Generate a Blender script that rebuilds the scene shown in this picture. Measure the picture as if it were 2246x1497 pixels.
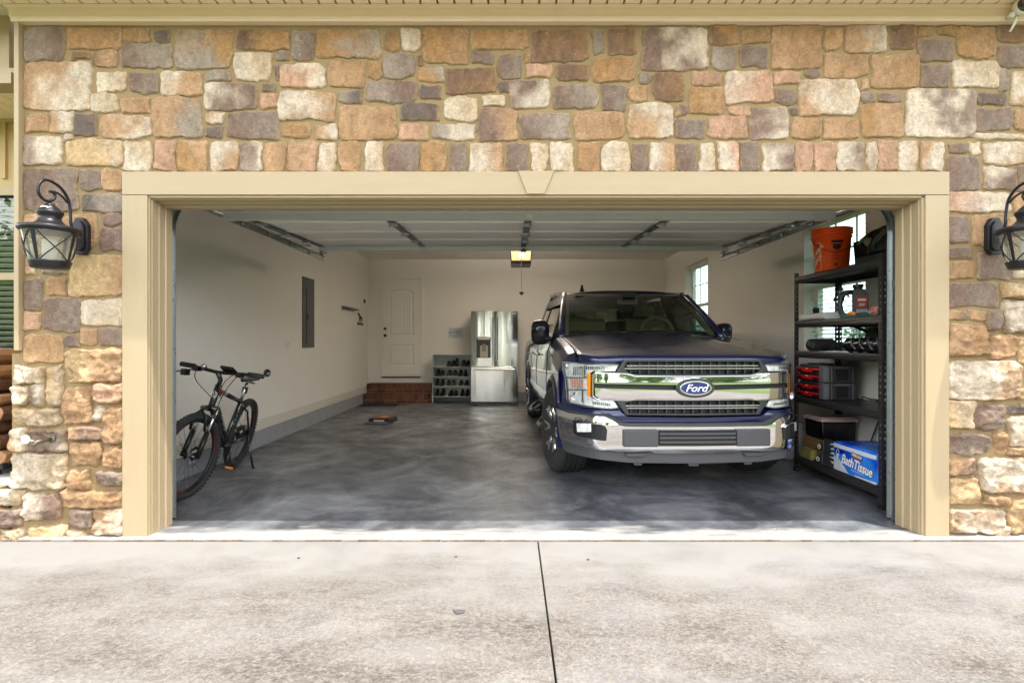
import bpy, bmesh, math, random
import numpy as np
from mathutils import Vector, Matrix, Euler
R = math.radians
PI = math.pi
SC = bpy.context.scene
for _o in list(bpy.data.objects): bpy.data.objects.remove(_o)

# ------------------------------------------------------------------ camera, sky, sun, exposure
cam_data = bpy.data.cameras.new('camera')
cam = bpy.data.objects.new('camera', cam_data)
SC.collection.objects.link(cam)
cam.location = (0, 0, 1.237)
cam.rotation_euler = (R(90), 0, 0)
cam_data.sensor_width = 36
cam_data.lens = 36 * 1150 / 2246
cam_data.clip_start = 0.05
cam_data.clip_end = 2000
SC.camera = cam

SUN_V = Vector((0.87, -1.0, 4.4)).normalized()       # towards the sun
EL = math.asin(SUN_V.z); AZ = math.atan2(SUN_V.x, SUN_V.y)
world = bpy.data.worlds.new('World'); SC.world = world
world.use_nodes = True
wn = world.node_tree.nodes; wl = world.node_tree.links
for n in list(wn): wn.remove(n)
w_out = wn.new('ShaderNodeOutputWorld'); w_bg = wn.new('ShaderNodeBackground')
w_sky = wn.new('ShaderNodeTexSky'); w_sky.sky_type = 'NISHITA'; w_sky.sun_disc = False
w_sky.sun_elevation = EL; w_sky.sun_rotation = AZ; w_sky.air_density = 1.0; w_sky.dust_density = 2.5; w_sky.ozone_density = 1.0
w_bg.inputs['Strength'].default_value = 0.15
# broken white cloud over the clear sky
w_tc = wn.new('ShaderNodeTexCoord'); w_no = wn.new('ShaderNodeTexNoise')
w_no.inputs['Scale'].default_value = 2.2; w_no.inputs['Detail'].default_value = 6
w_rp = wn.new('ShaderNodeValToRGB'); w_rp.color_ramp.elements[0].position = 0.42; w_rp.color_ramp.elements[1].position = 0.62
w_mx = wn.new('ShaderNodeMix'); w_mx.data_type = 'RGBA'
# cloud made extra bright low down, to throw more light into the garage
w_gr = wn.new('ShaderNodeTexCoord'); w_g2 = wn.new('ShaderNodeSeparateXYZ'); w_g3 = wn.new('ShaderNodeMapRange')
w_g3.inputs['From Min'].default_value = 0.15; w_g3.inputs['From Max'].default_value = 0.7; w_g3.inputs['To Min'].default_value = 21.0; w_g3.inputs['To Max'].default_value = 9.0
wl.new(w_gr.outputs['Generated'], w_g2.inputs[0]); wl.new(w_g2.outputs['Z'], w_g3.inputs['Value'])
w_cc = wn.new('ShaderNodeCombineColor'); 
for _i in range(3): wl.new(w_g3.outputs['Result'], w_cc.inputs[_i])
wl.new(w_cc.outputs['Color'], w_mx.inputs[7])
wl.new(w_tc.outputs['Generated'], w_no.inputs['Vector']); wl.new(w_no.outputs['Fac'], w_rp.inputs['Fac'])
# cloud cover added towards the horizon, likewise to light the interior
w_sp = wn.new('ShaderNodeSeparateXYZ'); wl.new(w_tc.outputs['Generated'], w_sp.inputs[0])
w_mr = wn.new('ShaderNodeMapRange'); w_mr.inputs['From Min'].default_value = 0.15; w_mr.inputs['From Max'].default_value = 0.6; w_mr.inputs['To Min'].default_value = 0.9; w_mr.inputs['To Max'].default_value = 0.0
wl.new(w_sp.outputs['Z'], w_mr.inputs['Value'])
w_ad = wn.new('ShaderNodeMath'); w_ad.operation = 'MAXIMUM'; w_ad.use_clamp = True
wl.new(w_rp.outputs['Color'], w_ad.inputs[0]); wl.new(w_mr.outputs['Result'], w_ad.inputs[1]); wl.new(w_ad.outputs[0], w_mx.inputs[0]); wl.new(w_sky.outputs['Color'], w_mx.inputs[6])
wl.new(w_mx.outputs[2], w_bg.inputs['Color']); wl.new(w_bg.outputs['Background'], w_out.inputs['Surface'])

sun_d = bpy.data.lights.new('sun', 'SUN'); sun_d.energy = 2.6; sun_d.angle = R(0.5); sun_d.color = (1.0, 0.965, 0.905)
sun = bpy.data.objects.new('sun', sun_d); SC.collection.objects.link(sun)
sun.rotation_euler = SUN_V.to_track_quat('Z', 'Y').to_euler()
sun.location = (4, -6, 12)

SC.view_settings.view_transform = 'Standard'; SC.view_settings.look = 'None'
SC.view_settings.gamma = 1.0
SC.view_settings.exposure = 1.33
SC.render.engine = 'CYCLES'
SC.cycles.use_denoising = True
SC.cycles.max_bounces = 10; SC.cycles.diffuse_bounces = 6; SC.cycles.glossy_bounces = 5
SC.cycles.transparent_max_bounces = 16
SC.cycles.caustics_reflective = False; SC.cycles.caustics_refractive = False
SC.cycles.sample_clamp_indirect = 6.0

# ------------------------------------------------------------------ numpy noise
def _hash(ix, iy, iz, seed):
    h = (ix.astype(np.int64) * 374761393 + iy.astype(np.int64) * 668265263 + iz.astype(np.int64) * 2147483647 + seed * 1274126177) & 0xffffffff
    h = ((h ^ (h >> 13)) * 1274126177) & 0xffffffff
    h = ((h ^ (h >> 16)) * 2246822519) & 0xffffffff
    return ((h ^ (h >> 15)) & 0xffff) / 65535.0
def vnoise(x, y, z=None, seed=0):
    x = np.asarray(x, float); y = np.asarray(y, float)
    z = np.zeros_like(x) if z is None else np.asarray(z, float) + 0 * x
    ix, iy, iz = np.floor(x), np.floor(y), np.floor(z)
    fx, fy, fz = x - ix, y - iy, z - iz
    fx, fy, fz = [f * f * (3 - 2 * f) for f in (fx, fy, fz)]
    def c(a, b, d): return _hash(ix + a, iy + b, iz + d, seed)
    def l(a, b, t): return a + (b - a) * t
    r0 = l(l(c(0,0,0), c(1,0,0), fx), l(c(0,1,0), c(1,1,0), fx), fy)
    r1 = l(l(c(0,0,1), c(1,0,1), fx), l(c(0,1,1), c(1,1,1), fx), fy)
    return l(r0, r1, fz) * 2 - 1
def fbm(x, y, z=None, seed=0, oct=4):
    s = 0; a = 1.0; f = 1.0; t = 0
    for o in range(oct):
        s = s + a * vnoise(np.asarray(x) * f, np.asarray(y) * f, None if z is None else np.asarray(z) * f, seed + o * 17)
        t += a; a *= 0.5; f *= 2.03
    return s / t

# ------------------------------------------------------------------ materials
def srgb(r, g, b):
    def f(c):
        c = c / 255.0
        return c / 12.92 if c <= 0.04045 else ((c + 0.055) / 1.055) ** 2.4
    return (f(r), f(g), f(b), 1.0)
MATS = {}
def mat(name, col=(128,128,128), rough=0.6, metal=0.0, spec=None, var=0.0, vscale=8.0, bump=0.0, bscale=60.0, trans=0.0, emit=None, estr=0.0, coat=0.0, rvar=0.0, stretch=None, alpha=1.0, aniso=0.0):
    if name in MATS: return MATS[name]
    m = bpy.data.materials.new(name); m.use_nodes = True; MATS[name] = m
    nt = m.node_tree; b = nt.nodes['Principled BSDF']
    c = srgb(*col) if max(col) > 1.0 else (*col, 1.0)
    b.inputs['Base Color'].default_value = c
    b.inputs['Roughness'].default_value = rough
    b.inputs['Metallic'].default_value = metal
    if spec is not None: b.inputs['Specular IOR Level'].default_value = spec
    if trans: b.inputs['Transmission Weight'].default_value = trans
    if coat: b.inputs['Coat Weight'].default_value = coat; b.inputs['Coat Roughness'].default_value = 0.03
    if aniso: b.inputs['Anisotropic'].default_value = aniso
    if alpha < 1: b.inputs['Alpha'].default_value = alpha
    if emit: b.inputs['Emission Color'].default_value = srgb(*emit); b.inputs['Emission Strength'].default_value = estr
    if var or bump or rvar:
        tc = nt.nodes.new('ShaderNodeTexCoord'); mp = nt.nodes.new('ShaderNodeMapping')
        if stretch: mp.inputs['Scale'].default_value = stretch
        nt.links.new(tc.outputs['Object'], mp.inputs['Vector'])
        if var or rvar:
            n = nt.nodes.new('ShaderNodeTexNoise'); n.inputs['Scale'].default_value = vscale; n.inputs['Detail'].default_value = 6; n.inputs['Roughness'].default_value = 0.65
            nt.links.new(mp.outputs['Vector'], n.inputs['Vector'])
            mr = nt.nodes.new('ShaderNodeMapRange'); mr.inputs['From Min'].default_value = 0.3; mr.inputs['From Max'].default_value = 0.7
            nt.links.new(n.outputs['Fac'], mr.inputs['Value'])
            if var:
                mr.inputs['To Min'].default_value = 1 - var; mr.inputs['To Max'].default_value = 1 + var
                hs = nt.nodes.new('ShaderNodeHueSaturation'); hs.inputs['Color'].default_value = c
                nt.links.new(mr.outputs['Result'], hs.inputs['Value']); nt.links.new(hs.outputs['Color'], b.inputs['Base Color'])
            if rvar:
                mr2 = nt.nodes.new('ShaderNodeMapRange'); mr2.inputs['From Min'].default_value = 0.3; mr2.inputs['From Max'].default_value = 0.7
                mr2.inputs['To Min'].default_value = max(0.02, rough - rvar); mr2.inputs['To Max'].default_value = min(1, rough + rvar)
                nt.links.new(n.outputs['Fac'], mr2.inputs['Value']); nt.links.new(mr2.outputs['Result'], b.inputs['Roughness'])
        if bump:
            n2 = nt.nodes.new('ShaderNodeTexNoise'); n2.inputs['Scale'].default_value = bscale; n2.inputs['Detail'].default_value = 5
            nt.links.new(mp.outputs['Vector'], n2.inputs['Vector'])
            bp = nt.nodes.new('ShaderNodeBump'); bp.inputs['Strength'].default_value = bump; bp.inputs['Distance'].default_value = 0.01
            nt.links.new(n2.outputs['Fac'], bp.inputs['Height']); nt.links.new(bp.outputs['Normal'], b.inputs['Normal'])
    return m
def N(m, t): return m.node_tree.nodes.new(t)
def L(m, a, b): m.node_tree.links.new(a, b)

# ------------------------------------------------------------------ mesh builder
INV = {}
def attach(o, parent):
    o.parent = parent
    if parent is not None and parent.name in INV: o.matrix_parent_inverse = INV[parent.name]
class MB:
    def __init__(s): s.v = []; s.f = []; s.mi = []; s.sm = []; s.cur = 0
    def add(s, vs, fs, smooth=False, mi=None, M=None):
        o = len(s.v)
        if M is not None: vs = [tuple(M @ Vector(p)) for p in vs]
        s.v.extend([tuple(p) for p in vs])
        for f in fs:
            s.f.append(tuple(i + o for i in f)); s.mi.append(s.cur if mi is None else mi); s.sm.append(smooth)
        return s
    def box(s, x0, x1, y0, y1, z0, z1, mi=None, M=None):
        vs = [(x0,y0,z0),(x1,y0,z0),(x1,y1,z0),(x0,y1,z0),(x0,y0,z1),(x1,y0,z1),(x1,y1,z1),(x0,y1,z1)]
        return s.add(vs, [(0,3,2,1),(4,5,6,7),(0,1,5,4),(1,2,6,5),(2,3,7,6),(3,0,4,7)], False, mi, M)
    def prism(s, pts, a0, a1, axis='y', mi=None, M=None, smooth=False):
        # pts: 2D outline (counter-clockwise), extruded along axis
        def P(p, a):
            return {'y': (p[0], a, p[1]), 'x': (a, p[0], p[1]), 'z': (p[0], p[1], a)}[axis]
        n = len(pts)
        vs = [P(p, a0) for p in pts] + [P(p, a1) for p in pts]
        fs = [tuple(range(n)), tuple(range(2*n-1, n-1, -1))]
        s.add(vs, fs, False, mi, M)
        o = len(s.v) - 2*n
        for i in range(n):
            j = (i+1) % n
            s.f.append((o+i, o+n+i, o+n+j, o+j)); s.mi.append(s.cur if mi is None else mi); s.sm.append(smooth)
        return s
    def lathe(s, prof, c=(0,0,0), n=24, M=None, mi=None, smooth=True, axis='z'):
        vs = []; fs = []
        for (r, h) in prof:
            for k in range(n):
                a = 2*PI*k/n
                if axis == 'z': vs.append((c[0]+r*math.cos(a), c[1]+r*math.sin(a), c[2]+h))
                elif axis == 'x': vs.append((c[0]+h, c[1]+r*math.cos(a), c[2]+r*math.sin(a)))
                else: vs.append((c[0]+r*math.sin(a), c[1]+h, c[2]+r*math.cos(a)))
        for i in range(len(prof)-1):
            for k in range(n):
                k2 = (k+1) % n
                fs.append((i*n+k, i*n+k2, (i+1)*n+k2, (i+1)*n+k))
        fs.append(tuple(range(n-1, -1, -1))); fs.append(tuple((len(prof)-1)*n + k for k in range(n)))
        return s.add(vs, fs, smooth, mi, M)
    def tube(s, pts, r, n=8, mi=None, M=None, smooth=True, closed=False):
        pts = [Vector(p) for p in pts]
        rs = r if isinstance(r, (list, tuple)) else [r]*len(pts)
        vs = []; fs = []; up = None
        m = len(pts)
        for i, p in enumerate(pts):
            if closed: t = (pts[(i+1) % m] - pts[i-1])
            else: t = pts[min(i+1, m-1)] - pts[max(i-1, 0)]
            if t.length < 1e-9: t = Vector((0,0,1))
            t.normalize()
            if up is None:
                up = Vector((0,0,1)) if abs(t.z) < 0.9 else Vector((1,0,0))
            a = t.cross(up)
            if a.length < 1e-6: a = t.orthogonal()
            a.normalize(); b = a.cross(t); up = b
            for k in range(n):
                q = 2*PI*k/n
                vs.append(p + a*math.cos(q)*rs[i] + b*math.sin(q)*rs[i])
        for i in range(m-1 if not closed else m):
            j = (i+1) % m
            for k in range(n):
                k2 = (k+1) % n
                fs.append((i*n+k, i*n+k2, j*n+k2, j*n+k))
        if not closed:
            fs.append(tuple(range(n-1,-1,-1))); fs.append(tuple((m-1)*n+k for k in range(n)))
        return s.add(vs, fs, smooth, mi, M)
    def grid(s, P, closed_u=False, closed_v=False, mi=None, M=None, smooth=True, flip=False):
        nu = len(P); nv = len(P[0]); vs = [p for row in P for p in row]; fs = []
        for i in range(nu if closed_u else nu-1):
            for j in range(nv if closed_v else nv-1):
                i2 = (i+1) % nu; j2 = (j+1) % nv
                f = (i*nv+j, i2*nv+j, i2*nv+j2, i*nv+j2)
                fs.append(f[::-1] if flip else f)
        return s.add(vs, fs, smooth, mi, M)
    def ball(s, c, r, n=12, m=8, mi=None, M=None):
        r3 = r if isinstance(r, (tuple, list)) else (r, r, r)
        vs = [(c[0], c[1], c[2]-r3[2])]; fs = []
        for i in range(1, m):
            a = PI*i/m
            for k in range(n):
                b = 2*PI*k/n
                vs.append((c[0]+r3[0]*math.sin(a)*math.cos(b), c[1]+r3[1]*math.sin(a)*math.sin(b), c[2]-r3[2]*math.cos(a)))
        vs.append((c[0], c[1], c[2]+r3[2])); top = len(vs)-1
        for k in range(n): fs.append((0, 1+(k+1) % n, 1+k)); fs.append((top, top-n+k, top-n+(k+1) % n))
        for i in range(m-2):
            for k in range(n):
                k2 = (k+1) % n
                fs.append((1+i*n+k, 1+i*n+k2, 1+(i+1)*n+k2, 1+(i+1)*n+k))
        return s.add(vs, fs, True, mi, M)
    def build(s, name, mats, parent=None, bevel=0, seg=2, loc=None, rot=None, fix=False, sub=0):
        me = bpy.data.meshes.new(name)
        me.from_pydata(s.v, [], s.f); 
        if not isinstance(mats, (list, tuple)): mats = [mats]
        for m in mats: me.materials.append(m)
        me.polygons.foreach_set('material_index', s.mi); me.polygons.foreach_set('use_smooth', s.sm)
        if fix or True:
            bm = bmesh.new(); bm.from_mesh(me); bmesh.ops.recalc_face_normals(bm, faces=bm.faces); bm.to_mesh(me); bm.free()
        me.update()
        o = bpy.data.objects.new(name, me); SC.collection.objects.link(o)
        attach(o, parent)
        if loc is not None: o.location = loc
        if rot is not None: o.rotation_euler = rot
        if bevel:
            b = o.modifiers.new('bevel', 'BEVEL'); b.width = bevel; b.segments = seg; b.limit_method = 'ANGLE'; b.angle_limit = R(40)
            b.harden_normals = False
        if sub:
            b = o.modifiers.new('subdivision', 'SUBSURF'); b.levels = sub; b.render_levels = sub
        return o
def tag(o, label=None, cat=None, group=None, kind=None):
    if label: o['label'] = label
    if cat: o['category'] = cat
    if group: o['group'] = group
    if kind: o['kind'] = kind
    return o
def empty(name, loc=(0,0,0), rz=0, label=None, cat=None, group=None, rot=None):
    o = bpy.data.objects.new(name, None); SC.collection.objects.link(o)
    o.location = loc; o.rotation_euler = rot if rot else (0,0,rz); o.empty_display_size = 0.1
    return tag(o, label, cat, group)
def copy_tree(o, parent=None):
    c = o.copy(); SC.collection.objects.link(c)
    if parent is not None: c.parent = parent; c.matrix_parent_inverse = o.matrix_parent_inverse.copy()
    for ch in list(bpy.data.objects):
        if ch.parent == o: copy_tree(ch, c)
    return c
def textmesh(name, s, size, m, parent, M, extrude=0.001, shear=0, bold=0, align='CENTER', sx=1.0):
    cu = bpy.data.curves.new(name, 'FONT'); cu.body = s; cu.size = size; cu.extrude = extrude; cu.shear = shear; cu.offset = bold
    cu.align_x = align; cu.align_y = 'CENTER'; cu.resolution_u = 3
    to = bpy.data.objects.new(name, cu); SC.collection.objects.link(to)
    dg = bpy.context.evaluated_depsgraph_get(); me = bpy.data.meshes.new_from_object(to.evaluated_get(dg))
    bpy.data.objects.remove(to)
    me.transform(Matrix.Diagonal((sx, 1, 1, 1))); me.transform(M); me.name = name; me.materials.clear(); me.materials.append(m)
    o = bpy.data.objects.new(name, me); SC.collection.objects.link(o); attach(o, parent)
    return o
def wthing(name, loc, label, cat, group=None, rz=0):   # a thing whose parts are written in world coordinates
    o = empty(name, loc, rz, label, cat, group)
    INV[o.name] = (Matrix.Translation(loc) @ Matrix.Rotation(rz, 4, 'Z')).inverted()
    return o
def basis(o, ex, ey, ez):   # matrix from an origin and three axes
    ex, ey, ez = Vector(ex), Vector(ey), Vector(ez)
    return Matrix(((ex.x, ey.x, ez.x, o[0]), (ex.y, ey.y, ez.y, o[1]), (ex.z, ey.z, ez.z, o[2]), (0,0,0,1)))
def WX(px, D): return (px - 1123) * D / 1150     # a pixel column of the photograph at depth D -> metres
def WZ(py, D): return 1.237 - (py - 748) * D / 1150
# ------------------------------------------------------------------ palette
M_trim = mat('cream_trim_paint', (169,151,120), 0.5, var=0.03, vscale=3, bump=0.12, bscale=90, stretch=(6,6,0.6))
M_trimh = mat('cream_trim_paint_horizontal', (169,151,120), 0.5, var=0.03, vscale=3, bump=0.12, bscale=90, stretch=(0.6,6,6))
M_soffit = mat('cream_soffit_vinyl', (242,224,206), 0.45, var=0.02)
M_wallp = mat('greige_wall_paint', (224,220,213), 0.85, var=0.02, vscale=1.2, bump=0.06, bscale=180)
M_ceil = mat('ceiling_paint', (232,228,220), 0.9)
M_white = mat('white_paint', (225,222,212), 0.5)
M_doorw = mat('door_white', (222,220,214), 0.4)
M_bboard = mat('white_baseboard_paint', (205,200,190), 0.5)
def thin_glass(name, tint, refl=1.0):     # a thin pane: see-through, with the mirror reflection of a real sheet of glass
    m = bpy.data.materials.new(name); m.use_nodes = True; nt = m.node_tree; nt.nodes.remove(nt.nodes['Principled BSDF'])
    tr = N(m, 'ShaderNodeBsdfTransparent'); tr.inputs['Color'].default_value = srgb(*tint)
    gl = N(m, 'ShaderNodeBsdfGlossy'); gl.inputs['Roughness'].default_value = 0.01; fr = N(m, 'ShaderNodeFresnel'); ge = N(m, 'ShaderNodeNewGeometry'); mi = N(m, 'ShaderNodeMapRange'); mi.inputs['To Min'].default_value = 1.5; mi.inputs['To Max'].default_value = 1/1.5; L(m, ge.outputs['Backfacing'], mi.inputs['Value']); L(m, mi.outputs['Result'], fr.inputs['IOR'])   # the same reflection from either side of the pane
    mm = N(m, 'ShaderNodeMath'); mm.operation = 'MULTIPLY'; mm.inputs[1].default_value = refl; mm.use_clamp = True
    mx = N(m, 'ShaderNodeMixShader'); L(m, fr.outputs[0], mm.inputs[0]); L(m, mm.outputs[0], mx.inputs[0]); L(m, tr.outputs[0], mx.inputs[1]); L(m, gl.outputs[0], mx.inputs[2])
    L(m, mx.outputs[0], nt.nodes['Material Output'].inputs['Surface']); return m
M_glass2 = thin_glass('side_window_glass', (206,222,222), 1.0)
M_glass = thin_glass('window_glass', (244,250,247), 1.0)
M_black = mat('black_plastic', (22,22,24), 0.45)
M_blackm = mat('black_powder_coated_steel', (54,52,52), 0.38, metal=0.3, rvar=0.08, vscale=20)
M_galv = mat('galvanised_steel', (175,182,182), 0.34, metal=0.85, var=0.08, vscale=30, rvar=0.1)
M_strut = mat('pale_galvanised_strut', (206,211,208), 0.45, metal=0.25, var=0.05, vscale=12)
M_galvd = mat('dark_galvanised_steel', (95,100,102), 0.36, metal=0.85, var=0.2, vscale=30, rvar=0.1)

# grey block stem wall
M_block = mat('grey_block', (140,143,148), 0.9, var=0.08, vscale=14, bump=0.5, bscale=120)

# ---- stone colours live in a vertex attribute, grain comes from nodes
M_stone = bpy.data.materials.new('cut_fieldstone'); M_stone.use_nodes = True
_b = M_stone.node_tree.nodes['Principled BSDF']; _b.inputs['Roughness'].default_value = 0.85
_a = N(M_stone, 'ShaderNodeAttribute'); _a.attribute_name = 'stone_colour'
_t = N(M_stone, 'ShaderNodeTexCoord')
_n = N(M_stone, 'ShaderNodeTexNoise'); _n.inputs['Scale'].default_value = 42; _n.inputs['Detail'].default_value = 8; _n.inputs['Roughness'].default_value = 0.8; _n.inputs['Distortion'].default_value = 0.35
L(M_stone, _t.outputs['Object'], _n.inputs['Vector'])
_m = N(M_stone, 'ShaderNodeMapRange'); _m.inputs['From Min'].default_value = 0.3; _m.inputs['From Max'].default_value = 0.7; _m.inputs['To Min'].default_value = 0.62; _m.inputs['To Max'].default_value = 1.34
L(M_stone, _n.outputs['Fac'], _m.inputs['Value'])
_h = N(M_stone, 'ShaderNodeHueSaturation'); L(M_stone, _a.outputs['Color'], _h.inputs['Color']); L(M_stone, _m.outputs['Result'], _h.inputs['Value'])
_n2 = N(M_stone, 'ShaderNodeTexNoise'); _n2.inputs['Scale'].default_value = 60; _n2.inputs['Detail'].default_value = 4
L(M_stone, _t.outputs['Object'], _n2.inputs['Vector'])
_r = N(M_stone, 'ShaderNodeValToRGB'); _r.color_ramp.elements[0].position = 0.66; _r.color_ramp.elements[1].position = 0.74
L(M_stone, _n2.outputs['Fac'], _r.inputs['Fac'])
_x = N(M_stone, 'ShaderNodeMix'); _x.data_type = 'RGBA'; _x.inputs[7].default_value = srgb(232,214,186)
_mm = N(M_stone, 'ShaderNodeMath'); _mm.operation = 'MULTIPLY'; _mm.inputs[1].default_value = 0.35; L(M_stone, _r.outputs['Color'], _mm.inputs[0])
L(M_stone, _mm.outputs[0], _x.inputs[0]); L(M_stone, _h.outputs['Color'], _x.inputs[6]); L(M_stone, _x.outputs[2], _b.inputs['Base Color'])
_n3 = N(M_stone, 'ShaderNodeTexNoise'); _n3.inputs['Scale'].default_value = 75; _n3.inputs['Detail'].default_value = 9; _n3.inputs['Roughness'].default_value = 0.65
L(M_stone, _t.outputs['Object'], _n3.inputs['Vector'])
_bp = N(M_stone, 'ShaderNodeBump'); _bp.inputs['Strength'].default_value = 0.9; _bp.inputs['Distance'].default_value = 0.014
L(M_stone, _n3.outputs['Fac'], _bp.inputs['Height']); L(M_stone, _bp.outputs['Normal'], _b.inputs['Normal'])
M_frieze = mat('cream_frieze_paint', (240,218,196), 0.5, var=0.02)
M_mortar = mat('tan_mortar', (146,126,91), 0.95, var=0.07, vscale=9, bump=0.5, bscale=70)

STONES = {
 'A': (0, 0, .3384, '''130 172 400 385 gb;414 170 768 305 o;442 325 568 378 r;583 310 742 430 rt;778 175 955 262 o;985 185 1088 262 d;768 265 1105 432 bg;1115 182 1498 435 go;1518 180 1872 315 ro;1510 332 1748 512 w;1780 322 1862 388 g;1880 192 2028 380 gb;2035 178 2464 370 og;1768 410 1795 505 d;1325 442 1485 515 g;1810 402 2103 555 pw;2120 385 2349 561 t;135 392 578 705 tw;605 458 808 588 w;820 462 1015 592 b;1020 455 1295 608 wt;1308 528 1655 702 wb;1683 527 1782 582 b;1680 592 1785 695 p;1795 582 2175 772 wt;575 595 748 718 w;768 615 960 720 t;973 620 1295 888 tg;145 730 300 852 t;305 712 462 848 tw;470 730 620 865 d;638 737 970 888 tw;1313 718 1437 800 tw;1315 815 1440 885 d;1458 712 1803 892 b;1825 793 2005 885 o;2030 800 2178 897 tw;128 870 380 1062 bw;402 865 452 905 w;413 893 783 1070 c;790 905 970 1105 w;985 907 1127 1105 p;1138 907 1328 1105 ot;1352 912 1537 1107 wt;1545 915 1692 1107 bw;1700 915 1845 1108 t;1858 908 2038 1110 tp;2060 915 2172 1110 w;2190 915 2330 1110 t;130 1085 485 1365 b;500 1090 635 1225 b;645 1090 790 1230 t;515 1240 785 1365 dg'''),
 'B': (740, 0, .3384, '''5 580 155 655 gd;5 675 378 900 t;300 190 395 320 ro;415 168 538 325 w;555 172 848 402 o;865 180 1240 308 o;1262 178 1632 388 r;1655 178 1732 342 g;1752 165 1945 345 r;1975 170 2410 440 bw;185 382 283 495 o;295 338 492 492 g;513 345 550 410 r;875 313 1012 402 b;1040 332 1192 497 b;1210 322 1250 390 o;1220 405 1395 490 p;1418 403 1632 518 r;1658 362 1942 523 o;1960 455 2033 530 g;515 427 690 517 og;693 425 1027 598 r;1047 515 1108 590 d;1118 505 1378 695 bw;187 510 505 650 gb;533 540 668 635 d;1400 543 1690 697 bg;1712 540 1872 710 b;1895 545 2013 648 t;2050 460 2252 645 r;683 617 910 775 w;940 612 1095 683 w;400 655 660 778 d;397 795 580 897 p;607 797 897 898 gw;917 692 1165 903 bt;1183 720 1512 892 bg;1537 708 1865 897 t;1885 660 2187 897 tw;2197 670 2272 738 tb;2195 762 2393 888 b;165 912 290 1110 w;313 912 520 1112 b;540 912 705 1112 o;727 920 838 1110 b;853 920 1075 1112 wt;1095 920 1230 1110 b;1248 918 1363 1110 w;1380 915 1537 1110 w;1560 912 1703 1110 o;1718 912 1898 1112 w;1915 918 2013 1110 b;2030 912 2200 1112 wt'''),
 'C': (1486, 0, .3384, '''215 150 405 275 ro;425 172 608 272 o;225 297 393 440 g;415 287 597 425 b;620 158 945 430 t;960 165 1082 315 ot;1103 147 1375 332 tw;1392 155 1560 305 r;1572 160 1665 222 o;1698 155 1835 222 o;1580 245 1802 388 b;1832 162 2085 367 o;2100 155 2300 260 r;2095 283 2300 428 b;95 450 292 540 p;318 442 622 662 wp;630 450 812 537 p;840 443 940 492 b;965 342 1255 490 t;1212 500 1252 570 p;1270 342 1577 565 t;1590 400 1782 552 b;1787 382 2102 555 w;2098 440 2168 580 g;2180 455 2300 670 wt;80 550 318 730 ot;640 567 780 662 b;800 508 1188 737 tw;1205 590 1292 652 g;1315 590 1475 657 b;1487 565 1955 887 wwb;1955 590 2150 670 d;2205 695 2300 840 t;332 668 480 742 p;740 690 790 742 d;483 685 730 890 bw;207 745 460 888 p;752 757 940 897 t;958 752 1187 893 t;1200 662 1475 885 ot;1942 690 2190 842 b;1940 855 2300 895 w;5 912 130 1110 b;147 917 253 1110 w;273 905 405 1108 wp;415 910 530 1108 b;550 910 767 1108 wb;778 912 887 1108 p;893 910 1043 1108 p;1045 912 1222 1108 wb;1243 912 1308 1105 w;1312 895 1437 1105 p;1440 905 1568 1105 w;1588 905 1745 1105 tw;1772 920 1903 985 b;1912 915 1983 990 w;2003 917 2300 1060 wt;1760 1000 1980 1230 b;1997 1078 2220 1222 wb;1748 1242 2185 1372 pw;2200 1240 2330 1370 t'''),
 'D': (0, 380, .548, '''78 158 165 262 tp;245 162 378 290 t;398 160 490 205 b;392 212 490 308 b;85 275 128 318 tw;90 330 135 403 tw;150 370 255 403 g;265 322 492 490 ct;88 415 160 542 b;178 415 255 485 t;165 495 310 632 b;318 502 492 607 w;82 553 153 630 p;80 643 243 762 t;245 643 305 692 b;312 618 380 688 t;388 615 490 693 b;255 700 490 832 ct!;42 770 175 842 w!;183 765 243 935 c!;43 848 110 928 w!;118 843 168 930 bw!;375 840 492 918 pt!;250 857 362 1005 t!;365 927 405 993 bw!;45 940 238 1010 c!;410 937 492 1085 t!;33 1022 105 1115 tw!;112 1022 265 1113 bg!;272 1010 403 1067 tb!;40 1122 257 1265 w!;275 1075 397 1168 t!;408 1090 490 1178 t!;272 1187 357 1262 t!;378 1190 490 1252 b!;232 1270 490 1337 t!;-120 1265 85 1330 w!;83 1282 238 1392 wb!;272 1345 372 1415 b!;370 1343 490 1453 tw!;-60 1340 78 1420 b!;105 1410 265 1467 c!;265 1423 340 1465 c!;-100 1425 100 1475 c!;-230 1340 -70 1470 t!;-380 1265 -130 1330 tw!;-400 1340 -240 1475 b!'''),
 'E': (2060, 360, .2805, '''65 395 253 612 b;280 385 540 635 t;65 640 295 725 b;65 750 300 893 t;330 680 598 895 b;608 800 800 895 w;65 912 480 1115 b;505 930 700 1045 c!;510 1062 800 1320 wb!;65 1140 245 1220 tb;255 1140 388 1220 t;398 1135 487 1305 b!;75 1250 390 1500 t!;405 1335 620 1520 t!;635 1340 800 1560 c!;560 395 800 620 tw;640 0 800 200 b'''),
 'F': (2060, 760, .2938, '''65 105 605 400 wwt!;62 405 265 615 c!;275 430 490 620 b!;510 435 760 505 d!;590 315 760 390 t!;70 650 400 800 b!;435 640 522 803 t!;528 520 760 740 w!;527 745 760 803 t!;70 830 280 960 tb!;310 825 760 1085 wwt!;75 975 300 1185 ct!;335 1110 520 1185 t!;535 1125 760 1395 ct!;75 1200 500 1402 tw!;430 1335 530 1425 w!'''),
}
PAL = {'w': (199,183,162), 'g': (150,136,121), 'b': (122,99,85), 'd': (102,90,82), 'o': (162,124,80), 't': (172,137,102), 'p': (184,145,119), 'c': (190,160,118), 'r': (116,89,70)}
EXTRA = []
_rs = random.Random(4)
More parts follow.
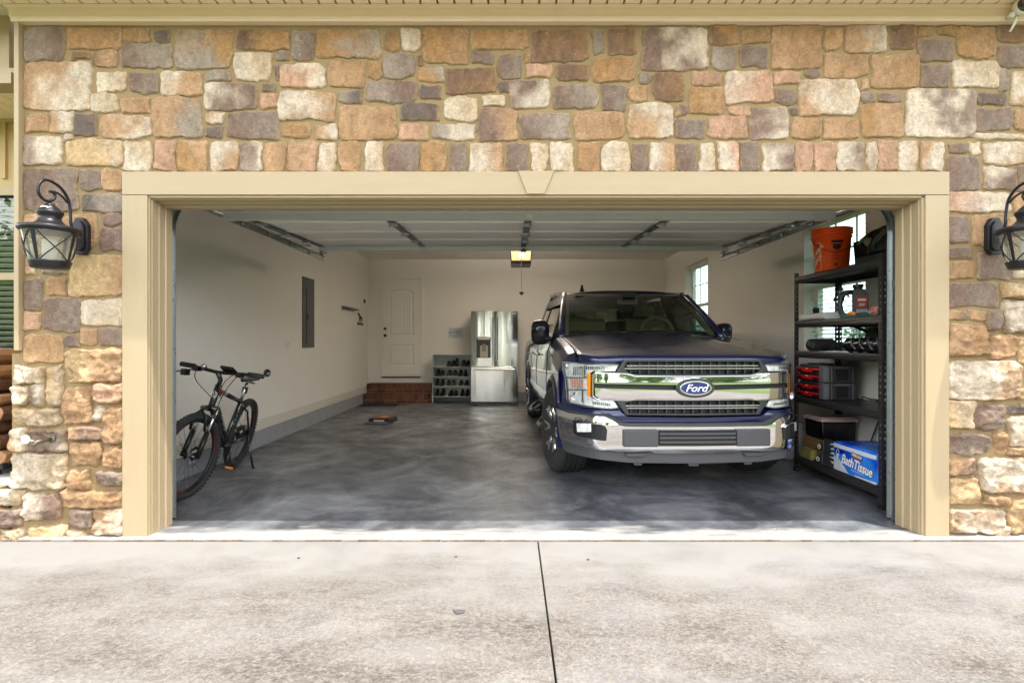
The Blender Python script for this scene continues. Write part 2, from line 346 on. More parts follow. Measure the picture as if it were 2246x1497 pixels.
def filler(x0, x1, y0, y1, rough):
    y = y0
    while y < y1 - 8:
        h = min(_rs.choice((34, 48, 62, 90)), y1 - y); x = x0
        while x < x1 - 10:
            w = min(_rs.choice((45, 70, 100, 140)), x1 - x)
            if w < 22: break
            EXTRA.append((x, y, x + w - 7, y + h - 7, _rs.choice(('w','b','t','tw','o','bw','g','p','ct')) + ('!' if rough and y > 700 else '')))
            x += w
        y += h
filler(2284, 2322, 55, 1170, True)
def stone_grid(X0, X1, Z0, Z1, code, k):
    rough = code.endswith('!'); code = code.rstrip('!')
    w, h = X1 - X0, Z1 - Z0; cell = 0.0095 if not rough else 0.0085
    nu = max(5, int(w / cell)); nv = max(5, int(h / cell))
    a = np.linspace(-1, 1, nu + 1); b = np.linspace(-1, 1, nv + 1)
    a = np.sign(a) * (1 - (1 - np.abs(a)) ** 1.25); b = np.sign(b) * (1 - (1 - np.abs(b)) ** 1.25)
    A, B = np.meshgrid(a, b, indexing='ij')
    s = np.maximum(np.abs(A), np.abs(B)); p = 7.5 + 1.5*(k % 4)
    sc = s / np.maximum((np.abs(A) ** p + np.abs(B) ** p) ** (1 / p), 1e-6); sc[s < 1e-6] = 1
    ang = np.arctan2(B, A)
    j = 0.014 if not rough else 0.016
    ex, ey = np.cos(ang) * 1.0, np.sin(ang) * 1.0
    jx = fbm(A * w / 0.07 + k * 7.3, B * h / 0.07, seed=k, oct=3) * j * 0.9
    jz = fbm(A * w / 0.07 + k * 3.1, B * h / 0.07 + 50, seed=k + 5, oct=3) * j * 0.9
    jx2 = vnoise(A * 1.1 + k, B * 1.1 + 9, seed=k) * 0.010; jz2 = vnoise(A * 1.1 + 4, B * 1.1 + k, seed=k + 1) * 0.010
    lim = np.clip(s, 0, 1) ** 2
    X = (X0 + X1) / 2 + A * sc * w / 2 + (jx + jx2) * lim
    Z = (Z0 + Z1) / 2 + B * sc * h / 2 + (jz + jz2) * lim
    T = 0.017 if not rough else 0.040
    dist = (1 - s) * min(w, h) / 2
    prof = np.clip(1 - (1 - np.clip(dist / (0.007 if not rough else 0.011), 0, 1)) ** 2.4, 0, 1)
    if not rough:
        H = T * (0.12 + 0.88 * prof) + fbm(X * 9, Z * 9, seed=k, oct=4) * 0.0045 * prof - np.abs(fbm(X * 22, Z * 30, seed=k + 3, oct=4)) * 0.007 * prof
    else:
        rg = 1 - np.abs(fbm(X * 7 + Z * 2, Z * 10, seed=k, oct=4)) * 2
        st = np.floor((fbm(X * 6, Z * 11, seed=k + 9, oct=3) + 0.1 * A) * 4) / 4
        H = T * (0.05 + 0.95 * prof) + (rg - 0.5) * 0.020 * prof + st * 0.030 * prof + fbm(X * 40, Z * 40, seed=k + 2, oct=3) * 0.007
    # colours
    cols = [np.array(srgb(*PAL[c])[:3]) for c in code]
    kk = ((k * 37) % 11) / 11.0 - 0.5
    if len(cols) == 1:
        pt = {'w': 'c', 'g': 'b', 'b': 'g', 'd': 'b', 'o': 't', 't': 'o', 'p': 't', 'c': 'w', 'r': 'o'}[code]; cols = [cols[0], cols[0] * 0.45 + np.array(srgb(*PAL[pt])[:3]) * 0.45]
    t = np.clip(((A * 0.8 + B * 0.35 * kk * 2) + fbm(X * 8, Z * 8, seed=k + 7, oct=4) * 1.3) * 0.9 + 0.5, 0, 1)
    if len(cols) == 3: t = np.clip(t * 1.6 - 0.8, 0, 1)
    C = cols[0] * (1 - t[..., None]) + cols[-1] * t[..., None]
    v = 1 + 0.34 * fbm(X * 34, Z * 22, seed=k + 4, oct=4) + 0.10 * kk
    C = C * v[..., None]
    edge = np.clip(1 - dist / 0.009, 0, 1)[..., None] * 0.55
    C = C * (1 - edge) + np.array(srgb(190, 166, 128)[:3]) * edge
    return X, H, Z, C, nu, nv
FACE = 3.372        # plane of the mortar
def build_stones(parent):
    V = []; F = []; C = []; off = 0; k = 0
    items = []
    for key, (ox, oy, s, txt) in STONES.items():
        for it in txt.split(';'):
            p = it.split(); x0, y0, x1, y1 = [float(q) * s for q in p[:4]]
            items.append((x0 + ox, y0 + oy, x1 + ox, y1 + oy, p[4]))
    items += EXTRA
    D = 3.345
    for (x0, y0, x1, y1, code) in items:
        k += 1
        g = 0.5
        X, H, Z, Cc, nu, nv = stone_grid(WX(x0 - g, D), WX(x1 + g, D), WZ(y1 + g, D), WZ(y0 - g, D), code, k)
        # a skirt ring that drops into the mortar
        P = np.stack([X, FACE - H, Z], -1).reshape(-1, 3)
        idx = np.arange((nu+1)*(nv+1)).reshape(nu+1, nv+1) + off
        V.append(P); C.append(Cc.reshape(-1, 3))
        q = np.stack([idx[:-1,:-1], idx[1:,:-1], idx[1:,1:], idx[:-1,1:]], -1).reshape(-1, 4)
        F.append(q); off += P.shape[0]
        ring = np.concatenate([idx[:,0], idx[-1,1:], idx[-2::-1,-1], idx[0,-2:0:-1]])
        rp = P[ring - idx[0,0]].copy(); rp[:,1] = FACE + 0.01
        n = len(ring); ri = np.arange(n) + off
        V.append(rp); C.append(Cc.reshape(-1,3)[ring - idx[0,0]])
        F.append(np.stack([ring, ri, np.roll(ri,-1), np.roll(ring,-1)], -1)); off += n
    V = np.concatenate(V); F = np.concatenate(F); C = np.concatenate(C)
    me = bpy.data.meshes.new('stonework')
    me.vertices.add(len(V)); me.vertices.foreach_set('co', V.astype(np.float32).ravel())
    me.loops.add(F.size); me.loops.foreach_set('vertex_index', F.astype(np.int32).ravel())
    me.polygons.add(len(F)); me.polygons.foreach_set('loop_start', np.arange(0, F.size, 4, dtype=np.int32))
    me.polygons.foreach_set('use_smooth', np.ones(len(F), dtype=bool))
    me.update(calc_edges=True); me.validate()
    at = me.attributes.new('stone_colour', 'FLOAT_COLOR', 'POINT')
    at.data.foreach_set('color', np.concatenate([C, np.ones((len(C),1))], 1).astype(np.float32).ravel())
    me.materials.append(M_stone)
    o = bpy.data.objects.new('stonework', me); SC.collection.objects.link(o); o.parent = parent
    return o

# ------------------------------------------------------------------ the house
XL, XR, YI, YB, HC = -3.0, 3.18, 3.56, 10.95, 2.95       # garage interior
house = empty('house', (0, 3.4, 0), label='house with a fieldstone garage front, cream trim and an open double garage', cat='house')
def hp(mb, name, m, bevel=0, **k):
    o = mb.build(name, m, house, bevel=bevel, **k); o.matrix_parent_inverse = Matrix.Translation((0, -3.4, 0)); return o
def subp(mb, name, m, parent, bevel=0, **k):      # part of a part (parent already offset, so build in world space)
    return mb.build(name, m, parent, bevel=bevel, **k)

OXL, OXR, OZT = -2.483, 2.785, 2.317    # outside of the casing
mb = MB()   # mortar bed and the solid wall behind it, in pieces round the opening
mb.box(-3.16, OXL, FACE, 3.56, -0.05, 3.30); mb.box(OXR, 3.50, FACE, 3.56, -0.05, 3.30); mb.box(OXL, OXR, FACE, 3.56, OZT, 3.30)
fw = hp(mb, 'front_wall', M_mortar)
mb = MB(); mb.box(-3.215, -3.16, FACE, 3.50, -0.05, 1.16); mb.box(-5.6, -3.29, FACE, 3.9, -0.05, 0.30)
hp(mb, 'wall_base', M_mortar)
st = build_stones(fw)
# interior skins
mb = MB()
mb.box(XL - 0.14, XL, YI, YB + 0.14, 0.16, HC)
hp(mb, 'side_wall', M_wallp)
mb = MB(); mb.box(XL, XR, YB, YB + 0.14, 0.16, HC); hp(mb, 'back_wall', M_wallp)
# skin on the inside of the front wall
mb = MB(); mb.box(XL, -2.33, 3.562, 3.58, 0.0, HC); mb.box(2.63, XR, 3.562, 3.58, 0.0, HC); mb.box(-2.33, 2.63, 3.562, 3.58, 2.36, HC)
hp(mb, 'inner_front_wall', M_wallp)
# right wall with two window openings
W1 = (4.72, 5.71, 1.15, 2.50); W2 = (8.50, 9.62, 1.15, 2.60)
mb = MB()
def wallseg(y0, y1, z0, z1): mb.box(XR, XR + 0.16, y0, y1, z0, z1)
wallseg(YI, W1[0], 0.16, HC); wallseg(W1[1], W2[0], 0.16, HC); wallseg(W2[1], YB + 0.14, 0.16, HC)
for W in (W1, W2): wallseg(W[0], W[1], 0.16, W[2]); wallseg(W[0], W[1], W[3], HC)
hp(mb, 'side_wall', M_wallp)
mb = MB(); mb.box(XL - 0.14, XR + 0.16, YI, YB + 0.14, HC, HC + 0.2); hp(mb, 'ceiling', M_ceil)
# stem walls and baseboards
def stem(mbs, mbb):
    y = 3.6
    while y < YB - 0.02:
        y2 = min(y + 0.40, YB); mbs.box(XL - 0.14, XL + 0.035, y + 0.003, y2 - 0.003, -0.01, 0.188); y = y2
    mbs.box(XL - 0.14, XL + 0.031, 3.6, YB, -0.01, 0.184)
mbs = MB(); stem(mbs, None)
mbs.box(XR - 0.03, XR + 0.16, 3.6, YB, -0.01, 0.188)
mbs.box(-1.60, XR - 0.03, YB - 0.03, YB + 0.1, -0.01, 0.188)
hp(mbs, 'stem_wall', M_block, bevel=0.003)
mb = MB(); mb.box(XL, XL + 0.016, 3.6, YB - 0.03, 0.19, 0.315); mb.box(XR - 0.016, XR, 3.6, YB - 0.03, 0.19, 0.315); mb.box(-1.60, XR - 0.016, YB - 0.016, YB, 0.19, 0.315)
hp(mb, 'baseboard', M_bboard, bevel=0.004)

# casing round the opening
cas = empty('door_casing'); cas.parent = house; cas.matrix_parent_inverse = Matrix.Translation((0, -3.4, 0))
CF = 3.338
def cp(mb, name, m=M_trim, bevel=0.003): return mb.build(name, m, cas, bevel=bevel)
mb = MB(); mb.box(OXL, -2.323, CF, 3.41, 0.0, 2.168); cp(mb, 'casing_board')
mb = MB(); mb.box(2.634, OXR, CF, 3.41, 0.0, 2.168); cp(mb, 'casing_board')
mb = MB(); mb.box(OXL, OXR, CF - 0.002, 3.41, 2.170, OZT); cp(mb, 'header_board', M_trimh)
# stepped jambs: brickmould, jamb board, stop
for sx, e, nm in ((0.46, -2.323, 'jamb'), (-0.75, 2.630, 'jamb')):
    mb = MB(); s = sx
    prof = [(0, 3.352), (0.014, 3.352), (0.014, 3.372), (0.022, 3.372), (0.022, 3.43), (0.030, 3.436), (0.030, 3.49), (0.044, 3.494), (0.044, 3.556), (-0.04, 3.556), (-0.04, 3.352)]
    mb.prism([(e + s * p[0], p[1]) for p in prof], 0.0, 2.166, axis='z')
    cp(mb, nm, M_trim, bevel=0.0015)
mb = MB(); prof = [(2.166, 3.352), (2.155, 3.352), (2.155, 3.372), (2.148, 3.372), (2.148, 3.43), (2.139, 3.436), (2.139, 3.49), (2.127, 3.494), (2.127, 3.556), (2.20, 3.556), (2.20, 3.352)]
mb.prism([(p[1], p[0]) for p in prof], -2.345, 2.655, axis='x'); cp(mb, 'head_jamb', M_trimh, bevel=0.0015)
kx = WX(1176, 3.33)
mb = MB(); mb.prism([(kx - 0.058, 2.172), (kx + 0.052, 2.172), (kx + 0.115, 2.319), (kx - 0.115, 2.319)], 3.324, 3.3355, axis='y'); cp(mb, 'keystone', M_trimh)

# frieze board, soffit, fascia, roof
mb = MB()
mb.box(-3.18, 3.9, 3.322, 3.40, 3.265, 3.300); mb.box(-3.20, 3.9, 3.332, 3.40, 3.300, 3.352); mb.box(-3.22, 3.9, 3.318, 3.40, 3.352, 3.372)
hp(mb, 'frieze_board', M_frieze, bevel=0.002)
SOF = 2.98
mb = MB(); x = -5.6
i = 0
while x < 3.9:
    mb.box(x, x + 0.094, SOF, 3.40 if x > -3.3 else 3.52, 3.374, 3.412); mb.box(x + 0.094, x + 0.107, SOF, 3.40 if x > -3.3 else 3.52, 3.408, 3.414); x += 0.107; i += 1
hp(mb, 'soffit', M_soffit)
mb = MB(); mb.box(-5.6, 3.9, SOF - 0.02, SOF, 3.34, 3.52); mb.prism([(SOF-0.13, 3.50), (SOF-0.13, 3.40), (SOF-0.10, 3.385), (SOF-0.022, 3.385), (SOF-0.022, 3.50)], -5.6, 3.9, axis='x')
hp(mb, 'gutter', M_soffit)
mb = MB(); mb.prism([(SOF-0.05, 3.51), (11.6, 6.2), (11.6, 6.3), (SOF-0.05, 3.60)], -9.0, 3.9, axis='x'); mb.box(-9.0, 3.9, 11.5, 11.6, 0, 6.25)
hp(mb, 'roof', mat('brown_shingles', (92,80,70), 0.9, var=0.2, vscale=20))
# right end of the building
mb = MB(); mb.box(3.34, 3.50, 3.56, 3.75, -0.05, 3.4); hp(mb, 'end_wall', M_trim)

# ---- the porch bay at the left
PB = 3.95
mb = MB(); mb.box(-3.165, -3.135, 3.33, 3.40, 1.18, 3.27); hp(mb, 'corner_board', M_trim, bevel=0.002)
mb = MB(); mb.box(-5.6, -3.30, 3.44, 3.52, 2.99, 3.372)
for bx in (-3.42, -3.72, -4.02, -4.4, -4.8): mb.box(bx - 0.03, bx, 3.425, 3.44, 3.03, 3.33)
mb.box(-5.6, -3.23, 3.40, 3.44, 2.975, 3.01); mb.box(-5.6, -3.23, 3.38, 3.52, 2.90, 2.975)
hp(mb, 'porch_beam', M_trimh, bevel=0.002)
mb = MB(); x = -5.6
while x < -3.2:
    mb.prism([(x, 3.52), (x + 0.098, 3.52), (x + 0.098, PB), (x, PB)], 2.905, 2.913, axis='z'); mb.box(x + 0.098, x + 0.107, 3.52, PB, 2.913, 2.92); x += 0.107
hp(mb, 'porch_ceiling', M_soffit)
M_siding = mat('tan_siding_paint', (186,160,112), 0.6, var=0.03)
mb = MB(); mb.box(-3.72, -3.16, PB, PB + 0.1, 0.28, 2.91); mb.box(-5.6, -3.72, PB, PB + 0.1, 2.40, 2.91); mb.box(-5.6, -3.72, PB, PB + 0.1, 0.28, 1.08); mb.box(-5.6, -4.72, PB, PB + 0.1, 1.08, 2.40)
mb.box(-3.16, -3.14, 3.56, PB + 0.1, 0.0, 3.0)
mb.box(-3.83, -3.80, PB - 0.02, PB, 2.46, 2.88); mb.box(-5.6, -3.16, PB - 0.02, PB, 2.88, 2.905)
hp(mb, 'porch_wall', M_siding)
def window(name, x0, x1, z0, z1, parent_inv, axis='y', pos=PB, slat_m=None):
    pass
pw = empty('window'); pw.parent = house; pw.matrix_parent_inverse = Matrix.Translation((0, -3.4, 0))
mb = MB(); wx0, wx1, wz0, wz1 = -4.72, -3.72, 1.13, 2.33
mb.box(wx0-0.05, wx1+0.04, PB-0.03, PB, wz1, wz1+0.065); mb.box(wx0-0.05, wx1+0.04, PB-0.04, PB, wz0-0.06, wz0)
mb.box(wx0-0.05, wx0, PB-0.03, PB, wz0, wz1); mb.box(wx1, wx1+0.04, PB-0.03, PB, wz0, wz1)
zm = WZ(605, PB); mb.box(wx0, wx1, PB-0.01, PB+0.03, zm-0.03, zm+0.025)
mb.box(wx0, wx0+0.03, PB, PB+0.03, wz0, wz1); mb.box(wx1-0.03, wx1, PB, PB+0.03, wz0, wz1); mb.box(wx0, wx1, PB, PB+0.03, wz0, wz0+0.03)
mb.build('frame', M_trim, pw, bevel=0.002)
mb = MB(); mb.box(wx0+0.03, wx1-0.03, PB+0.012, PB+0.016, wz0, wz1); mb.build('pane', M_glass, pw)
mb = MB(); z = wz0 + 0.04
while z < wz1 - 0.03:
    mb.add([(wx0+0.04, PB+0.05, z+0.012), (wx1-0.04, PB+0.05, z+0.012), (wx1-0.04, PB+0.085, z-0.008), (wx0+0.04, PB+0.085, z-0.008)], [(0,1,2,3)]); z += 0.043
o = mb.build('blind', mat('ivory_blind', (196,192,176), 0.6), pw)
sol = o.modifiers.new('solid', 'SOLIDIFY'); sol.thickness = 0.003
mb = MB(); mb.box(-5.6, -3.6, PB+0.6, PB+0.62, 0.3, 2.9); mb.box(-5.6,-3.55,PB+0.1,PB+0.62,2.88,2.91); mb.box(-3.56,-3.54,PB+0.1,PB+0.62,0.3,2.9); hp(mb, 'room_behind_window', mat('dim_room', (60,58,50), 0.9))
mb = MB(); mb.box(-5.6, -3.17, 3.41, PB, 0.30, 0.318); hp(mb, 'porch_floor', mat('porch_concrete', (176,176,174), 0.8, var=0.1, vscale=5))
# ------------------------------------------------------------------ ground
def ramp(m, fac, stops):
    r = N(m, 'ShaderNodeValToRGB'); cr = r.color_ramp
    while len(cr.elements) > 1: cr.elements.remove(cr.elements[-1])
    cr.elements[0].position = stops[0][0]; cr.elements[0].color = stops[0][1]
    for p, c in stops[1:]:
        e = cr.elements.new(p); e.color = c
    L(m, fac, r.inputs['Fac']); return r.outputs['Color']
def mixc(m, f, a, b):
    x = N(m, 'ShaderNodeMix'); x.data_type = 'RGBA'
    if isinstance(f, float): x.inputs[0].default_value = f
    else: L(m, f, x.inputs[0])
    for i, q in ((6, a), (7, b)):
        if isinstance(q, tuple): x.inputs[i].default_value = q
        else: L(m, q, x.inputs[i])
    return x.outputs[2]
def noise(m, vec, sc, det=5, rough=0.6, dist=0.0):
    n = N(m, 'ShaderNodeTexNoise'); n.inputs['Scale'].default_value = sc; n.inputs['Detail'].default_value = det
    n.inputs['Roughness'].default_value = rough; n.inputs['Distortion'].default_value = dist
    L(m, vec, n.inputs['Vector']); return n.outputs['Fac']
def math_(m, op, a, b=None, clamp=False):
    x = N(m, 'ShaderNodeMath'); x.operation = op; x.use_clamp = clamp
    for i, q in ((0, a), (1, b)):
        if q is None: continue
        if isinstance(q, (int, float)): x.inputs[i].default_value = q
        else: L(m, q, x.inputs[i])
    return x.outputs[0]
def newmat(name, rough=0.8):
    m = bpy.data.materials.new(name); m.use_nodes = True; b = m.node_tree.nodes['Principled BSDF']; b.inputs['Roughness'].default_value = rough
    t = N(m, 'ShaderNodeTexCoord'); return m, b, t.outputs['Object']
def mapping(m, vec, sc=(1,1,1), loc=(0,0,0), rz=0):
    p = N(m, 'ShaderNodeMapping'); p.inputs['Scale'].default_value = sc; p.inputs['Location'].default_value = loc; p.inputs['Rotation'].default_value = (0,0,rz)
    L(m, vec, p.inputs['Vector']); return p.outputs['Vector']
def bumpn(m, b, h, st, d=0.01):
    x = N(m, 'ShaderNodeBump'); x.inputs['Strength'].default_value = st; x.inputs['Distance'].default_value = d
    L(m, h, x.inputs['Height']); L(m, x.outputs['Normal'], b.inputs['Normal'])
W = (1,1,1,1); K = (0,0,0,1)
# driveway concrete
M_drive, b, ob = newmat('broomed_concrete', 0.85)
sep = N(M_drive, 'ShaderNodeSeparateXYZ'); L(M_drive, ob, sep.inputs[0])
base = ramp(M_drive, noise(M_drive, ob, 1.6, 6), [(0.32, srgb(122,119,115)), (0.52, srgb(136,133,128)), (0.7, srgb(130,129,130))])
vst = mapping(M_drive, ob, (0.8, 1.5, 1))
# distance from the house: the strip under the eave is clean
dirt = math_(M_drive, 'ADD', math_(M_drive, 'MULTIPLY', math_(M_drive, 'SUBTRACT', 3.02, sep.outputs['Y']), 1.7), math_(M_drive, 'MULTIPLY', math_(M_drive, 'SUBTRACT', noise(M_drive, vst, 1.5, 4), 0.5), 2.4), True)
blotch = ramp(M_drive, noise(M_drive, mapping(M_drive, ob, (0.9, 1.8, 1), rz=0.5), 1.7, 7, 0.68, 0.5), [(0.42, K), (0.60, W)])
fine = ramp(M_drive, noise(M_drive, mapping(M_drive, ob, (0.6, 1.3, 1)), 46, 7, 0.75), [(0.40, K), (0.64, W)])
grime = math_(M_drive, 'MULTIPLY', math_(M_drive, 'MULTIPLY', dirt, blotch), math_(M_drive, 'ADD', math_(M_drive, 'MULTIPLY', fine, 0.75), 0.16))
col = mixc(M_drive, math_(M_drive, 'MULTIPLY', grime, 1.0, True), base, srgb(76,68,60))
col = mixc(M_drive, math_(M_drive, 'MULTIPLY', dirt, 0.38), col, srgb(112,107,101))
cover = math_(M_drive, 'MULTIPLY', dirt, math_(M_drive, 'ADD', 0.38, math_(M_drive, 'MULTIPLY', blotch, 0.62)))
for sc_n, loc_, thr, c_, k_ in ((120, (1,2,0), 0.50, (80,70,60), 0.8), (210, (4,0,0), 0.50, (96,88,79), 0.65), (160, (7,5,0), 0.54, (150,145,134), 0.7), (70, (2,9,0), 0.60, (78,68,58), 0.6)):
    sp_n = ramp(M_drive, noise(M_drive, mapping(M_drive, ob, (0.6, 1.0, 1), loc_), sc_n, 3, 0.7), [(thr, K), (thr+0.08, W)])
    col = mixc(M_drive, math_(M_drive, 'MULTIPLY', math_(M_drive, 'MULTIPLY', sp_n, k_), cover), col, srgb(*c_))
# brown tyre-laid grime in long soft patches
gr2 = ramp(M_drive, noise(M_drive, mapping(M_drive, ob, (0.55, 1.3, 1), (3,7,0), rz=0.35), 2.4, 6, 0.6, 0.3), [(0.44, K), (0.66, W)])
col = mixc(M_drive, math_(M_drive, 'MULTIPLY', math_(M_drive, 'MULTIPLY', gr2, dirt), math_(M_drive, 'ADD', 0.22, math_(M_drive, 'MULTIPLY', fine, 0.95))), col, srgb(70,60,50))
# scaled grey flakes right of the joint
fl = ramp(M_drive, noise(M_drive, mapping(M_drive, ob, (1, 1, 1)), 48, 3, 0.5, 0.6), [(0.54, K), (0.57, W)])
dx = math_(M_drive, 'SUBTRACT', sep.outputs['X'], math_(M_drive, 'ADD', 0.10, math_(M_drive, 'MULTIPLY', sep.outputs['Y'], 0.16)))
zone = math_(M_drive, 'SUBTRACT', 1.0, math_(M_drive, 'MULTIPLY', math_(M_drive, 'ABSOLUTE', dx), 3.6), True)
zone = math_(M_drive, 'ADD', math_(M_drive, 'MULTIPLY', zone, 0.95), 0.20, True)
col = mixc(M_drive, math_(M_drive, 'MULTIPLY', math_(M_drive, 'MULTIPLY', fl, zone), math_(M_drive, 'MULTIPLY', dirt, 0.75)), col, srgb(106,105,108))
lite = ramp(M_drive, noise(M_drive, mapping(M_drive, ob, (1,1,1), (5,3,0)), 55, 4, 0.7, 0.3), [(0.50, K), (0.62, W)])
col = mixc(M_drive, math_(M_drive, 'MULTIPLY', math_(M_drive, 'MULTIPLY', lite, dirt), 0.35), col, srgb(156,148,136))
L(M_drive, col, b.inputs['Base Color'])
hgt = math_(M_drive, 'ADD', noise(M_drive, ob, 120, 5, 0.7), math_(M_drive, 'MULTIPLY', noise(M_drive, mapping(M_drive, ob, (3, 60, 1)), 4, 3), 0.4))
bumpn(M_drive, b, hgt, 0.55, 0.004)
JX = 0.162; DE = 3.278
def sheet(name, x0, x1, y0, y1, z, m, thick=0.1):
    mb = MB(); mb.box(x0, x1, y0, y1, z - thick, z); return mb
mb = MB()
for (a, c) in ((-3.55, JX - 0.004), (JX + 0.004, 5.2)):
    for (y0, y1) in ((-1.0, DE), (-4.6, -1.01)): mb.box(a, c, y0, y1, -0.12, -0.012)
mb.prism([(-3.55,-4.61),(-5.2,-30.0),(-0.8,-30.0),(0.9,-8.0),(1.8,-4.61)][::-1], -0.12, -0.0125, axis='z')
o = mb.build('driveway', M_drive, bevel=0.004); tag(o, kind='structure')
mb = MB(); _rj = random.Random(8); _x = -3.2
while _x < 3.35:
    _w = _rj.uniform(0.03, 0.16); mb.box(_x, min(_x+_w, 3.4), 3.2795 + _rj.uniform(0, 0.004), 3.2895, -0.06, -_rj.uniform(0.0035, 0.012)); _x += _w + _rj.choice((0.0, 0.0, 0.012))
tag(mb.build('expansion_joint', mat('joint_filler', (120,104,84), 0.95, var=0.45, vscale=14)), kind='structure')
M_dirt = mat('bare_soil', (92,74,54), 0.95, var=0.3, vscale=12, bump=0.8, bscale=40)
# lawn: one ground sheet reaching the horizon
M_grass, b, ob = newmat('lawn', 0.9)
g = ramp(M_grass, noise(M_grass, ob, 0.6, 6), [(0.3, srgb(80,104,44)), (0.7, srgb(116,138,64))])
g = mixc(M_grass, math_(M_grass, 'MULTIPLY', noise(M_grass, ob, 40, 4), 0.5), g, srgb(66,88,36)); L(M_grass, g, b.inputs['Base Color'])
bumpn(M_grass, b, noise(M_grass, ob, 60, 5), 1.0, 0.05)
mb = MB(); mb.add([(-400,-400,-0.06),(400,-400,-0.06),(400,400,-0.06),(-400,400,-0.06)], [(0,1,2,3)])
tag(mb.build('ground', M_grass), kind='structure')
mb = MB(); mb.add([(-5.6,3.0,-0.045),(-3.3,3.0,-0.045),(-3.3,3.9,-0.045),(-5.6,3.9,-0.045)], [(0,1,2,3)]); tag(mb.build('flower_bed', M_dirt), kind='structure')
M_asph = mat('asphalt', (80,80,82), 0.9, var=0.1)
mb = MB(); mb.add([(-200,-37,-0.05),(200,-37,-0.05),(200,-30,-0.05),(-200,-30,-0.05)], [(0,1,2,3)]); tag(mb.build('road', M_asph), kind='structure')
# garage floor
M_floor, b, ob = newmat('sealed_dark_concrete', 0.3)
sep = N(M_floor, 'ShaderNodeSeparateXYZ'); L(M_floor, ob, sep.inputs[0])
n1 = noise(M_floor, mapping(M_floor, ob, (1.0, 0.85, 1), rz=0.5), 1.5, 9, 0.68, 0.8)
col = ramp(M_floor, n1, [(0.30, srgb(52,53,57)), (0.42, srgb(72,74,79)), (0.50, srgb(94,97,101)), (0.60, srgb(122,125,128)), (0.74, srgb(154,156,157))])
n2 = ramp(M_floor, noise(M_floor, mapping(M_floor, ob, (1, 0.9, 1), (3,1,0), rz=-0.3), 5.5, 8, 0.72, 1.0), [(0.52, K), (0.72, W)])
col = mixc(M_floor, math_(M_floor, 'MULTIPLY', n2, 0.32), col, srgb(156,159,163))
n4 = ramp(M_floor, noise(M_floor, mapping(M_floor, ob, (1, 0.9, 1), (7,2,0), rz=0.2), 3.6, 8, 0.75, 0.9), [(0.46, K), (0.72, W)])
col = mixc(M_floor, math_(M_floor, 'MULTIPLY', n4, 0.45), col, srgb(66,69,78))
# the unsealed lip outside the door: bleached, with grey showing through
lip = math_(M_floor, 'MULTIPLY', math_(M_floor, 'SUBTRACT', 3.50, sep.outputs['Y']), 9.0)
lip = math_(M_floor, 'ADD', lip, math_(M_floor, 'MULTIPLY', math_(M_floor, 'SUBTRACT', noise(M_floor, mapping(M_floor, ob, (0.8, 3, 1)), 3.2, 6, 0.6), 0.5), 5.0), True)
col = mixc(M_floor, lip, col, srgb(150,148,144))
fk = ramp(M_floor, noise(M_floor, ob, 60, 3, 0.8), [(0.70, K), (0.74, W)]); col = mixc(M_floor, math_(M_floor, 'MULTIPLY', fk, 0.5), col, srgb(176,178,180))
L(M_floor, col, b.inputs['Base Color'])
rr = N(M_floor, 'ShaderNodeMapRange'); rr.inputs['To Min'].default_value = 0.30; rr.inputs['To Max'].default_value = 0.62; rr.inputs['From Min'].default_value = 0.3; rr.inputs['From Max'].default_value = 0.7
L(M_floor, noise(M_floor, ob, 3.5, 6), rr.inputs['Value'])
r2 = mixc(M_floor, lip, rr.outputs['Result'], (0.8,0.8,0.8,1)); L(M_floor, r2, b.inputs['Roughness'])
bumpn(M_floor, b, noise(M_floor, ob, 18, 5), 0.10, 0.005)
mb = MB(); mb.box(XL - 0.1, XR + 0.1, 3.29, YB + 0.1, -0.14, 0.0)
tag(mb.build('garage_floor', M_floor, bevel=0.004), kind='structure')

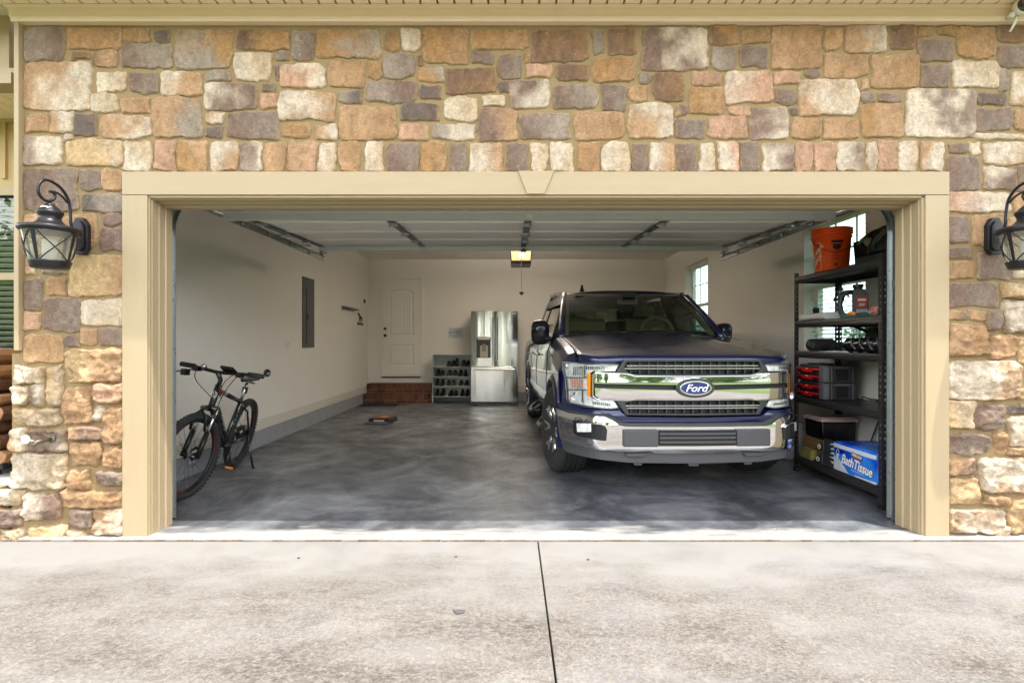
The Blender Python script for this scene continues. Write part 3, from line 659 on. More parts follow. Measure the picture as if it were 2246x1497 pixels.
# far-off trees and hedges all round the plot (they show in the chrome and through the side windows)
def treeline():
    rg = np.random.RandomState(7)
    V = []; F = []; off = 0
    def clump(c, r, n, size):
        nonlocal off
        d = rg.normal(size=(n, 3)); d /= np.linalg.norm(d, axis=1)[:, None]
        rad = rg.uniform(0.45, 1.0, (n, 1)) ** 0.6 * (1 + 0.25 * np.sin(d[:, :1] * 5 + c[0]))
        p = np.array(c) + d * rad * np.array(r)
        a = rg.normal(size=(n, 3)); a /= np.linalg.norm(a, axis=1)[:, None]
        b2 = np.cross(a, d); b2 /= np.linalg.norm(b2, axis=1)[:, None] + 1e-6
        s = size * rg.uniform(0.6, 1.3, (n, 1))
        q = np.stack([p - a*s, p - b2*s*0.6, p + a*s, p + b2*s*0.6], 1).reshape(-1, 3)
        V.append(q); F.append(np.arange(n*4).reshape(-1, 4) + off); off += n*4
    for i in range(110):
        a = rg.uniform(-PI * 1.02, PI * 0.02); 
        rr_ = rg.uniform(40, 85)
        x, y = rr_ * math.cos(a), rr_ * math.sin(a)
        if abs(x) < 10 and rr_ < 52: continue
        h = rg.uniform(5, 12) if y < -15 else rg.uniform(3, 5)
        clump((x, y, h * 0.55), (h * 0.45, h * 0.45, h * 0.55), 900, 0.42)
    for i in range(26):    # beside the right-hand wall
        y = rg.uniform(-6, 40); x = rg.uniform(20, 34); h = rg.uniform(3.2, 5.4)
        clump((x, y, h * 0.5), (h * 0.5, h * 0.5, h * 0.5), 1300, 0.16)
    V = np.concatenate(V); F = np.concatenate(F)
    me = bpy.data.meshes.new('treeline'); me.vertices.add(len(V)); me.vertices.foreach_set('co', V.astype(np.float32).ravel())
    me.loops.add(F.size); me.loops.foreach_set('vertex_index', F.astype(np.int32).ravel())
    me.polygons.add(len(F)); me.polygons.foreach_set('loop_start', np.arange(0, F.size, 4, dtype=np.int32)); me.update(calc_edges=True)
    me.materials.append(mat('foliage', (92,120,60), 0.8, var=0.35, vscale=0.8))
    o = bpy.data.objects.new('treeline', me); SC.collection.objects.link(o)
    tag(o, 'green trees and hedges mirrored in the chrome grille and seen behind the blinds', 'trees', kind='stuff')
treeline()

# ------------------------------------------------------------------ side windows
def side_window(Wd, parent):
    y0, y1, z0, z1 = Wd
    w = empty('window'); w.parent = parent; w.matrix_parent_inverse = Matrix.Translation((0, -3.4, 0))
    mb = MB(); X = XR + 0.12
    mb.box(X, X+0.06, y0-0.001, y0+0.05, z0, z1); mb.box(X, X+0.06, y1-0.05, y1+0.001, z0, z1); mb.box(X, X+0.06, y0, y1, z1-0.05, z1); mb.box(X, X+0.06, y0, y1, z0, z0+0.05)
    zm = (z0+z1)/2; mb.box(X-0.004, X+0.05, y0+0.05, y1-0.05, zm-0.025, zm+0.025)
    for k in (1, 2): 
        yy = y0 + (y1-y0)*k/3; mb.box(X+0.016, X+0.030, yy-0.009, yy+0.009, z0+0.05, zm-0.025); mb.box(X+0.016, X+0.030, yy-0.009, yy+0.009, zm+0.025, z1-0.05)
    for zz in ((z0+zm)/2, (z1+zm)/2): mb.box(X+0.017, X+0.029, y0+0.05, y1-0.05, zz-0.009, zz+0.009)
    mb.build('frame', M_white, w, bevel=0.002)
    mb = MB(); mb.box(X+0.020, X+0.024, y0+0.05, y1-0.05, z0+0.05, z1-0.05); mb.build('pane', M_glass2, w)
    mb = MB(); mb.box(XR-0.02, XR+0.12, y0-0.01, y1+0.01, z0-0.018, z0-0.001); mb.build('sill', M_white, w, bevel=0.003)
    mb = MB(); mb.box(XR+0.045, XR+0.10, y0+0.012, y1-0.012, z1-0.055, z1-0.004); z = z0 + 0.03
    while z < z1 - 0.06:
        mb.add([(XR+0.046, y0+0.015, z-0.006), (XR+0.046, y1-0.015, z-0.006), (XR+0.095, y1-0.015, z+0.008), (XR+0.095, y0+0.015, z+0.008),
                (XR+0.046, y0+0.015, z-0.003), (XR+0.046, y1-0.015, z-0.003), (XR+0.095, y1-0.015, z+0.011), (XR+0.095, y0+0.015, z+0.011)],
               [(0,1,2,3),(7,6,5,4),(0,4,5,1),(1,5,6,2),(2,6,7,3),(3,7,4,0)]); z += 0.044
    for k in (0.14, 0.5, 0.86): 
        yy = y0 + (y1-y0)*k; mb.box(XR+0.043, XR+0.045, yy-0.002, yy+0.002, z0+0.03, z1-0.05)
    mb.build('blind', M_white, w)
    # drywall returns
    return w
side_window(W1, house); side_window(W2, house)

# ------------------------------------------------------------------ overhead door (raised) and its hardware
OC = 0.135
def zu(y): return 2.258 + (y - 4.10) * 0.047
od = empty('overhead_door', (0,0,0)); od.parent = house; od.matrix_parent_inverse = Matrix.Translation((0, -3.4, 0))
M_doorp = mat('door_inner_skin', (246,242,234), 0.5, var=0.02)
hw = 2.40
def slab(mb, x0, x1, y0, y1, a, b):   # a slab following the slope, from a to b above the underside line
    mb.add([(x0,y0,zu(y0)+a),(x1,y0,zu(y0)+a),(x1,y1,zu(y1)+a),(x0,y1,zu(y1)+a),(x0,y0,zu(y0)+b),(x1,y0,zu(y0)+b),(x1,y1,zu(y1)+b),(x0,y1,zu(y1)+b)],
           [(0,3,2,1),(4,5,6,7),(0,1,5,4),(1,2,6,5),(2,3,7,6),(3,0,4,7)])
for k in range(4):
    y0 = 4.10 + k*0.525; y1 = y0 + 0.519
    mb = MB(); slab(mb, OC-hw, OC+hw, y0, y1, 0.008, 0.05)
    slab(mb, OC-hw, OC+hw, y0, y0+0.035, 0.0, 0.0075); slab(mb, OC-hw, OC+hw, y1-0.035, y1, 0.0, 0.0075)
    if k == 3:
        for xx in (OC-hw, OC-1.18-0.12, OC-0.12, OC+1.18-0.12, OC+hw-0.24): slab(mb, xx, xx+0.24, y0+0.036, y1-0.036, 0.0, 0.0075)
    p = mb.build('section', M_doorp, od, bevel=0.002)
def beam(name, y, za, zb, x0=OC-hw, x1=OC+hw, m=M_strut):
    mb = MB(); mb.prism([(y, za), (y+0.045, za), (y+0.045, zb), (y+0.043, zb), (y+0.043, za+0.004), (y+0.004, za+0.004), (y+0.004, zb), (y, zb)], x0, x1, axis='x'); mb.box(x0, x1, y-0.02, y, zb-0.004, zb-0.001)
    return mb.build(name, m, od)
beam('strut', 4.105, 2.190, 2.256); beam('strut', 6.150, 2.303, 2.354)
for xx in (OC-hw+0.04, OC-1.18, OC, OC+1.18, OC+hw-0.04):
    mb = MB(); slab(mb, xx-0.032, xx+0.032, 4.15, 6.14, -0.012, -0.001)
    mb.build('stile', M_galvd, od, bevel=0.002)
    for k in (1, 2, 3):
        yj = 4.10 + k*0.525 - 0.003; mb = MB()
        slab(mb, xx-0.03, xx+0.03, yj-0.045, yj+0.045, -0.02, -0.0125)
        mb.tube([(xx-0.04, yj, zu(yj)-0.026), (xx+0.04, yj, zu(yj)-0.026)], 0.008, 8)
        for q in (-0.03, 0.03): mb.lathe([(0.007,-0.006),(0.007,0)], (xx-0.012, yj+q, zu(yj)-0.020), 8); mb.lathe([(0.007,-0.006),(0.007,0)], (xx+0.012, yj+q, zu(yj)-0.020), 8)
        mb.build('hinge', M_galv, od)
for sg in (-1, 1):
    for k in range(5):
        yj = 4.13 + k*0.515 if k < 4 else 6.17
        mb = MB(); xa = OC + sg*(hw-0.09); xb = OC + sg*2.515; zr = 2.281
        mb.tube([(xa, yj, zr), (xb, yj, zr)], 0.006, 8); mb.lathe([(0.0,-0.012),(0.022,-0.012),(0.022,0.012),(0.0,0.012)], (xb, yj, zr), 12, axis='x')
        mb.box(min(xa, xa+sg*0.06), max(xa, xa+sg*0.06), yj-0.04, yj+0.04, zr-0.012, zr-0.008)
        mb.build('roller', M_galv, od)
mb = MB(); mb.box(OC+0.0-0.028, OC+0.028, 4.098, 4.104, 2.205, 2.235); mb.build('warning_label', M_white, od)
mb = MB(); mb.box(OC-0.03, OC+0.03, 6.10, 6.2, 2.29, 2.31); mb.tube([(OC, 6.12, 2.30), (OC+0.005, 6.3, 2.40), (OC, 6.5, 2.50)], 0.012, 6); mb.build('opener_arm', M_galvd, od)
# tracks
def track(sg, label):
    t = wthing('door_track', (OC + sg*2.48, 3.63, 0), label, 'door track', 'door tracks')
    path = [(0.0, 3.63, 0.01), (0.0, 3.63, 1.95)]
    for k in range(1, 9):
        a = k/8*PI/2; path.append((0.0, 3.63 + 0.33*(1-math.cos(a)), 1.95 + 0.33*math.sin(a)))
    path.append((0.0, 6.67, 2.283))
    X0 = OC + sg*2.487; X1 = OC + sg*2.52
    mb = MB()
    for i in range(len(path)-1):
        a = Vector(path[i]); b_ = Vector(path[i+1])
        f0 = 1 if i == len(path)-2 else 0
        def xs(z): return X0 + (X1-X0)*max(0, min(1, (z-1.9)/0.38))
        for (off, w, th, dx) in ((0.026, 0.003, 1, 0), (-0.026, 0.003, 1, 0), (0.0, 0.052, 0, 1)):
            tdir = (b_-a).normalized(); nrm = Vector((0, tdir.z, -tdir.y))
            pts = []
            for P in (a, b_):
                xx = xs(P.z) 
                c0 = P + nrm*off
                for sgn in (-1, 1):
                    c = c0 + nrm*sgn*w/2
                    xa, xb = (xx - sg*0.011, xx + sg*0.011) if th else (xx + sg*0.009, xx + sg*0.012)
                    pts.append((xa, c.y, c.z)); pts.append((xb, c.y, c.z))
            mb.add(pts, [(0,1,3,2),(4,6,7,5),(0,4,5,1),(2,3,7,6),(0,2,6,4),(1,5,7,3)])
    mb.build('rail', M_galv, t)
    mb = MB(); X = X1 + sg*0.02
    mb.box(min(X, X+sg*0.03), max(X, X+sg*0.03), 3.95, 6.66, 2.325, 2.329); mb.box(min(X, X+sg*0.003), max(X, X+sg*0.003), 3.95, 6.66, 2.30, 2.327)
    mb.box(X-0.015, X+0.015, 6.60, 6.63, 2.29, HC); mb.build('hanger', M_galvd, t)
    for z in (0.35, 1.0, 1.6): MB().box(min(X0, X0+sg*0.05), max(X0, X0+sg*0.05), 3.585, 3.62, z, z+0.06).build('bracket', M_galvd, t)
track(-1, 'steel overhead door track on the left, beside the bicycle and the plain wall')
track(1, 'steel overhead door track on the right, beside the metal shelving')
mb = MB(); mb.tube([(XL+0.3, 3.72, 2.45), (XR-0.3, 3.72, 2.45)], 0.014, 8)
for a in np.arange(0, 1.0, 0.002): pass
tag(mb.build('torsion_shaft', M_galvd), 'steel torsion shaft above the garage opening', 'shaft')

# opener with its lamp
op = wthing('garage_door_opener', (OC, 7.9, 2.37), 'garage door opener hanging from the ceiling with its amber lamp lit', 'opener')
z0, z1 = 2.395, 2.60
mb = MB(); mb.prism([(OC-0.15, z0+0.0), (OC+0.15, z0), (OC+0.165, z1), (OC-0.165, z1)], 7.88, 8.25, axis='y'); mb.build('housing', M_blackm, op, bevel=0.006)
mb = MB(); mb.prism([(OC-0.138, z0+0.045), (OC+0.138, z0+0.045), (OC+0.15, z1-0.005), (OC-0.15, z1-0.005)], 7.80, 7.879, axis='y')
mb.build('lamp_lens', mat('lit_lens', (240,214,176), 0.5, emit=(255,206,140), estr=0.32), op, bevel=0.01)
mb = MB(); mb.ball((OC+0.01, 7.792, z0+0.12), (0.045, 0.012, 0.05)); mb.build('bulb_glow', mat('lit_bulb', (255,230,190), 0.5, emit=(255,226,178), estr=0.8), op)
mb = MB(); mb.box(OC-0.148, OC+0.148, 7.795, 7.88, z0, z0+0.044); mb.build('lens_base', M_black, op, bevel=0.004)
mb = MB(); mb.box(OC-0.02, OC+0.02, 3.62, 7.9, 2.60, 2.64); mb.build('rail', M_galvd, op)
MB().box(OC-0.14, OC-0.11, 8.0, 8.03, z1, HC).build('hanger', M_galvd, op); MB().box(OC+0.11, OC+0.14, 8.0, 8.03, z1, HC).build('hanger', M_galvd, op)
mb = MB(); mb.tube([(WX(1144, 6.9), 6.9, 2.60), (WX(1144, 6.9), 6.9, 1.88)], 0.0035, 6); rc = mb.build('release_cord', mat('pale_cord', (214,180,150), 0.8), op)
mb = MB(); mb.lathe([(0.004,0.03),(0.03,0.02),(0.034,0.008),(0.02,-0.004),(0.006,-0.02)], (WX(1144,6.9), 6.9, 1.865), 14); mb.build('pull_knob', mat('red_plastic', (176,40,28), 0.4), op)

# ------------------------------------------------------------------ entry door, steps
D0 = YB
ed = empty('entry_door'); ed.parent = house; ed.matrix_parent_inverse = Matrix.Translation((0, -3.4, 0))
dx0, dx1, dz0, dz1 = WX(839, D0), WX(922, D0), WZ(824, D0), WZ(612, D0)
mb = MB(); mb.box(dx0-0.075, dx0-0.008, D0-0.02, D0, dz0-0.13, dz1+0.075); mb.box(dx1+0.008, dx1+0.075, D0-0.02, D0, dz0-0.13, dz1+0.075); mb.box(dx0-0.008, dx1+0.008, D0-0.02, D0, dz1+0.008, dz1+0.075)
mb.box(dx0-0.03, dx0-0.008, D0-0.028, D0-0.02, dz0-0.02, dz1+0.0075); mb.box(dx1+0.008, dx1+0.03, D0-0.028, D0-0.02, dz0-0.02, dz1+0.0075); mb.box(dx0-0.03, dx1+0.03, D0-0.028, D0-0.02, dz1+0.008, dz1+0.03)
mb.box(dx0-0.008, dx1+0.008, D0-0.02, D0, dz0-0.13, dz0-0.03)
mb.build('frame', M_doorw, ed, bevel=0.002)
mb = MB(); mb.box(dx0-0.008, dx1+0.008, D0-0.05, D0, dz0-0.03, dz0-0.006); mb.build('threshold', mat('bronze_sill', (70,62,50), 0.4, metal=0.6), ed)
def panel_door():
    w = dx1-dx0; nu, nv = 60, 150
    P = []
    for i in range(nu+1):
        row = []
        for j in range(nv+1):
            u = i/nu*w; v = j/nv*(dz1-dz0); h = 0.0
            def rect(x0, x1, z0, z1, arch=0):
                if x0 < u < x1:
                    zt = z1 + (arch*(1-((u-(x0+x1)/2)/((x1-x0)/2))**2) if arch else 0)
                    if z0 < v < zt: return min(u-x0, x1-u, v-z0, zt-v)
                return -1
            for r in (rect(0.14, w-0.14, 0.22, 0.66), rect(0.14, w-0.14, 0.84, 1.74, 0.07)):
                if r >= 0:
                    h = 0.009*min(1, r/0.012) if r < 0.03 else (0.009 if r > 0.06 else 0.009 - 0.007*math.sin(min(1,(r-0.03)/0.03)*PI/2))
                    if r > 0.06: h = 0.0025 + (0.002 if (u*100) % 8.5 < 1.2 else 0)
            row.append((dx0+u, D0-0.028+h, dz0+v))
        P.append(row)
    mb = MB(); mb.grid(P, smooth=False); return mb
o = panel_door().build('door_leaf', M_doorw, ed)
for zz in (720, 735):
    mb = MB(); x = WX(845.5, D0); z = WZ(zz, D0); mb.lathe([(0.0,-0.062),(0.02,-0.06),(0.027,-0.045),(0.022,-0.032),(0.01,-0.026),(0.012,-0.006),(0.032,-0.004),(0.032,0.0)], (x, D0-0.028, z), 16, axis='y') if zz == 735 else mb.lathe([(0.0,-0.02),(0.026,-0.018),(0.03,0.0)], (x, D0-0.028, z), 16, axis='y')
    mb.build('knob' if zz == 735 else 'deadbolt', M_black, ed)
# brick steps
M_brick = bpy.data.materials.new('red_brick'); M_brick.use_nodes = True
_b = M_brick.node_tree.nodes['Principled BSDF']; _b.inputs['Roughness'].default_value = 0.9
_at = N(M_brick, 'ShaderNodeAttribute'); _at.attribute_name = 'brick_tone'
_c = ramp(M_brick, _at.outputs['Fac'], [(0, srgb(72,44,32)), (0.5, srgb(92,56,40)), (1, srgb(112,72,50))]); L(M_brick, _c, _b.inputs['Base Color'])
M_bm = mat('brick_mortar', (138,120,98), 0.95)
bs = wthing('brick_steps', (-2.3, 10.7, 0), 'two red brick steps below the white entry door', 'steps')
mbm = MB(); mbb = MB(); tones = []
def brick(x0, x1, y0, y1, z0, z1):
    mbb.box(x0, x1, y0, y1, z0, z1); t = random.Random(int(x0*977+z0*3571)).random(); tones.extend([t]*8)
def stepblock(x0, x1, yf, yb, z0):
    mbm.box(x0+0.006, x1-0.006, yf+0.006, yb, z0, z0+0.180)
    n = round((x1-x0)/0.203); w = (x1-x0)/n
    for i in range(n): brick(x0+i*w+0.005, x0+(i+1)*w-0.005, yf, yf+0.09, z0+0.006, z0+0.070)
    n2 = round((x1-x0)/0.102); w2 = (x1-x0)/n2
    for i in range(n2): brick(x0+i*w2+0.004, x0+(i+1)*w2-0.005, yf-0.012, yb-0.004, z0+0.080, z0+0.186)
    brick(x1-0.09, x1+0.0, yf+0.098, yb-0.01, z0+0.006, z0+0.070)
stepblock(XL+0.035, -1.665, 10.42, 10.70, 0.0)
stepblock(XL+0.035, -1.625, 10.70, YB-0.002, 0.188)
mbm.box(XL+0.04, -1.63, 10.72, YB-0.002, 0, 0.19)
mbm.build('mortar', M_bm, bs)
o = mbb.build('bricks', M_brick, bs, bevel=0.003)
at = o.data.attributes.new('brick_tone', 'FLOAT', 'POINT'); at.data.foreach_set('value', tones[:len(o.data.vertices)])

# ------------------------------------------------------------------ things on the walls and floor inside
def ontext(*a, **k): return textmesh(*a, **k)
# electrical panel on the left wall
ep = wthing('electrical_panel', (XL, 7.7, 1.6), 'tall grey electrical panel with a closed door on the left wall', 'panel')
M_pgrey = mat('panel_grey', (70,72,72), 0.45)
y0, y1 = 7.49, 7.93
mb = MB(); mb.box(XL, XL+0.012, y0, y1, 1.146, 2.17); mb.build('trim_plate', M_pgrey, ep, bevel=0.003)
mb = MB(); mb.box(XL+0.012, XL+0.022, y0+0.12, y1-0.04, 1.22, 2.02); dr = mb.build('panel_door', M_pgrey, ep, bevel=0.003)
mb = MB(); mb.box(XL+0.022, XL+0.03, y0+0.14, y0+0.165, 1.56, 1.62); mb.build('latch', M_black, dr)
# double light switch
sw = wthing('light_switch', (XL, 7.03, 1.2), 'white double switch plate on the left wall before the electrical panel', 'switch')
mb = MB(); mb.box(XL, XL+0.006, 6.98, 7.10, 1.14, 1.26); mb.build('plate', M_white, sw, bevel=0.003)
for yy in (7.005, 7.05): mb = MB(); mb.box(XL+0.006, XL+0.010, yy, yy+0.03, 1.165, 1.235); mb.build('rocker', M_doorw, sw, bevel=0.001)
y = 3.0*1150/(1123-799); mb = MB(); mb.box(XL, XL+0.006, y-0.06, y+0.06, WZ(663,y)-0.01, WZ(663,y)+0.07); mb.box(XL+0.006, XL+0.02, y-0.02, y+0.02, WZ(663,y)+0.0, WZ(663,y)+0.06); tag(mb.build('wall_button', M_black), 'small black door button on the left wall near the corner', 'button')
y = 3.0*1150/(1123-800); mb = MB(); mb.box(XL, XL+0.006, y-0.05, y+0.05, WZ(706,y), WZ(692,y)); tag(mb.build('switch_plate', M_white, bevel=0.002), 'pale switch plate on the left wall below the black door button', 'switch')
# grey tool holder
y0 = 3.0*1150/(1123-749); y1 = 3.0*1150/(1123-778)
mb = MB(); mb.box(XL, XL+0.05, y0, y1-0.1, WZ(677,y0), WZ(670,y0)); mb.tube([(XL+0.05, y1-0.15, WZ(673,y0)), (XL+0.09, y1-0.05, WZ(674,y0)), (XL+0.05, y1, WZ(672,y0))], 0.014, 6)
for k in range(5): mb.ball((XL+0.06, y0+0.08+k*0.09, WZ(673.5,y0)), (0.02,0.03,0.02), 8, 6)
tag(mb.build('tool_rack', mat('slate_plastic', (92,96,106), 0.5), bevel=0.004), 'small grey tool rack on the left wall between panel and corner', 'rack')
# black dog silhouette hook
yd = 3.0*1150/(1123-786); s = yd/1150
def dp(px, py): return (yd + (px-1236)*0.0052, WZ(590 + py*0.1335, yd))   # crop pixels -> wall plane
hk = MB()
hk.prism([dp(1222,912), dp(1290,912), dp(1290,875), dp(1222,875)], XL+0.001, XL+0.016, axis='x')
for seg in (((1240,868),(1246,800)), ((1262,868),(1262,800)), ((1284,850),(1272,790))): hk.tube([(XL+0.008,)+dp(*seg[0]), (XL+0.008,)+dp(*seg[1])], 0.007, 6)
hk.tube([(XL+0.008,)+dp(1244,805), (XL+0.008,)+dp(1256,782), (XL+0.008,)+dp(1240,745), (XL+0.008,)+dp(1236,715)], [0.012,0.026,0.015,0.012], 8)
hk.tube([(XL+0.008,)+dp(1256,790), (XL+0.008,)+dp(1276,800)], 0.018, 8)
hk.tube([(XL+0.008,)+dp(1240,722), (XL+0.008,)+dp(1226,732)], 0.010, 6)
tag(hk.build('dog_hook', M_black), 'black dog-shaped coat hook with a bar on the left wall', 'wall hook')
# sign on the back wall
sg_ = wthing('wall_sign', (WX(1000,YB), YB, WZ(729,YB)), 'small pale notice with a row of dark symbols beside the refrigerator', 'sign')
sx0, sx1, sz0, sz1 = WX(984,YB), WX(1016,YB), WZ(740,YB), WZ(718,YB)
mb = MB(); mb.box(sx0, sx1, YB-0.008, YB-0.001, sz0, sz1); mb.build('board', mat('pale_notice', (190,198,206), 0.5), sg_, bevel=0.001)
M_ink = mat('dark_ink', (52,58,72), 0.6)
mb = MB(); yy = YB-0.010; w = sx1-sx0; h = sz1-sz0; rr_ = random.Random(2)
for k, cx in enumerate((0.08, 0.23, 0.38, 0.56, 0.72, 0.9)):
    c = (sx0+cx*w, yy, sz0+0.52*h)
    if k in (0, 3): mb.lathe([(0.0,0),(0.016,0),(0.016,0.0015),(0.0,0.0015)], c, 14, axis='y')
    elif k == 5: mb.tube([(c[0]-0.01, yy, c[2]-0.014), (c[0]+0.012, yy, c[2]+0.016)], 0.0025, 4)
    else: mb.prism([(c[0]-0.014, c[2]+0.014), (c[0]-0.004, c[2]-0.016), (c[0]+0.004, c[2]-0.016), (c[0]+0.014, c[2]+0.014)][::-1], yy, yy+0.0015)
for (zf, a, b_) in ((0.86, 0.06, 0.75), (0.71, 0.04, 0.96), (0.30, 0.06, 0.92), (0.14, 0.3, 0.72)):
    x = sx0 + a*w
    while x < sx0 + b_*w: q = rr_.uniform(0.004, 0.012); mb.box(x, x+q, yy, yy+0.0015, sz0+zf*h-0.004, sz0+zf*h+0.004*rr_.uniform(0.3,1)); x += q + rr_.uniform(0.002, 0.007)
mb.build('printing', M_ink, sg_)
# outlet on the right wall
y = 3.18*1150/(1650-1123); mb = MB(); mb.box(XR-0.006, XR, y-0.035, y+0.035, WZ(756,y), WZ(742,y)); tag(mb.build('wall_outlet', M_white, bevel=0.002), 'white wall outlet on the right wall behind the truck mirror', 'outlet')
# black mat before the steps
mb = MB(); mb.box(XL+0.06, -2.22, 10.02, 10.38, 0.001, 0.014)
for k in range(18): mb.box(XL+0.08, -2.24, 10.04+k*0.0185, 10.05+k*0.0185, 0.014, 0.017)
tag(mb.build('door_mat', mat('black_rubber', (16,15,15), 0.8), bevel=0.002), 'black rubber mat on the floor before the brick steps', 'mat')
# the flat tool case on the floor
tb = wthing('flat_case', (-2.0, 8.2, 0), 'flat dark case with an orange label lying on the garage floor', 'case')
A = Matrix.Translation((WX(843,8.2), 8.05, 0)) @ Matrix.Rotation(-0.12, 4, 'Z')
mb = MB(); mb.prism([(-0.17,0.002),(0.17,0.002),(0.17,0.05),(0.15,0.075),(-0.15,0.075),(-0.17,0.05)], -0.12, 0.22, axis='y', M=A); mb.build('body', M_blackm, tb, bevel=0.006)
mb = MB(); mb.box(-0.17, 0.17, -0.30, -0.14, 0.002, 0.028, M=A); mb.build('front_flap', M_pgrey, tb, bevel=0.004)
mb = MB(); mb.box(-0.08, 0.09, -0.08, 0.18, 0.0752, 0.0775, M=A); mb.build('red_label', mat('red_label', (170,52,28), 0.5), tb)
mb = MB(); mb.prism([(-0.045,0.0),(0.05,0.0),(0.065,0.12),(-0.02,0.12)], 0.0776, 0.0795, axis='z', M=A); mb.build('yellow_label', mat('amber_label', (240,160,50), 0.5), tb)
mb = MB(); mb.box(-0.08, 0.08, -0.128, -0.121, 0.03, 0.05, M=A); mb.build('pale_strip', M_white, tb)
# ---- refrigerator
FD = 10.15
fr = wthing('refrigerator', (-0.34, 10.5, 0), 'tall stainless steel refrigerator with french doors and a water dispenser', 'refrigerator')
M_ss, b, ob = newmat('brushed_stainless', 0.16); b.inputs['Metallic'].default_value = 1.0; b.inputs['Base Color'].default_value = srgb(205,203,196)
bumpn(M_ss, b, noise(M_ss, mapping(M_ss, ob, (1.8, 1, 0.35)), 2.0, 2, 0.4), 0.45, 0.03)
M_dark = mat('fridge_side', (60,60,60), 0.5)
fx0, fx1, fzt = WX(1033, FD), WX(1136, FD), WZ(681, FD)
mb = MB(); mb.box(fx0+0.005, fx1-0.005, FD+0.07, YB-0.04, 0.03, fzt-0.015); mb.build('cabinet', M_dark, fr, bevel=0.004)
fm = WX(1085, FD); fzs = WZ(803.5, FD)
def frdoor(x0, x1, z0, z1):
    mb = MB(); n = 10; w = x1-x0
    pts = [(x0, FD+0.06)] + [(x0 + w*i/n, FD - 0.0 + 0.010*(2*i/n-1)**2*2 ) for i in range(n+1)] + [(x1, FD+0.06)]
    mb.prism(pts, z0, z1, axis='z'); return mb
d1 = frdoor(fx0, fm-0.003, fzs+0.004, fzt).build('door', M_ss, fr, bevel=0.005, seg=2)
d2 = frdoor(fm+0.003, fx1, fzs+0.004, fzt).build('door', M_ss, fr, bevel=0.005, seg=2)
d3 = frdoor(fx0, fx1, 0.07, fzs-0.004).build('freezer_drawer', M_ss, fr, bevel=0.005, seg=2)
M_hd = mat('satin_steel', (150,150,148), 0.22, metal=1.0)
for (xh, dd) in ((fm-0.032, d1), (fm+0.032, d2)):
    mb = MB(); za, zb = WZ(788.5, FD), WZ(694, FD)
    mb.prism([(xh-0.016, FD-0.055), (xh+0.016, FD-0.055), (xh+0.016, FD-0.03), (xh-0.016, FD-0.03)], za, zb, axis='z'); mb.box(xh-0.012, xh+0.012, FD-0.03, FD+0.01, za+0.02, za+0.05); mb.box(xh-0.012, xh+0.012, FD-0.03, FD+0.01, zb-0.05, zb-0.02)
    mb.build('handle', M_hd, dd, bevel=0.006)
mb = MB(); zh = fzs - 0.055; mb.box(fx0+0.06, fx1-0.06, FD-0.055, FD-0.03, zh-0.016, zh+0.016); mb.box(fx0+0.09, fx0+0.12, FD-0.03, FD+0.01, zh-0.012, zh+0.012); mb.box(fx1-0.12, fx1-0.09, FD-0.03, FD+0.01, zh-0.012, zh+0.012)
mb.build('handle', M_hd, d3, bevel=0.006)
ax0, ax1, az0, az1 = WX(1045,FD), WX(1076,FD), WZ(784,FD), WZ(739,FD)
dsp = MB().box(ax0, ax1, FD-0.006, FD+0.01, az0, az1).build('dispenser', mat('dispenser_black', (24,22,20), 0.35), d1, bevel=0.004)
MB().box(ax0+0.025, ax1-0.02, FD-0.012, FD-0.006, az1-0.045, az1+0.012).build('control_panel', mat('pale_panel', (170,170,164), 0.5), dsp, bevel=0.002)
MB().box(ax0+0.07, ax1-0.05, FD-0.010, FD-0.0062, az0+0.01, az0+0.24).build('recess_back', mat('recess_grey', (140,132,116), 0.35, metal=0.5), dsp)
MB().box(ax0+0.11, ax1-0.09, FD-0.018, FD-0.0101, az0+0.13, az0+0.27).build('lever', mat('lever_grey', (96,92,84), 0.4), dsp, bevel=0.003)
textmesh('lettering', 'LG', 0.05, M_white, d2, basis((fx1-0.075, FD+0.004, fzt-0.05), (1,0,0), (0,0,1), (0,-1,0)), 0.002, bold=0.001)
MB().box(fx0+0.01, fx1-0.01, FD+0.03, FD+0.2, 0.02, 0.066).build('kick_plate', M_dark, fr)
for xx in (fx0+0.07, fx1-0.07): MB().lathe([(0.022,0.0),(0.022,0.02)], (xx, FD+0.07, 0.0), 10).build('foot', M_black, fr)
mb = MB(); mb.box(fx1-0.10, fx1-0.005, FD-0.01, FD+0.05, fzs-0.002, fzs+0.012); mb.box(fx0+0.005, fx0+0.10, FD-0.01, FD+0.05, fzs-0.002, fzs+0.012); mb.build('hinge', M_hd, fr)
# ---- shoe rack and its shoes
SD = 10.55
rk = wthing('shoe_rack', (-1.22, 10.7, 0), 'white open shoe rack with four shelves of dark shoes by the refrigerator', 'shoe rack')
rx0, rx1 = WX(948, SD), WX(1033, SD)+0.005
M_rack = mat('white_laminate', (186,192,190), 0.5)
for xx in (rx0, rx1-0.016): MB().box(xx, xx+0.016, SD, SD+0.30, 0.0, 0.98).build('side_panel', M_rack, rk, bevel=0.001)
MB().box(rx0+0.016, rx1-0.016, SD, SD+0.30, 0.962, 0.978).build('top', M_rack, rk, bevel=0.001)
shz = [WZ(q, SD) for q in (803.8, 825.5, 847, 869)]
for z in shz: MB().box(rx0+0.016, rx1-0.016, SD, SD+0.30, z-0.006, z+0.008).build('shelf', M_rack, rk, bevel=0.001)
MB().box(rx0+0.016, rx1-0.016, SD+0.292, SD+0.299, 0.12, 0.96).build('back_panel', M_rack, rk)
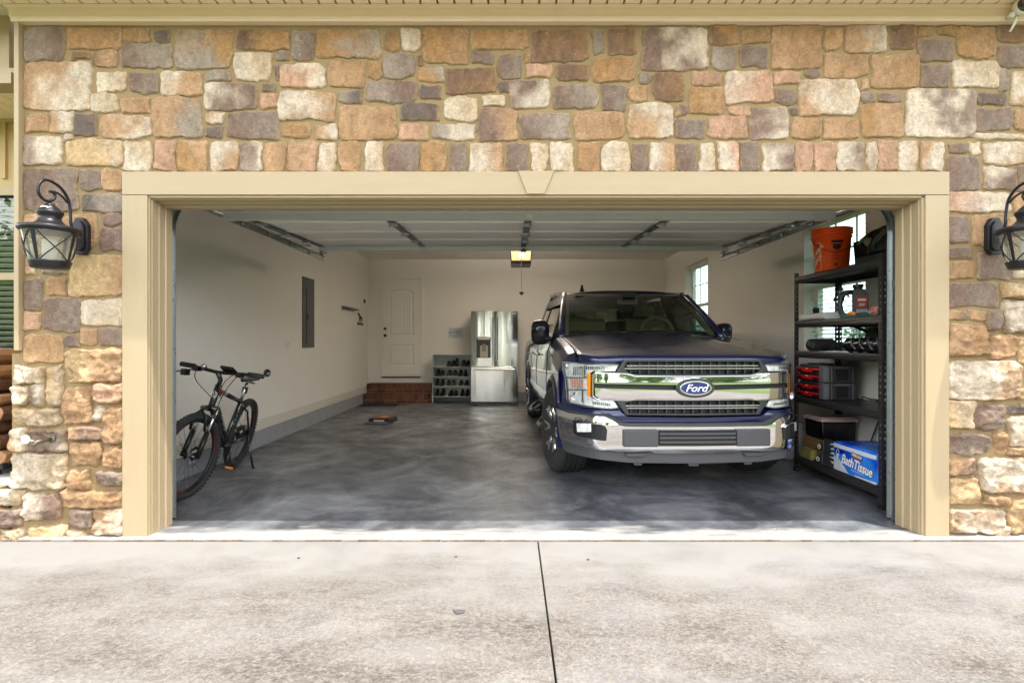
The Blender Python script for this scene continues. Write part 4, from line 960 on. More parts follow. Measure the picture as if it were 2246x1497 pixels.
def shoe_mesh(tall, length=0.27):
    mb = MB(); P = []; n = 14; m = 14
    for i in range(n+1):
        t = i/n      # 0 toe .. 1 heel ; toe points towards the camera (-y)
        w = 0.048*(math.sin(PI*min(1, t*1.15+0.12))**0.5 if t < 0.75 else 0.88 - (t-0.75)*0.8); w = max(w, 0.012) if 0 < i < n else 0.01
        h = 0.045 + (tall-0.045)*max(0, min(1, (t-0.30)/0.35))
        if i == 0: h = 0.03
        row = []
        for k in range(m):
            a = 2*PI*k/m; x = math.cos(a)*w; z = (math.sin(a)*0.5+0.5)*h
            if math.sin(a) < -0.3: z = 0.0
            row.append((x*(1.0 if z < h*0.5 else 0.85), -length/2 + length*t, z + 0.012))
        P.append(row)
    mb.grid(P, closed_v=True)
    mb.add([P[0][k] for k in range(m)], [tuple(range(m))]); mb.add([P[n][k] for k in range(m)], [tuple(range(m))[::-1]])
    return mb
def sole_mesh(length=0.275):
    mb = MB(); pts = []
    for k in range(20):
        a = 2*PI*k/20; y = -math.cos(a)*length/2; x = math.sin(a)*(0.05 if y < 0 else 0.04); pts.append((x, y))
    mb.prism(pts, 0.0, 0.022, axis='z'); return mb
M_sh = [mat('black_shoe', (26,24,26), 0.6), mat('charcoal_shoe', (48,46,46), 0.7), mat('brown_shoe', (44,32,28), 0.6), mat('dark_green_shoe', (28,44,40), 0.6)]
M_so = [mat('black_sole', (20,20,20), 0.7), mat('pale_sole', (190,176,160), 0.7), mat('grey_sole', (96,92,90), 0.7)]
protos = {}
shelfnames = ['top shelf', 'second shelf', 'third shelf', 'bottom shelf']
layout = [   # per shelf: pixel column, height, upper, sole
 [(984,.10,1,0),(993,.11,0,0),(1002,.16,0,0),(1016,.12,1,0),(1026,.11,0,0)],
 [(960,.13,0,0),(970,.10,1,2),(985,.11,2,1),(997,.11,1,1),(1009,.12,0,0),(1021,.12,0,0)],
 [(959,.13,0,0),(969,.12,1,2),(984,.11,3,1),(995,.11,3,1),(1011,.10,2,1),(1023,.10,2,1)],
 [(958,.12,0,0),(970,.13,0,0),(988,.10,0,0),(999,.10,0,0),(1014,.12,0,0),(1025,.12,0,0)]]
ordn = ['leftmost', 'second', 'third', 'fourth', 'fifth', 'sixth']
cn = ['black', 'charcoal', 'dark brown', 'dark green']; sn = ['', ' with a pale sole', ' with a grey sole']
for si, row in enumerate(layout):
    for ki, (px, tall, um, so) in enumerate(row):
        key = (tall, um, so)
        if key not in protos:
            e = empty('shoe'); shoe_mesh(tall).build('upper', M_sh[um], e); sole_mesh().build('sole', M_so[so], e)
            mb = MB(); mb.tube([(0.02*math.cos(a), 0.055+0.045*math.sin(a), tall-0.004) for a in np.linspace(0, 2*PI, 13)[:-1]], 0.007, 6, closed=True); mb.build('collar', M_sh[1], e)
            protos[key] = e; first = e
        else: first = copy_tree(protos[key])
        rgn = random.Random(si*10+ki); first.location = (WX(px, SD+0.1), SD+0.145, shz[si]+0.008); first.rotation_euler = (0, 0, rgn.uniform(-0.12, 0.12))
        pos = f'{ordn[ki]} from left' if ki else 'leftmost'
        if ki == len(row)-1: pos = 'rightmost'
        tag(first, f'{cn[um]} shoe{sn[so]}, {pos} on the shoe rack\'s {shelfnames[si]}', 'shoe', 'shoes on the shoe rack')

# hidden fill lights added at the opener to brighten the room
ol = bpy.data.lights.new('ceiling_fill_light', 'AREA'); ol.size = 0.3; ol.energy = 58; ol.color = (1.0, 0.88, 0.74)      # added fill facing the ceiling, for soft bounce in the rear half
olo = bpy.data.objects.new('ceiling_fill_light', ol); SC.collection.objects.link(olo); olo.location = (OC, 8.05, 2.63); olo.rotation_euler = (PI, 0, 0); attach(olo, op)
ol2 = bpy.data.lights.new('back_wall_fill_light', 'AREA'); ol2.shape = 'RECTANGLE'; ol2.size = 0.26; ol2.size_y = 0.14; ol2.energy = 3.5; ol2.color = (1.0, 0.86, 0.70)  # added fill behind the opener, aimed at the back wall
olo2 = bpy.data.objects.new('back_wall_fill_light', ol2); SC.collection.objects.link(olo2); olo2.location = (OC, 8.36, 2.50); olo2.rotation_euler = (R(78), 0, 0); attach(olo2, op)
mb = MB(); mb.box(OC-0.14, OC+0.14, 8.252, 8.345, 2.42, 2.58); mb.build('lamp_lens', MATS['lit_lens'], op, bevel=0.01)  # unseen rear lens, added to go with the back wall fill
# ------------------------------------------------------------------ the pickup truck
TX, TY, TA = 1.417, 4.10, R(1.8)
truck = empty('pickup_truck', (TX, TY, 0), TA, 'dark blue pickup truck with a chrome grille and bumper parked in the garage', 'truck')
M_paint = mat('navy_metallic_paint', (14,29,74), 0.28, metal=0.35, coat=1.0)
M_chrome = mat('chrome', (225,225,226), 0.045, metal=1.0)
M_chromed = mat('satin_chrome', (170,170,172), 0.18, metal=1.0)
M_greyp = mat('grey_bumper_plastic', (68,69,72), 0.55)
M_frame = mat('dark_grey_grille_frame', (64,65,68), 0.35, metal=0.4)
M_blk = mat('matt_black_plastic', (18,18,19), 0.6)
M_tyre = mat('tyre_rubber', (46,46,46), 0.8, var=0.15, vscale=20, bump=0.3, bscale=80)
M_lens = thin_glass('headlamp_lens', (250,252,252), 1.2)
M_refl = mat('headlamp_reflector', (250,250,250), 0.25, metal=0.2, bump=1.0, bscale=45, var=0.3, vscale=26)
M_amber = mat('amber_lens', (236,138,20), 0.25)
M_wind = thin_glass('windscreen_glass', (198,206,194), 1.3)
M_side = thin_glass('tinted_side_glass', (120,128,122), 1.5)
M_cabt = mat('beige_cab_trim', (150,142,114), 0.7)
M_cabd = mat('dark_cab_trim', (44,42,40), 0.6)
def vf(u):
    a = abs(u); return 0.03*(a/0.7)**2 + (3.0*max(0, a-0.72)**1.6)
def FP(px, py, t=0.0):
    u = -0.5
    for _ in range(12):
        v = vf(u) + t; D = TY + v*math.cos(TA) + u*math.sin(TA); X = (px-1123)*D/1150
        u = (X - TX + v*math.sin(TA)) / math.cos(TA); u = max(-1.02, min(1.02, u))
    D = TY + (vf(u)+t)*math.cos(TA) + u*math.sin(TA)
    return (u, 1.237 - (py-748)*D/1150)
def Fc(pts, t=0.0):    # photo detail measurements of the left half of the nose
    return [FP(1220 + x*0.1737, 770 + y*0.1737, t) for x, y in pts]
def plate(poly, t0, t1, mirror=False, bulge=0.0, du=0.035, tilt=0.0, close=False):
    # poly: (u, w) outline; follows the curve of the nose between offsets t0 (front) and t1 (back)
    if close:   # outline given for the left half up to u=0: mirror it into one closed shape
        P_ = [(0.0 if abs(u) < 0.06 else u, w) for u, w in poly]; n_ = len(P_)
        i_ = next(i for i in range(n_) if P_[i][0] == 0.0 and P_[(i+1) % n_][0] == 0.0)
        ch = P_[i_+1:] + P_[:i_+1]           # from the lower centre point round the left side to the upper centre point
        poly = ch + [(-u, w) for u, w in reversed(ch[1:-1])]
    if mirror: poly = [(-u, w) for u, w in poly]
    bm = bmesh.new(); vs = [bm.verts.new((u, 0, w)) for u, w in poly]
    f = bm.faces.new(vs); 
    r = bmesh.ops.extrude_face_region(bm, geom=[f]); nv = [e for e in r['geom'] if isinstance(e, bmesh.types.BMVert)]
    for q in nv: q.co.y = 1.0
    us = [p[0] for p in poly]; ws = [p[1] for p in poly]
    def cut(co, no): bmesh.ops.bisect_plane(bm, geom=bm.verts[:]+bm.edges[:]+bm.faces[:], plane_co=co, plane_no=no)
    x = math.floor(min(us)/du)*du + du
    while x < max(us) - 1e-4:
        if x > min(us) + 1e-4: cut((x+1.7e-4, 0, 0), (1, 0, 0))
        x += du
    w0, w1 = min(ws), max(ws)
    if bulge:
        n = 10
        for k in range(1, 2*n): cut((0, 0, w0 + (w1-w0)*k/(2*n) + 1.3e-4), (0, 0, 1))
    for q in bm.verts:
        fr_ = q.co.y < 0.5; b = bulge*(1-abs(2*(q.co.z-w0)/(w1-w0)-1)**(5 if bulge > 0.02 else 2)) if bulge and fr_ else 0
        q.co.y = vf(q.co.x) + (t0 if fr_ else t1) - b + tilt*(q.co.z-(w0+w1)/2)
    bmesh.ops.recalc_face_normals(bm, faces=bm.faces)
    me = bpy.data.meshes.new('plate'); bm.to_mesh(me); bm.free(); return me
def pobj(name, me, m, parent=None, bevel=0.0, smooth=False, seg=2):
    me.name = name; me.materials.append(m) if not isinstance(m, list) else [me.materials.append(q) for q in m]
    o = bpy.data.objects.new(name, me); SC.collection.objects.link(o); o.parent = parent or truck
    if smooth: me.polygons.foreach_set('use_smooth', [True]*len(me.polygons))
    if bevel:
        b = o.modifiers.new('bevel', 'BEVEL'); b.width = bevel; b.segments = seg; b.limit_method = 'ANGLE'; b.angle_limit = R(50)
    if smooth:
        try: me.set_sharp_from_angle(angle=R(35))
        except Exception: pass
    return o
def hoodw(u, v):
    t = max(0.0, min(1.0, (v - 0.03)/1.25))
    base = 1.105 + 0.205*t**0.8 - 0.030*(u/0.86)**2*(0.4+0.6*t)
    a = abs(u)
    def ss(x, e0, e1): x = max(0, min(1, (x-e0)/(e1-e0))); return x*x*(3-2*x)
    ridge = ss(a, 0.66, 0.56-0.02*t); 
    base += 0.026*(1-ss(a, 0.52, 0.72))*(0.35+0.65*t)*0.5
    base -= 0.009*(1-ss(a, 0.20+0.05*t, 0.34+0.05*t))*ss(t, 0.02, 0.25)
    base -= 0.05*max(0, 1-(v-vf(u))/0.07)**2
    return base
# body shell
def wtop(v): return hoodw(0.86, v) if v < 1.3 else 1.285
prof_side = [(0.90,0.40),(0.965,0.45),(0.99,0.55),(1.003,0.70),(1.006,0.86),(0.998,0.98)]
def ring(v, k, sc=1.0):
    wt = wtop(v); top = [(0.988, wt-0.155), (0.965, wt-0.075), (0.925, wt-0.022), (0.872, wt)]
    half = [(0.0,0.40),(0.45,0.40)] + prof_side + top + [(0.868, wt-0.03), (0.45, wt-0.03), (0.0, wt-0.03)]
    hf = []
    for i_, (p, q) in enumerate(zip(half, half[1:])):
        k_ = 4 if 2 <= i_ <= 10 else 1
        for j in range(k_): hf.append((p[0]+(q[0]-p[0])*j/k_, p[1]+(q[1]-p[1])*j/k_))
    half = hf + [half[-1]]
    full = half + [(-u, w) for u, w in reversed(half[1:-1])]
    return [(u*sc, v + k*vf(u*sc), w) for u, w in full]
stations = [(0.05,1.0,1.0),(0.09,0.97,1.0),(0.16,0.9,1.0),(0.28,0.75,1.0),(0.45,0.5,1.0),(0.65,0.25,1.0),(0.9,0.05,1.0),(1.1,0,1.0),(1.34,0,1.0),(1.5,0,1.0),(2.5,0,1.0),(3.4,0,1.0),(4.2,0,1.0),(5.2,0,1.0),(5.75,0,1.0),(5.85,0,0.985)]
st2 = []
for a_, b_2 in zip(stations, stations[1:]):
    k_ = max(1, int((b_2[0]-a_[0])/0.03))
    for j_ in range(k_): st2.append(tuple(a_[q] + (b_2[q]-a_[q])*j_/k_ for q in range(3)))
stations = st2 + [stations[-1]]
mb = MB(); G = [ring(*s_) for s_ in stations]; n = len(G[0])
mb.grid(G, closed_v=True); mb.add(G[0], [tuple(range(n))]); mb.add(G[-1], [tuple(range(n))[::-1]])
body = mb.build('body', M_paint, truck)
bm = bmesh.new(); bm.from_mesh(body.data); bmesh.ops.remove_doubles(bm, verts=bm.verts, dist=1e-5); bmesh.ops.recalc_face_normals(bm, faces=bm.faces); bm.to_mesh(body.data); bm.free()
AX = (0.96, 4.64)
bm = bmesh.new(); bm.from_mesh(body.data)
kill = []
for f in bm.faces:
    c = f.calc_center_median()
    if abs(c.x) > 0.5 and any((c.y-av)**2 + (c.z-0.40)**2 < 0.497**2 for av in AX): kill.append(f)
bmesh.ops.delete(bm, geom=kill, context='FACES'); bm.to_mesh(body.data); bm.free()
try: body.data.set_sharp_from_angle(angle=R(38))
except Exception: pass
# dark wells
for s in (-1, 1):
    for av in AX:
        mb = MB(); P = []
        for i in range(25):
            a = PI*i/24 - 0.0; P.append([(s*0.56, av+0.470*math.cos(a), 0.40+0.470*math.sin(a)), (s*0.985, av+0.470*math.cos(a), 0.40+0.470*math.sin(a))])
        mb.grid(P); mb.add([(s*0.57, av+0.47*math.cos(PI*k/24), 0.40+0.47*math.sin(PI*k/24)) for k in range(25)], [tuple(range(25))]); mb.build('wheel_well', M_blk, truck)
        mb = MB(); P = []
        for i in range(33):
            a = R(-8) + (PI+R(16))*i/32; c, q = math.cos(a), math.sin(a)
            u0 = 0.985 if q > 0.2 else 0.975
            P.append([(s*u0, av+0.468*c, 0.40+0.468*q), (s*(u0+0.035), av+0.472*c, 0.40+0.472*q), (s*(u0+0.040), av+0.492*c, 0.40+0.492*q), (s*(u0+0.028), av+0.52*c, 0.40+0.52*q), (s*(u0-0.01), av+0.545*c, 0.40+0.545*q)])
        mb.grid(P); mb.build('arch_lip', M_paint, truck)
# hood
NU, NV = 70, 40; P = []
for i in range(NU+1):
    u = -0.862 + 1.724*i/NU; row = []; v0 = vf(u) + 0.035; v1 = 1.27 + 0.10*(u/0.86)**2
    row.append((u, v0+0.02, hoodw(u, v0)-0.06))
    for j in range(NV+1):
        v = v0 + (v1-v0)*(j/NV)**1.15; row.append((u, v, hoodw(u, v)))
    P.append(row)
mb = MB(); mb.grid(P); hood = mb.build('hood', M_paint, truck)
sol = hood.modifiers.new('solid', 'SOLIDIFY'); sol.thickness = 0.012; sol.offset = -1
# cowl, wipers
mb = MB(); P = []
for i in range(21):
    u = -0.85 + 1.70*i/20; v1 = 1.27 + 0.10*(u/0.86)**2
    P.append([(u, v1-0.01, hoodw(u, v1)-0.018), (u, v1+0.10, hoodw(u, v1)-0.03), (u, v1+0.14, hoodw(u,v1)-0.028)])
mb.grid(P); mb.build('cowl', M_blk, truck)
def windp(s, t, off=0.0):
    u = s*(0.835-0.135*t); 
    return (u, 1.32 + 0.10*s*s + t*0.80 - off*0.6, 1.285 + 0.535*t + 0.03*math.sin(t*PI) - 0.015*s*s + off*0.8)
for (s0, s1) in ((-0.80, -0.05), (0.0, 0.80)):
    mb = MB(); pts = [Vector(windp(s0 + (s1-s0)*k/8, 0.035 + 0.03*(k/8), 0.02)) for k in range(9)]; mb.tube(pts, 0.011, 6); mb.tube([windp(s1, 0.0, 0.0), windp(s1*0.6+s0*0.4, 0.05, 0.03)], 0.009, 6); mb.build('wiper', M_blk, truck)
mb = MB(); mb.grid([[windp(-1 + 2*i/20, j/12) for j in range(13)] for i in range(21)]); mb.build('windscreen', M_wind, truck)
# roof and pillars
def roofp(s, t):
    tt = t; v = 2.12 + 0.10*s*s*(1-tt)**2 + tt*1.86; sw = 0.70 + 0.03*math.sin(tt*PI)
    w = 1.835 + 0.095*math.sin(min(1, tt*1.4+0.02)*PI/2) - 0.05*max(0, tt-0.75)**1*2 - 0.028*s**4 - 0.014*s*s
    return (s*sw, v, w)
mb = MB(); mb.grid([[roofp(-1+2*i/24, j/24) for j in range(25)] for i in range(25)]); rf = mb.build('roof', M_paint, truck); sol = rf.modifiers.new('solid', 'SOLIDIFY'); sol.thickness = 0.05; sol.offset = -1
for s in (-1, 1):
    mb = MB(); pts = [windp(s*1.03, k/8) for k in range(9)]; mb.tube(pts, [0.042,0.04,0.037,0.035,0.033,0.031,0.029,0.027,0.026], 8); mb.tube([windp(s*1.03, 1.0), roofp(s*1.0, 0.03), roofp(s*1.02, 0.3), roofp(s*1.02, 0.7), roofp(s*1.0, 0.98)], 0.028, 8); mb.build('a_pillar', M_paint, truck)
    for nm, v, wd in (('b_pillar', 2.95, 0.05), ('c_pillar', 3.92, 0.10)):
        mb = MB(); mb.add([(s*0.955, v-wd, 1.27),(s*0.955, v+wd, 1.27),(s*0.90, v+wd, 1.27),(s*0.90, v-wd, 1.27),(s*0.735, v-wd+0.0, 1.84),(s*0.735, v+wd, 1.84),(s*0.68, v+wd, 1.84),(s*0.68, v-wd, 1.84)],
                         [(0,1,2,3),(4,5,6,7),(0,1,5,4),(1,2,6,5),(2,3,7,6),(3,0,4,7)]); mb.build(nm, M_paint if nm == 'c_pillar' else M_blk, truck)
    for (va, vb, vt) in ((1.55, 2.90, 2.15), (3.0, 3.82, 3.0)):
        mb = MB(); mb.add([(s*0.94, va, 1.275),(s*0.94, vb, 1.275),(s*0.735, vb, 1.83),(s*0.735, vt, 1.80)], [(0,1,2,3)]); mb.build('side_window', M_side, truck)
        mb = MB(); mb.tube([(s*0.955, va-0.08, 1.285), (s*0.955, vb, 1.285)], 0.012, 6); mb.build('belt_moulding', M_chromed, truck)
    # rain visors seen along the top of the side windows
    mb = MB(); mb.add([(s*0.80, 1.95, 1.66),(s*0.755, 2.15, 1.80),(s*0.755, 3.8, 1.80),(s*0.80, 3.8, 1.70),(s*0.83, 2.0, 1.655)], [(0,1,2,3,4)]); o = mb.build('rain_visor', M_blk, truck); q = o.modifiers.new('solid','SOLIDIFY'); q.thickness = 0.004
mb = MB(); mb.add([(-0.9,4.02,1.27),(0.9,4.02,1.27),(0.72,3.96,1.86),(-0.72,3.96,1.86),(-0.62,4.005,1.36),(0.62,4.005,1.36),(0.56,3.975,1.74),(-0.56,3.975,1.74)], [(0,1,5,4),(1,2,6,5),(2,3,7,6),(3,0,4,7)]); o = mb.build('cab_rear', M_paint, truck)
o.modifiers.new('solid','SOLIDIFY').thickness = 0.03
mb = MB(); mb.add([(-0.62,4.0,1.36),(0.62,4.0,1.36),(0.56,3.97,1.74),(-0.56,3.97,1.74)], [(0,1,2,3)]); mb.build('rear_window', M_side, truck)
MB().box(-0.84, 0.84, 4.12, 5.83, 1.262, 1.30).build('bed_cover', M_blk, truck, bevel=0.01)
mb = MB(); mb.lathe([(0.032,0.0),(0.030,0.02),(0.018,0.05),(0.014,0.085),(0.006,0.09)], (0,0,0), 12); o = mb.build('antenna', M_blk, truck, loc=(-0.42, 2.75, 1.885))
# cab interior
mb = MB(); mb.box(-0.86, 0.86, 1.40, 4.0, 1.262, 1.272); mb.build('cab_floor', M_cabd, truck)
mb = MB(); mb.prism([(1.44,1.272),(1.95,1.272),(1.98,1.32),(1.85,1.36),(1.55,1.315),(1.44,1.29)], -0.82, 0.82, axis='x'); mb.build('dashboard', M_cabd, truck, bevel=0.01)
mb = MB(); c = Vector((0.36, 2.05, 1.36)); ax = Vector((0,-0.90,0.42)).normalized(); e1 = Vector((1,0,0)); e2 = ax.cross(e1)
mb.tube([c + e1*0.185*math.cos(a) + e2*0.185*math.sin(a) for a in np.linspace(0, 2*PI, 29)[:-1]], 0.017, 8, closed=True)
for a in (0, PI, -PI/2): mb.tube([c, c + e1*0.18*math.cos(a) + e2*0.18*math.sin(a)], 0.016, 6)
mb.ball(c, (0.07, 0.03, 0.06)); mb.build('steering_wheel', M_cabt, truck)
def seat(u, v, w2):
    mb = MB(); mb.prism([(v-0.07,1.272),(v+0.10,1.272),(v+0.16,1.50),(v+0.10,1.54),(v+0.02,1.50)], u-w2, u+w2, axis='x'); s1 = mb.build('seat', M_cabt, truck, bevel=0.03, seg=3)
    mb = MB(); mb.prism([(v+0.05,1.56),(v+0.13,1.56),(v+0.15,1.68),(v+0.09,1.71),(v+0.04,1.68)], u-0.13, u+0.13, axis='x'); mb.box(u-0.06, u-0.05, v+0.08, v+0.09, 1.50, 1.57); mb.box(u+0.05, u+0.06, v+0.08, v+0.09, 1.50, 1.57); mb.build('headrest', M_cabt, s1, bevel=0.02, seg=3)
seat(-0.38, 2.62, 0.25); seat(0.38, 2.62, 0.25); seat(-0.38, 3.55, 0.30); seat(0.38, 3.55, 0.30)
mb = MB(); mb.box(-0.13, 0.13, 2.05, 2.085, 1.665, 1.735); mm_ = mb.build('rear_view_mirror', M_cabd, truck, bevel=0.012, seg=3); MB().box(-0.12, 0.12, 2.045, 2.051, 1.672, 1.728).build('mirror_back', mat('grey_mirror_back', (128,130,126), 0.4), mm_)
mb = MB(); mb.tube([(0, 2.06, 1.73), (0, 1.99, 1.80)], 0.012, 6); mb.box(-0.07, 0.07, 1.96, 2.0, 1.745, 1.80); mb.build('mirror_stalk', M_cabd, truck)
mb = MB(); mb.grid([[tuple(Vector(roofp((-1+2*i/8)*0.94, 0.02+0.96*j/8)) - Vector((0,0,0.06))) for j in range(9)] for i in range(9)]); mb.build('headliner', M_cabt, truck)
for s in (-1, 1):
    mb = MB(); pts = [tuple(Vector(windp(s*0.965, k/8, -0.055))) for k in range(9)]; mb.tube(pts, 0.028, 6); mb.build('pillar_trim', M_cabt, truck)
# ---- nose: grille
C_ = 1718
fr_u = plate(Fc([(855,103),(C_,98),(C_,312),(1000,308),(900,288),(752,262)]), -0.012, 0.06, close=True); fo = None
def ringplate(name, outer, inner, t0, t1, m, parent=None, bevel=0.004):
    # frame between two outlines of equal point count, left half mirrored
    def full(p): return p + [(-u, w) for u, w in reversed(p)]
    A, B = full(outer), full(inner); n = len(A); mb = MB(); segs = []
    # subdivide long edges so the frame bends with the nose
    def sub(P):
        out = []
        for i in range(len(P)):
            a, b = P[i], P[(i+1) % len(P)]
            k = KS[i]
            for j in range(k): out.append((a[0]+(b[0]-a[0])*j/k, a[1]+(b[1]-a[1])*j/k))
        return out
    KS = [max(1, int(abs(A[i][0]-A[(i+1) % n][0])/0.05)) for i in range(n)]
    A, B = sub(A), sub(B); n = len(A)
    v = [(u, vf(u)+t0, w) for u, w in A] + [(u, vf(u)+t0, w) for u, w in B] + [(u, vf(u)+t1, w) for u, w in A] + [(u, vf(u)+t1, w) for u, w in B]
    f = []
    for i in range(n):
        j = (i+1) % n
        f += [(i, j, n+j, n+i), (2*n+i, 2*n+j, j, i), (n+i, n+j, 3*n+j, 3*n+i), (3*n+i, 3*n+j, 2*n+j, 2*n+i)]
    mb.add(v, f); return mb.build(name, m, parent or truck, bevel=bevel)
g1 = ringplate('grille_frame', Fc([(C_,98),(858,103),(752,262),(900,288),(1000,308),(C_,314)]), Fc([(C_,126),(884,130),(850,222),(905,272),(1010,286),(C_,288)]), -0.014, 0.05, M_frame)
g2 = ringplate('grille_frame', Fc([(C_,600),(1000,600),(900,612),(752,622),(872,800),(C_,808)]), Fc([(C_,624),(1010,622),(910,628),(862,655),(918,778),(C_,782)]), -0.014, 0.05, M_frame)
pobj('grille_backing', plate(Fc([(840,115),(C_,110),(C_,300),(780,262)]), 0.035, 0.06, close=True), M_blk)
pobj('grille_backing', plate(Fc([(780,640),(1000,610),(C_,610),(C_,795),(880,790)]), 0.035, 0.06, close=True), M_blk)
def bar(name, y, x0, h, t0, t1, m, parent=None):
    a = Fc([(x0, y-h), (C_, y-h)]); b = Fc([(C_, y+h), (x0, y+h)])
    wa = a[1][1]; wb = b[0][1]; u0 = (a[0][0])
    return pobj(name, plate([(u0, wa), (-u0, wa), (-u0, wb), (u0, wb)], t0, t1), m, parent, bevel=0.0015)
for y, x0 in ((182, 885), (217, 858)): bar('grille_bar', y, x0, 8, -0.010, 0.02, M_chromed, g1)
for y, x0 in ((685, 872), (715, 892)): bar('grille_bar', y, x0, 8, -0.010, 0.02, M_chromed, g2)
for k in range(-7, 8):
    u = k*0.0695
    for (ya, yb, g) in ((128, 284, g1), (626, 780, g2)):
        wa = FP(1518, 770+ya*0.1737)[1]; wb = FP(1518, 770+yb*0.1737)[1]
        mb = MB(); mb.box(u-0.004, u+0.004, vf(u)+0.003, vf(u)+0.03, wb, wa); mb.build('grille_rib', M_frame, g)
cb1 = pobj('chrome_bar', plate(Fc([(470,300),(500,276),(880,284),(985,318),(C_,326),(C_,424),(484,400)], -0.03), -0.032, 0.01, close=True, bulge=0.0010, tilt=0.055), M_chrome, smooth=True)
cb2 = pobj('chrome_bar', plate(Fc([(486,458),(C_,492),(C_,604),(1010,598),(955,610),(540,592),(492,560)], -0.03), -0.032, 0.01, close=True, bulge=0.0012, tilt=-0.035), M_chrome, smooth=True)
pobj('grille_slot', plate(Fc([(470,396),(C_,424),(C_,494),(470,462)], -0.0), -0.008, 0.03, close=True), M_blk)
ringplate('chrome_surround', Fc([(C_,306),(1000,302),(900,276),(480,256),(440,290),(440,560),(480,600),(900,622),(1000,610),(C_,614)]), Fc([(C_,320),(990,316),(890,290),(500,276),(466,300),(466,560),(500,588),(900,606),(990,598),(C_,602)]), -0.02, 0.04, M_chrome, bevel=0.003)
# emblem
em = MB(); ev = -0.05
def ell(mb, ru, rw, t0, t1, n=40, c=FP(1518.5, 849)):
    mb.prism([(ru*math.cos(2*PI*k/n), c[1] + rw*math.sin(2*PI*k/n)) for k in range(n)], t0, t1, axis='y')
ell(em, 0.152, 0.076, -0.050, 0.0); emb = em.build('emblem', M_frame, truck, bevel=0.006, seg=3)
em = MB(); ell(em, 0.126, 0.056, -0.056, -0.0505); em.build('chrome_ring', M_chrome, emb, bevel=0.003)
em = MB(); ell(em, 0.113, 0.0465, -0.059, -0.0565); em.build('blue_oval', mat('emblem_blue', (22,40,112), 0.2, coat=1.0), emb, bevel=0.001)
em = MB(); ec = FP(1518.5, 849)[1]
textmesh('lettering', 'Ford', 0.078, M_white, emb, basis((0.0, -0.0595, ec-0.002), (1,0,0), (0,0,1), (0,-1,0)), 0.0015, shear=0.35, bold=0.0012, sx=1.12)
# headlamps
HL = [(82,128),(785,163),(742,250),(470,244),(428,272),(425,560),(455,592),(728,622),(778,706),(690,722),(170,652),(138,600),(120,345),(84,240)]
for mir in (False, True):
    h = pobj('headlight', plate(Fc(HL), 0.0, 0.045, mirror=mir), M_refl)
    sgn = -1 if mir else 1
    def pl(name, pts, t0, t1, m, bv=0.001): return pobj(name, plate(Fc(pts), t0, t1, mirror=mir), m, h, bevel=bv)
    pl('lens', HL, -0.022, -0.019, M_lens, 0)
    pl('lamp_rim', [(82,128),(785,163),(780,172),(92,138)], -0.026, 0.02, M_chromed); pl('lamp_rim', [(138,600),(170,652),(690,722),(778,706),(774,696),(690,708),(176,640),(148,596)], -0.026, 0.02, M_chromed)
    pl('lamp_rim', [(82,128),(92,138),(94,240),(130,345),(148,600),(138,600),(120,345),(84,240)], -0.026, 0.02, M_chromed)
    pl('amber_strip', [(382,280),(428,274),(425,565),(395,560)], -0.028, 0.0, M_amber)
    pl('turn_lamp', [(172,330),(330,345),(330,465),(185,450)], -0.014, 0.0, mat('orange_reflector', (206,132,84), 0.3, bump=0.6, bscale=90))
    for k in range(6): pl('reflector_fin', [(180+k*30,332),(186+k*30,332),(194+k*30,458),(188+k*30,458)], -0.018, -0.014, M_refl, 0)
    for k in range(9): pl('led_fin', [(370+k*28,185),(382+k*28,186),(382+k*28,228),(370+k*28,226)], -0.015, 0.0, M_chromed, 0)
    for k in range(9): pl('led_fin', [(455+k*26,628+k*3),(464+k*26,629+k*3),(472+k*26,662+k*3),(463+k*26,661+k*3)], -0.015, 0.0, M_chromed, 0)
    M_bz = mat('headlamp_bezel', (120,124,128), 0.3, metal=0.6)
    pl('bezel', [(120,318),(385,318),(385,334),(124,334)], -0.017, 0.0, M_bz, 0.001); pl('bezel', [(132,470),(385,474),(385,488),(134,486)], -0.017, 0.0, M_bz, 0.001)
    pl('bezel', [(345,172),(358,172),(358,318),(345,318)], -0.017, 0.0, M_bz, 0.001); pl('bezel', [(320,486),(334,486),(334,640),(320,638)], -0.017, 0.0, M_bz, 0.001)
    for k in range(5): pl('lens_facet', [(215+k*26,190),(224+k*26,190),(224+k*26,300),(215+k*26,300)], -0.012, 0.0, M_chromed, 0)
    c = Fc([(235,560)])[0]; c = (sgn*c[0], vf(c[0])-0.006, c[1]); mb = MB(); mb.lathe([(0.0,0.01),(0.018,0.006),(0.034,-0.006),(0.038,-0.006),(0.038,0.012)], c, 20, axis='y'); mb.build('projector', M_chromed, h)
    c = Fc([(150,180)])[0]; c = (sgn*c[0], vf(c[0])-0.006, c[1]); mb = MB(); mb.lathe([(0.0,0.006),(0.02,-0.006),(0.024,0.01)], c, 16, axis='y'); mb.build('projector', M_chromed, h)
# blue lip below the grille and lamps
pobj('front_lip', plate(Fc([(20,650),(150,668),(700,738),(775,738),(880,812),(C_,822),(C_,890),(870,882),(800,862),(715,800),(640,772),(200,735),(20,712)]), -0.035, 0.06, close=True, bulge=0.02), M_paint, smooth=True)
pobj('bumper_gap', plate(Fc([(30,700),(640,762),(740,820),(840,885),(C_,890),(C_,960),(30,820)]), -0.02, 0.06, close=True), M_greyp)
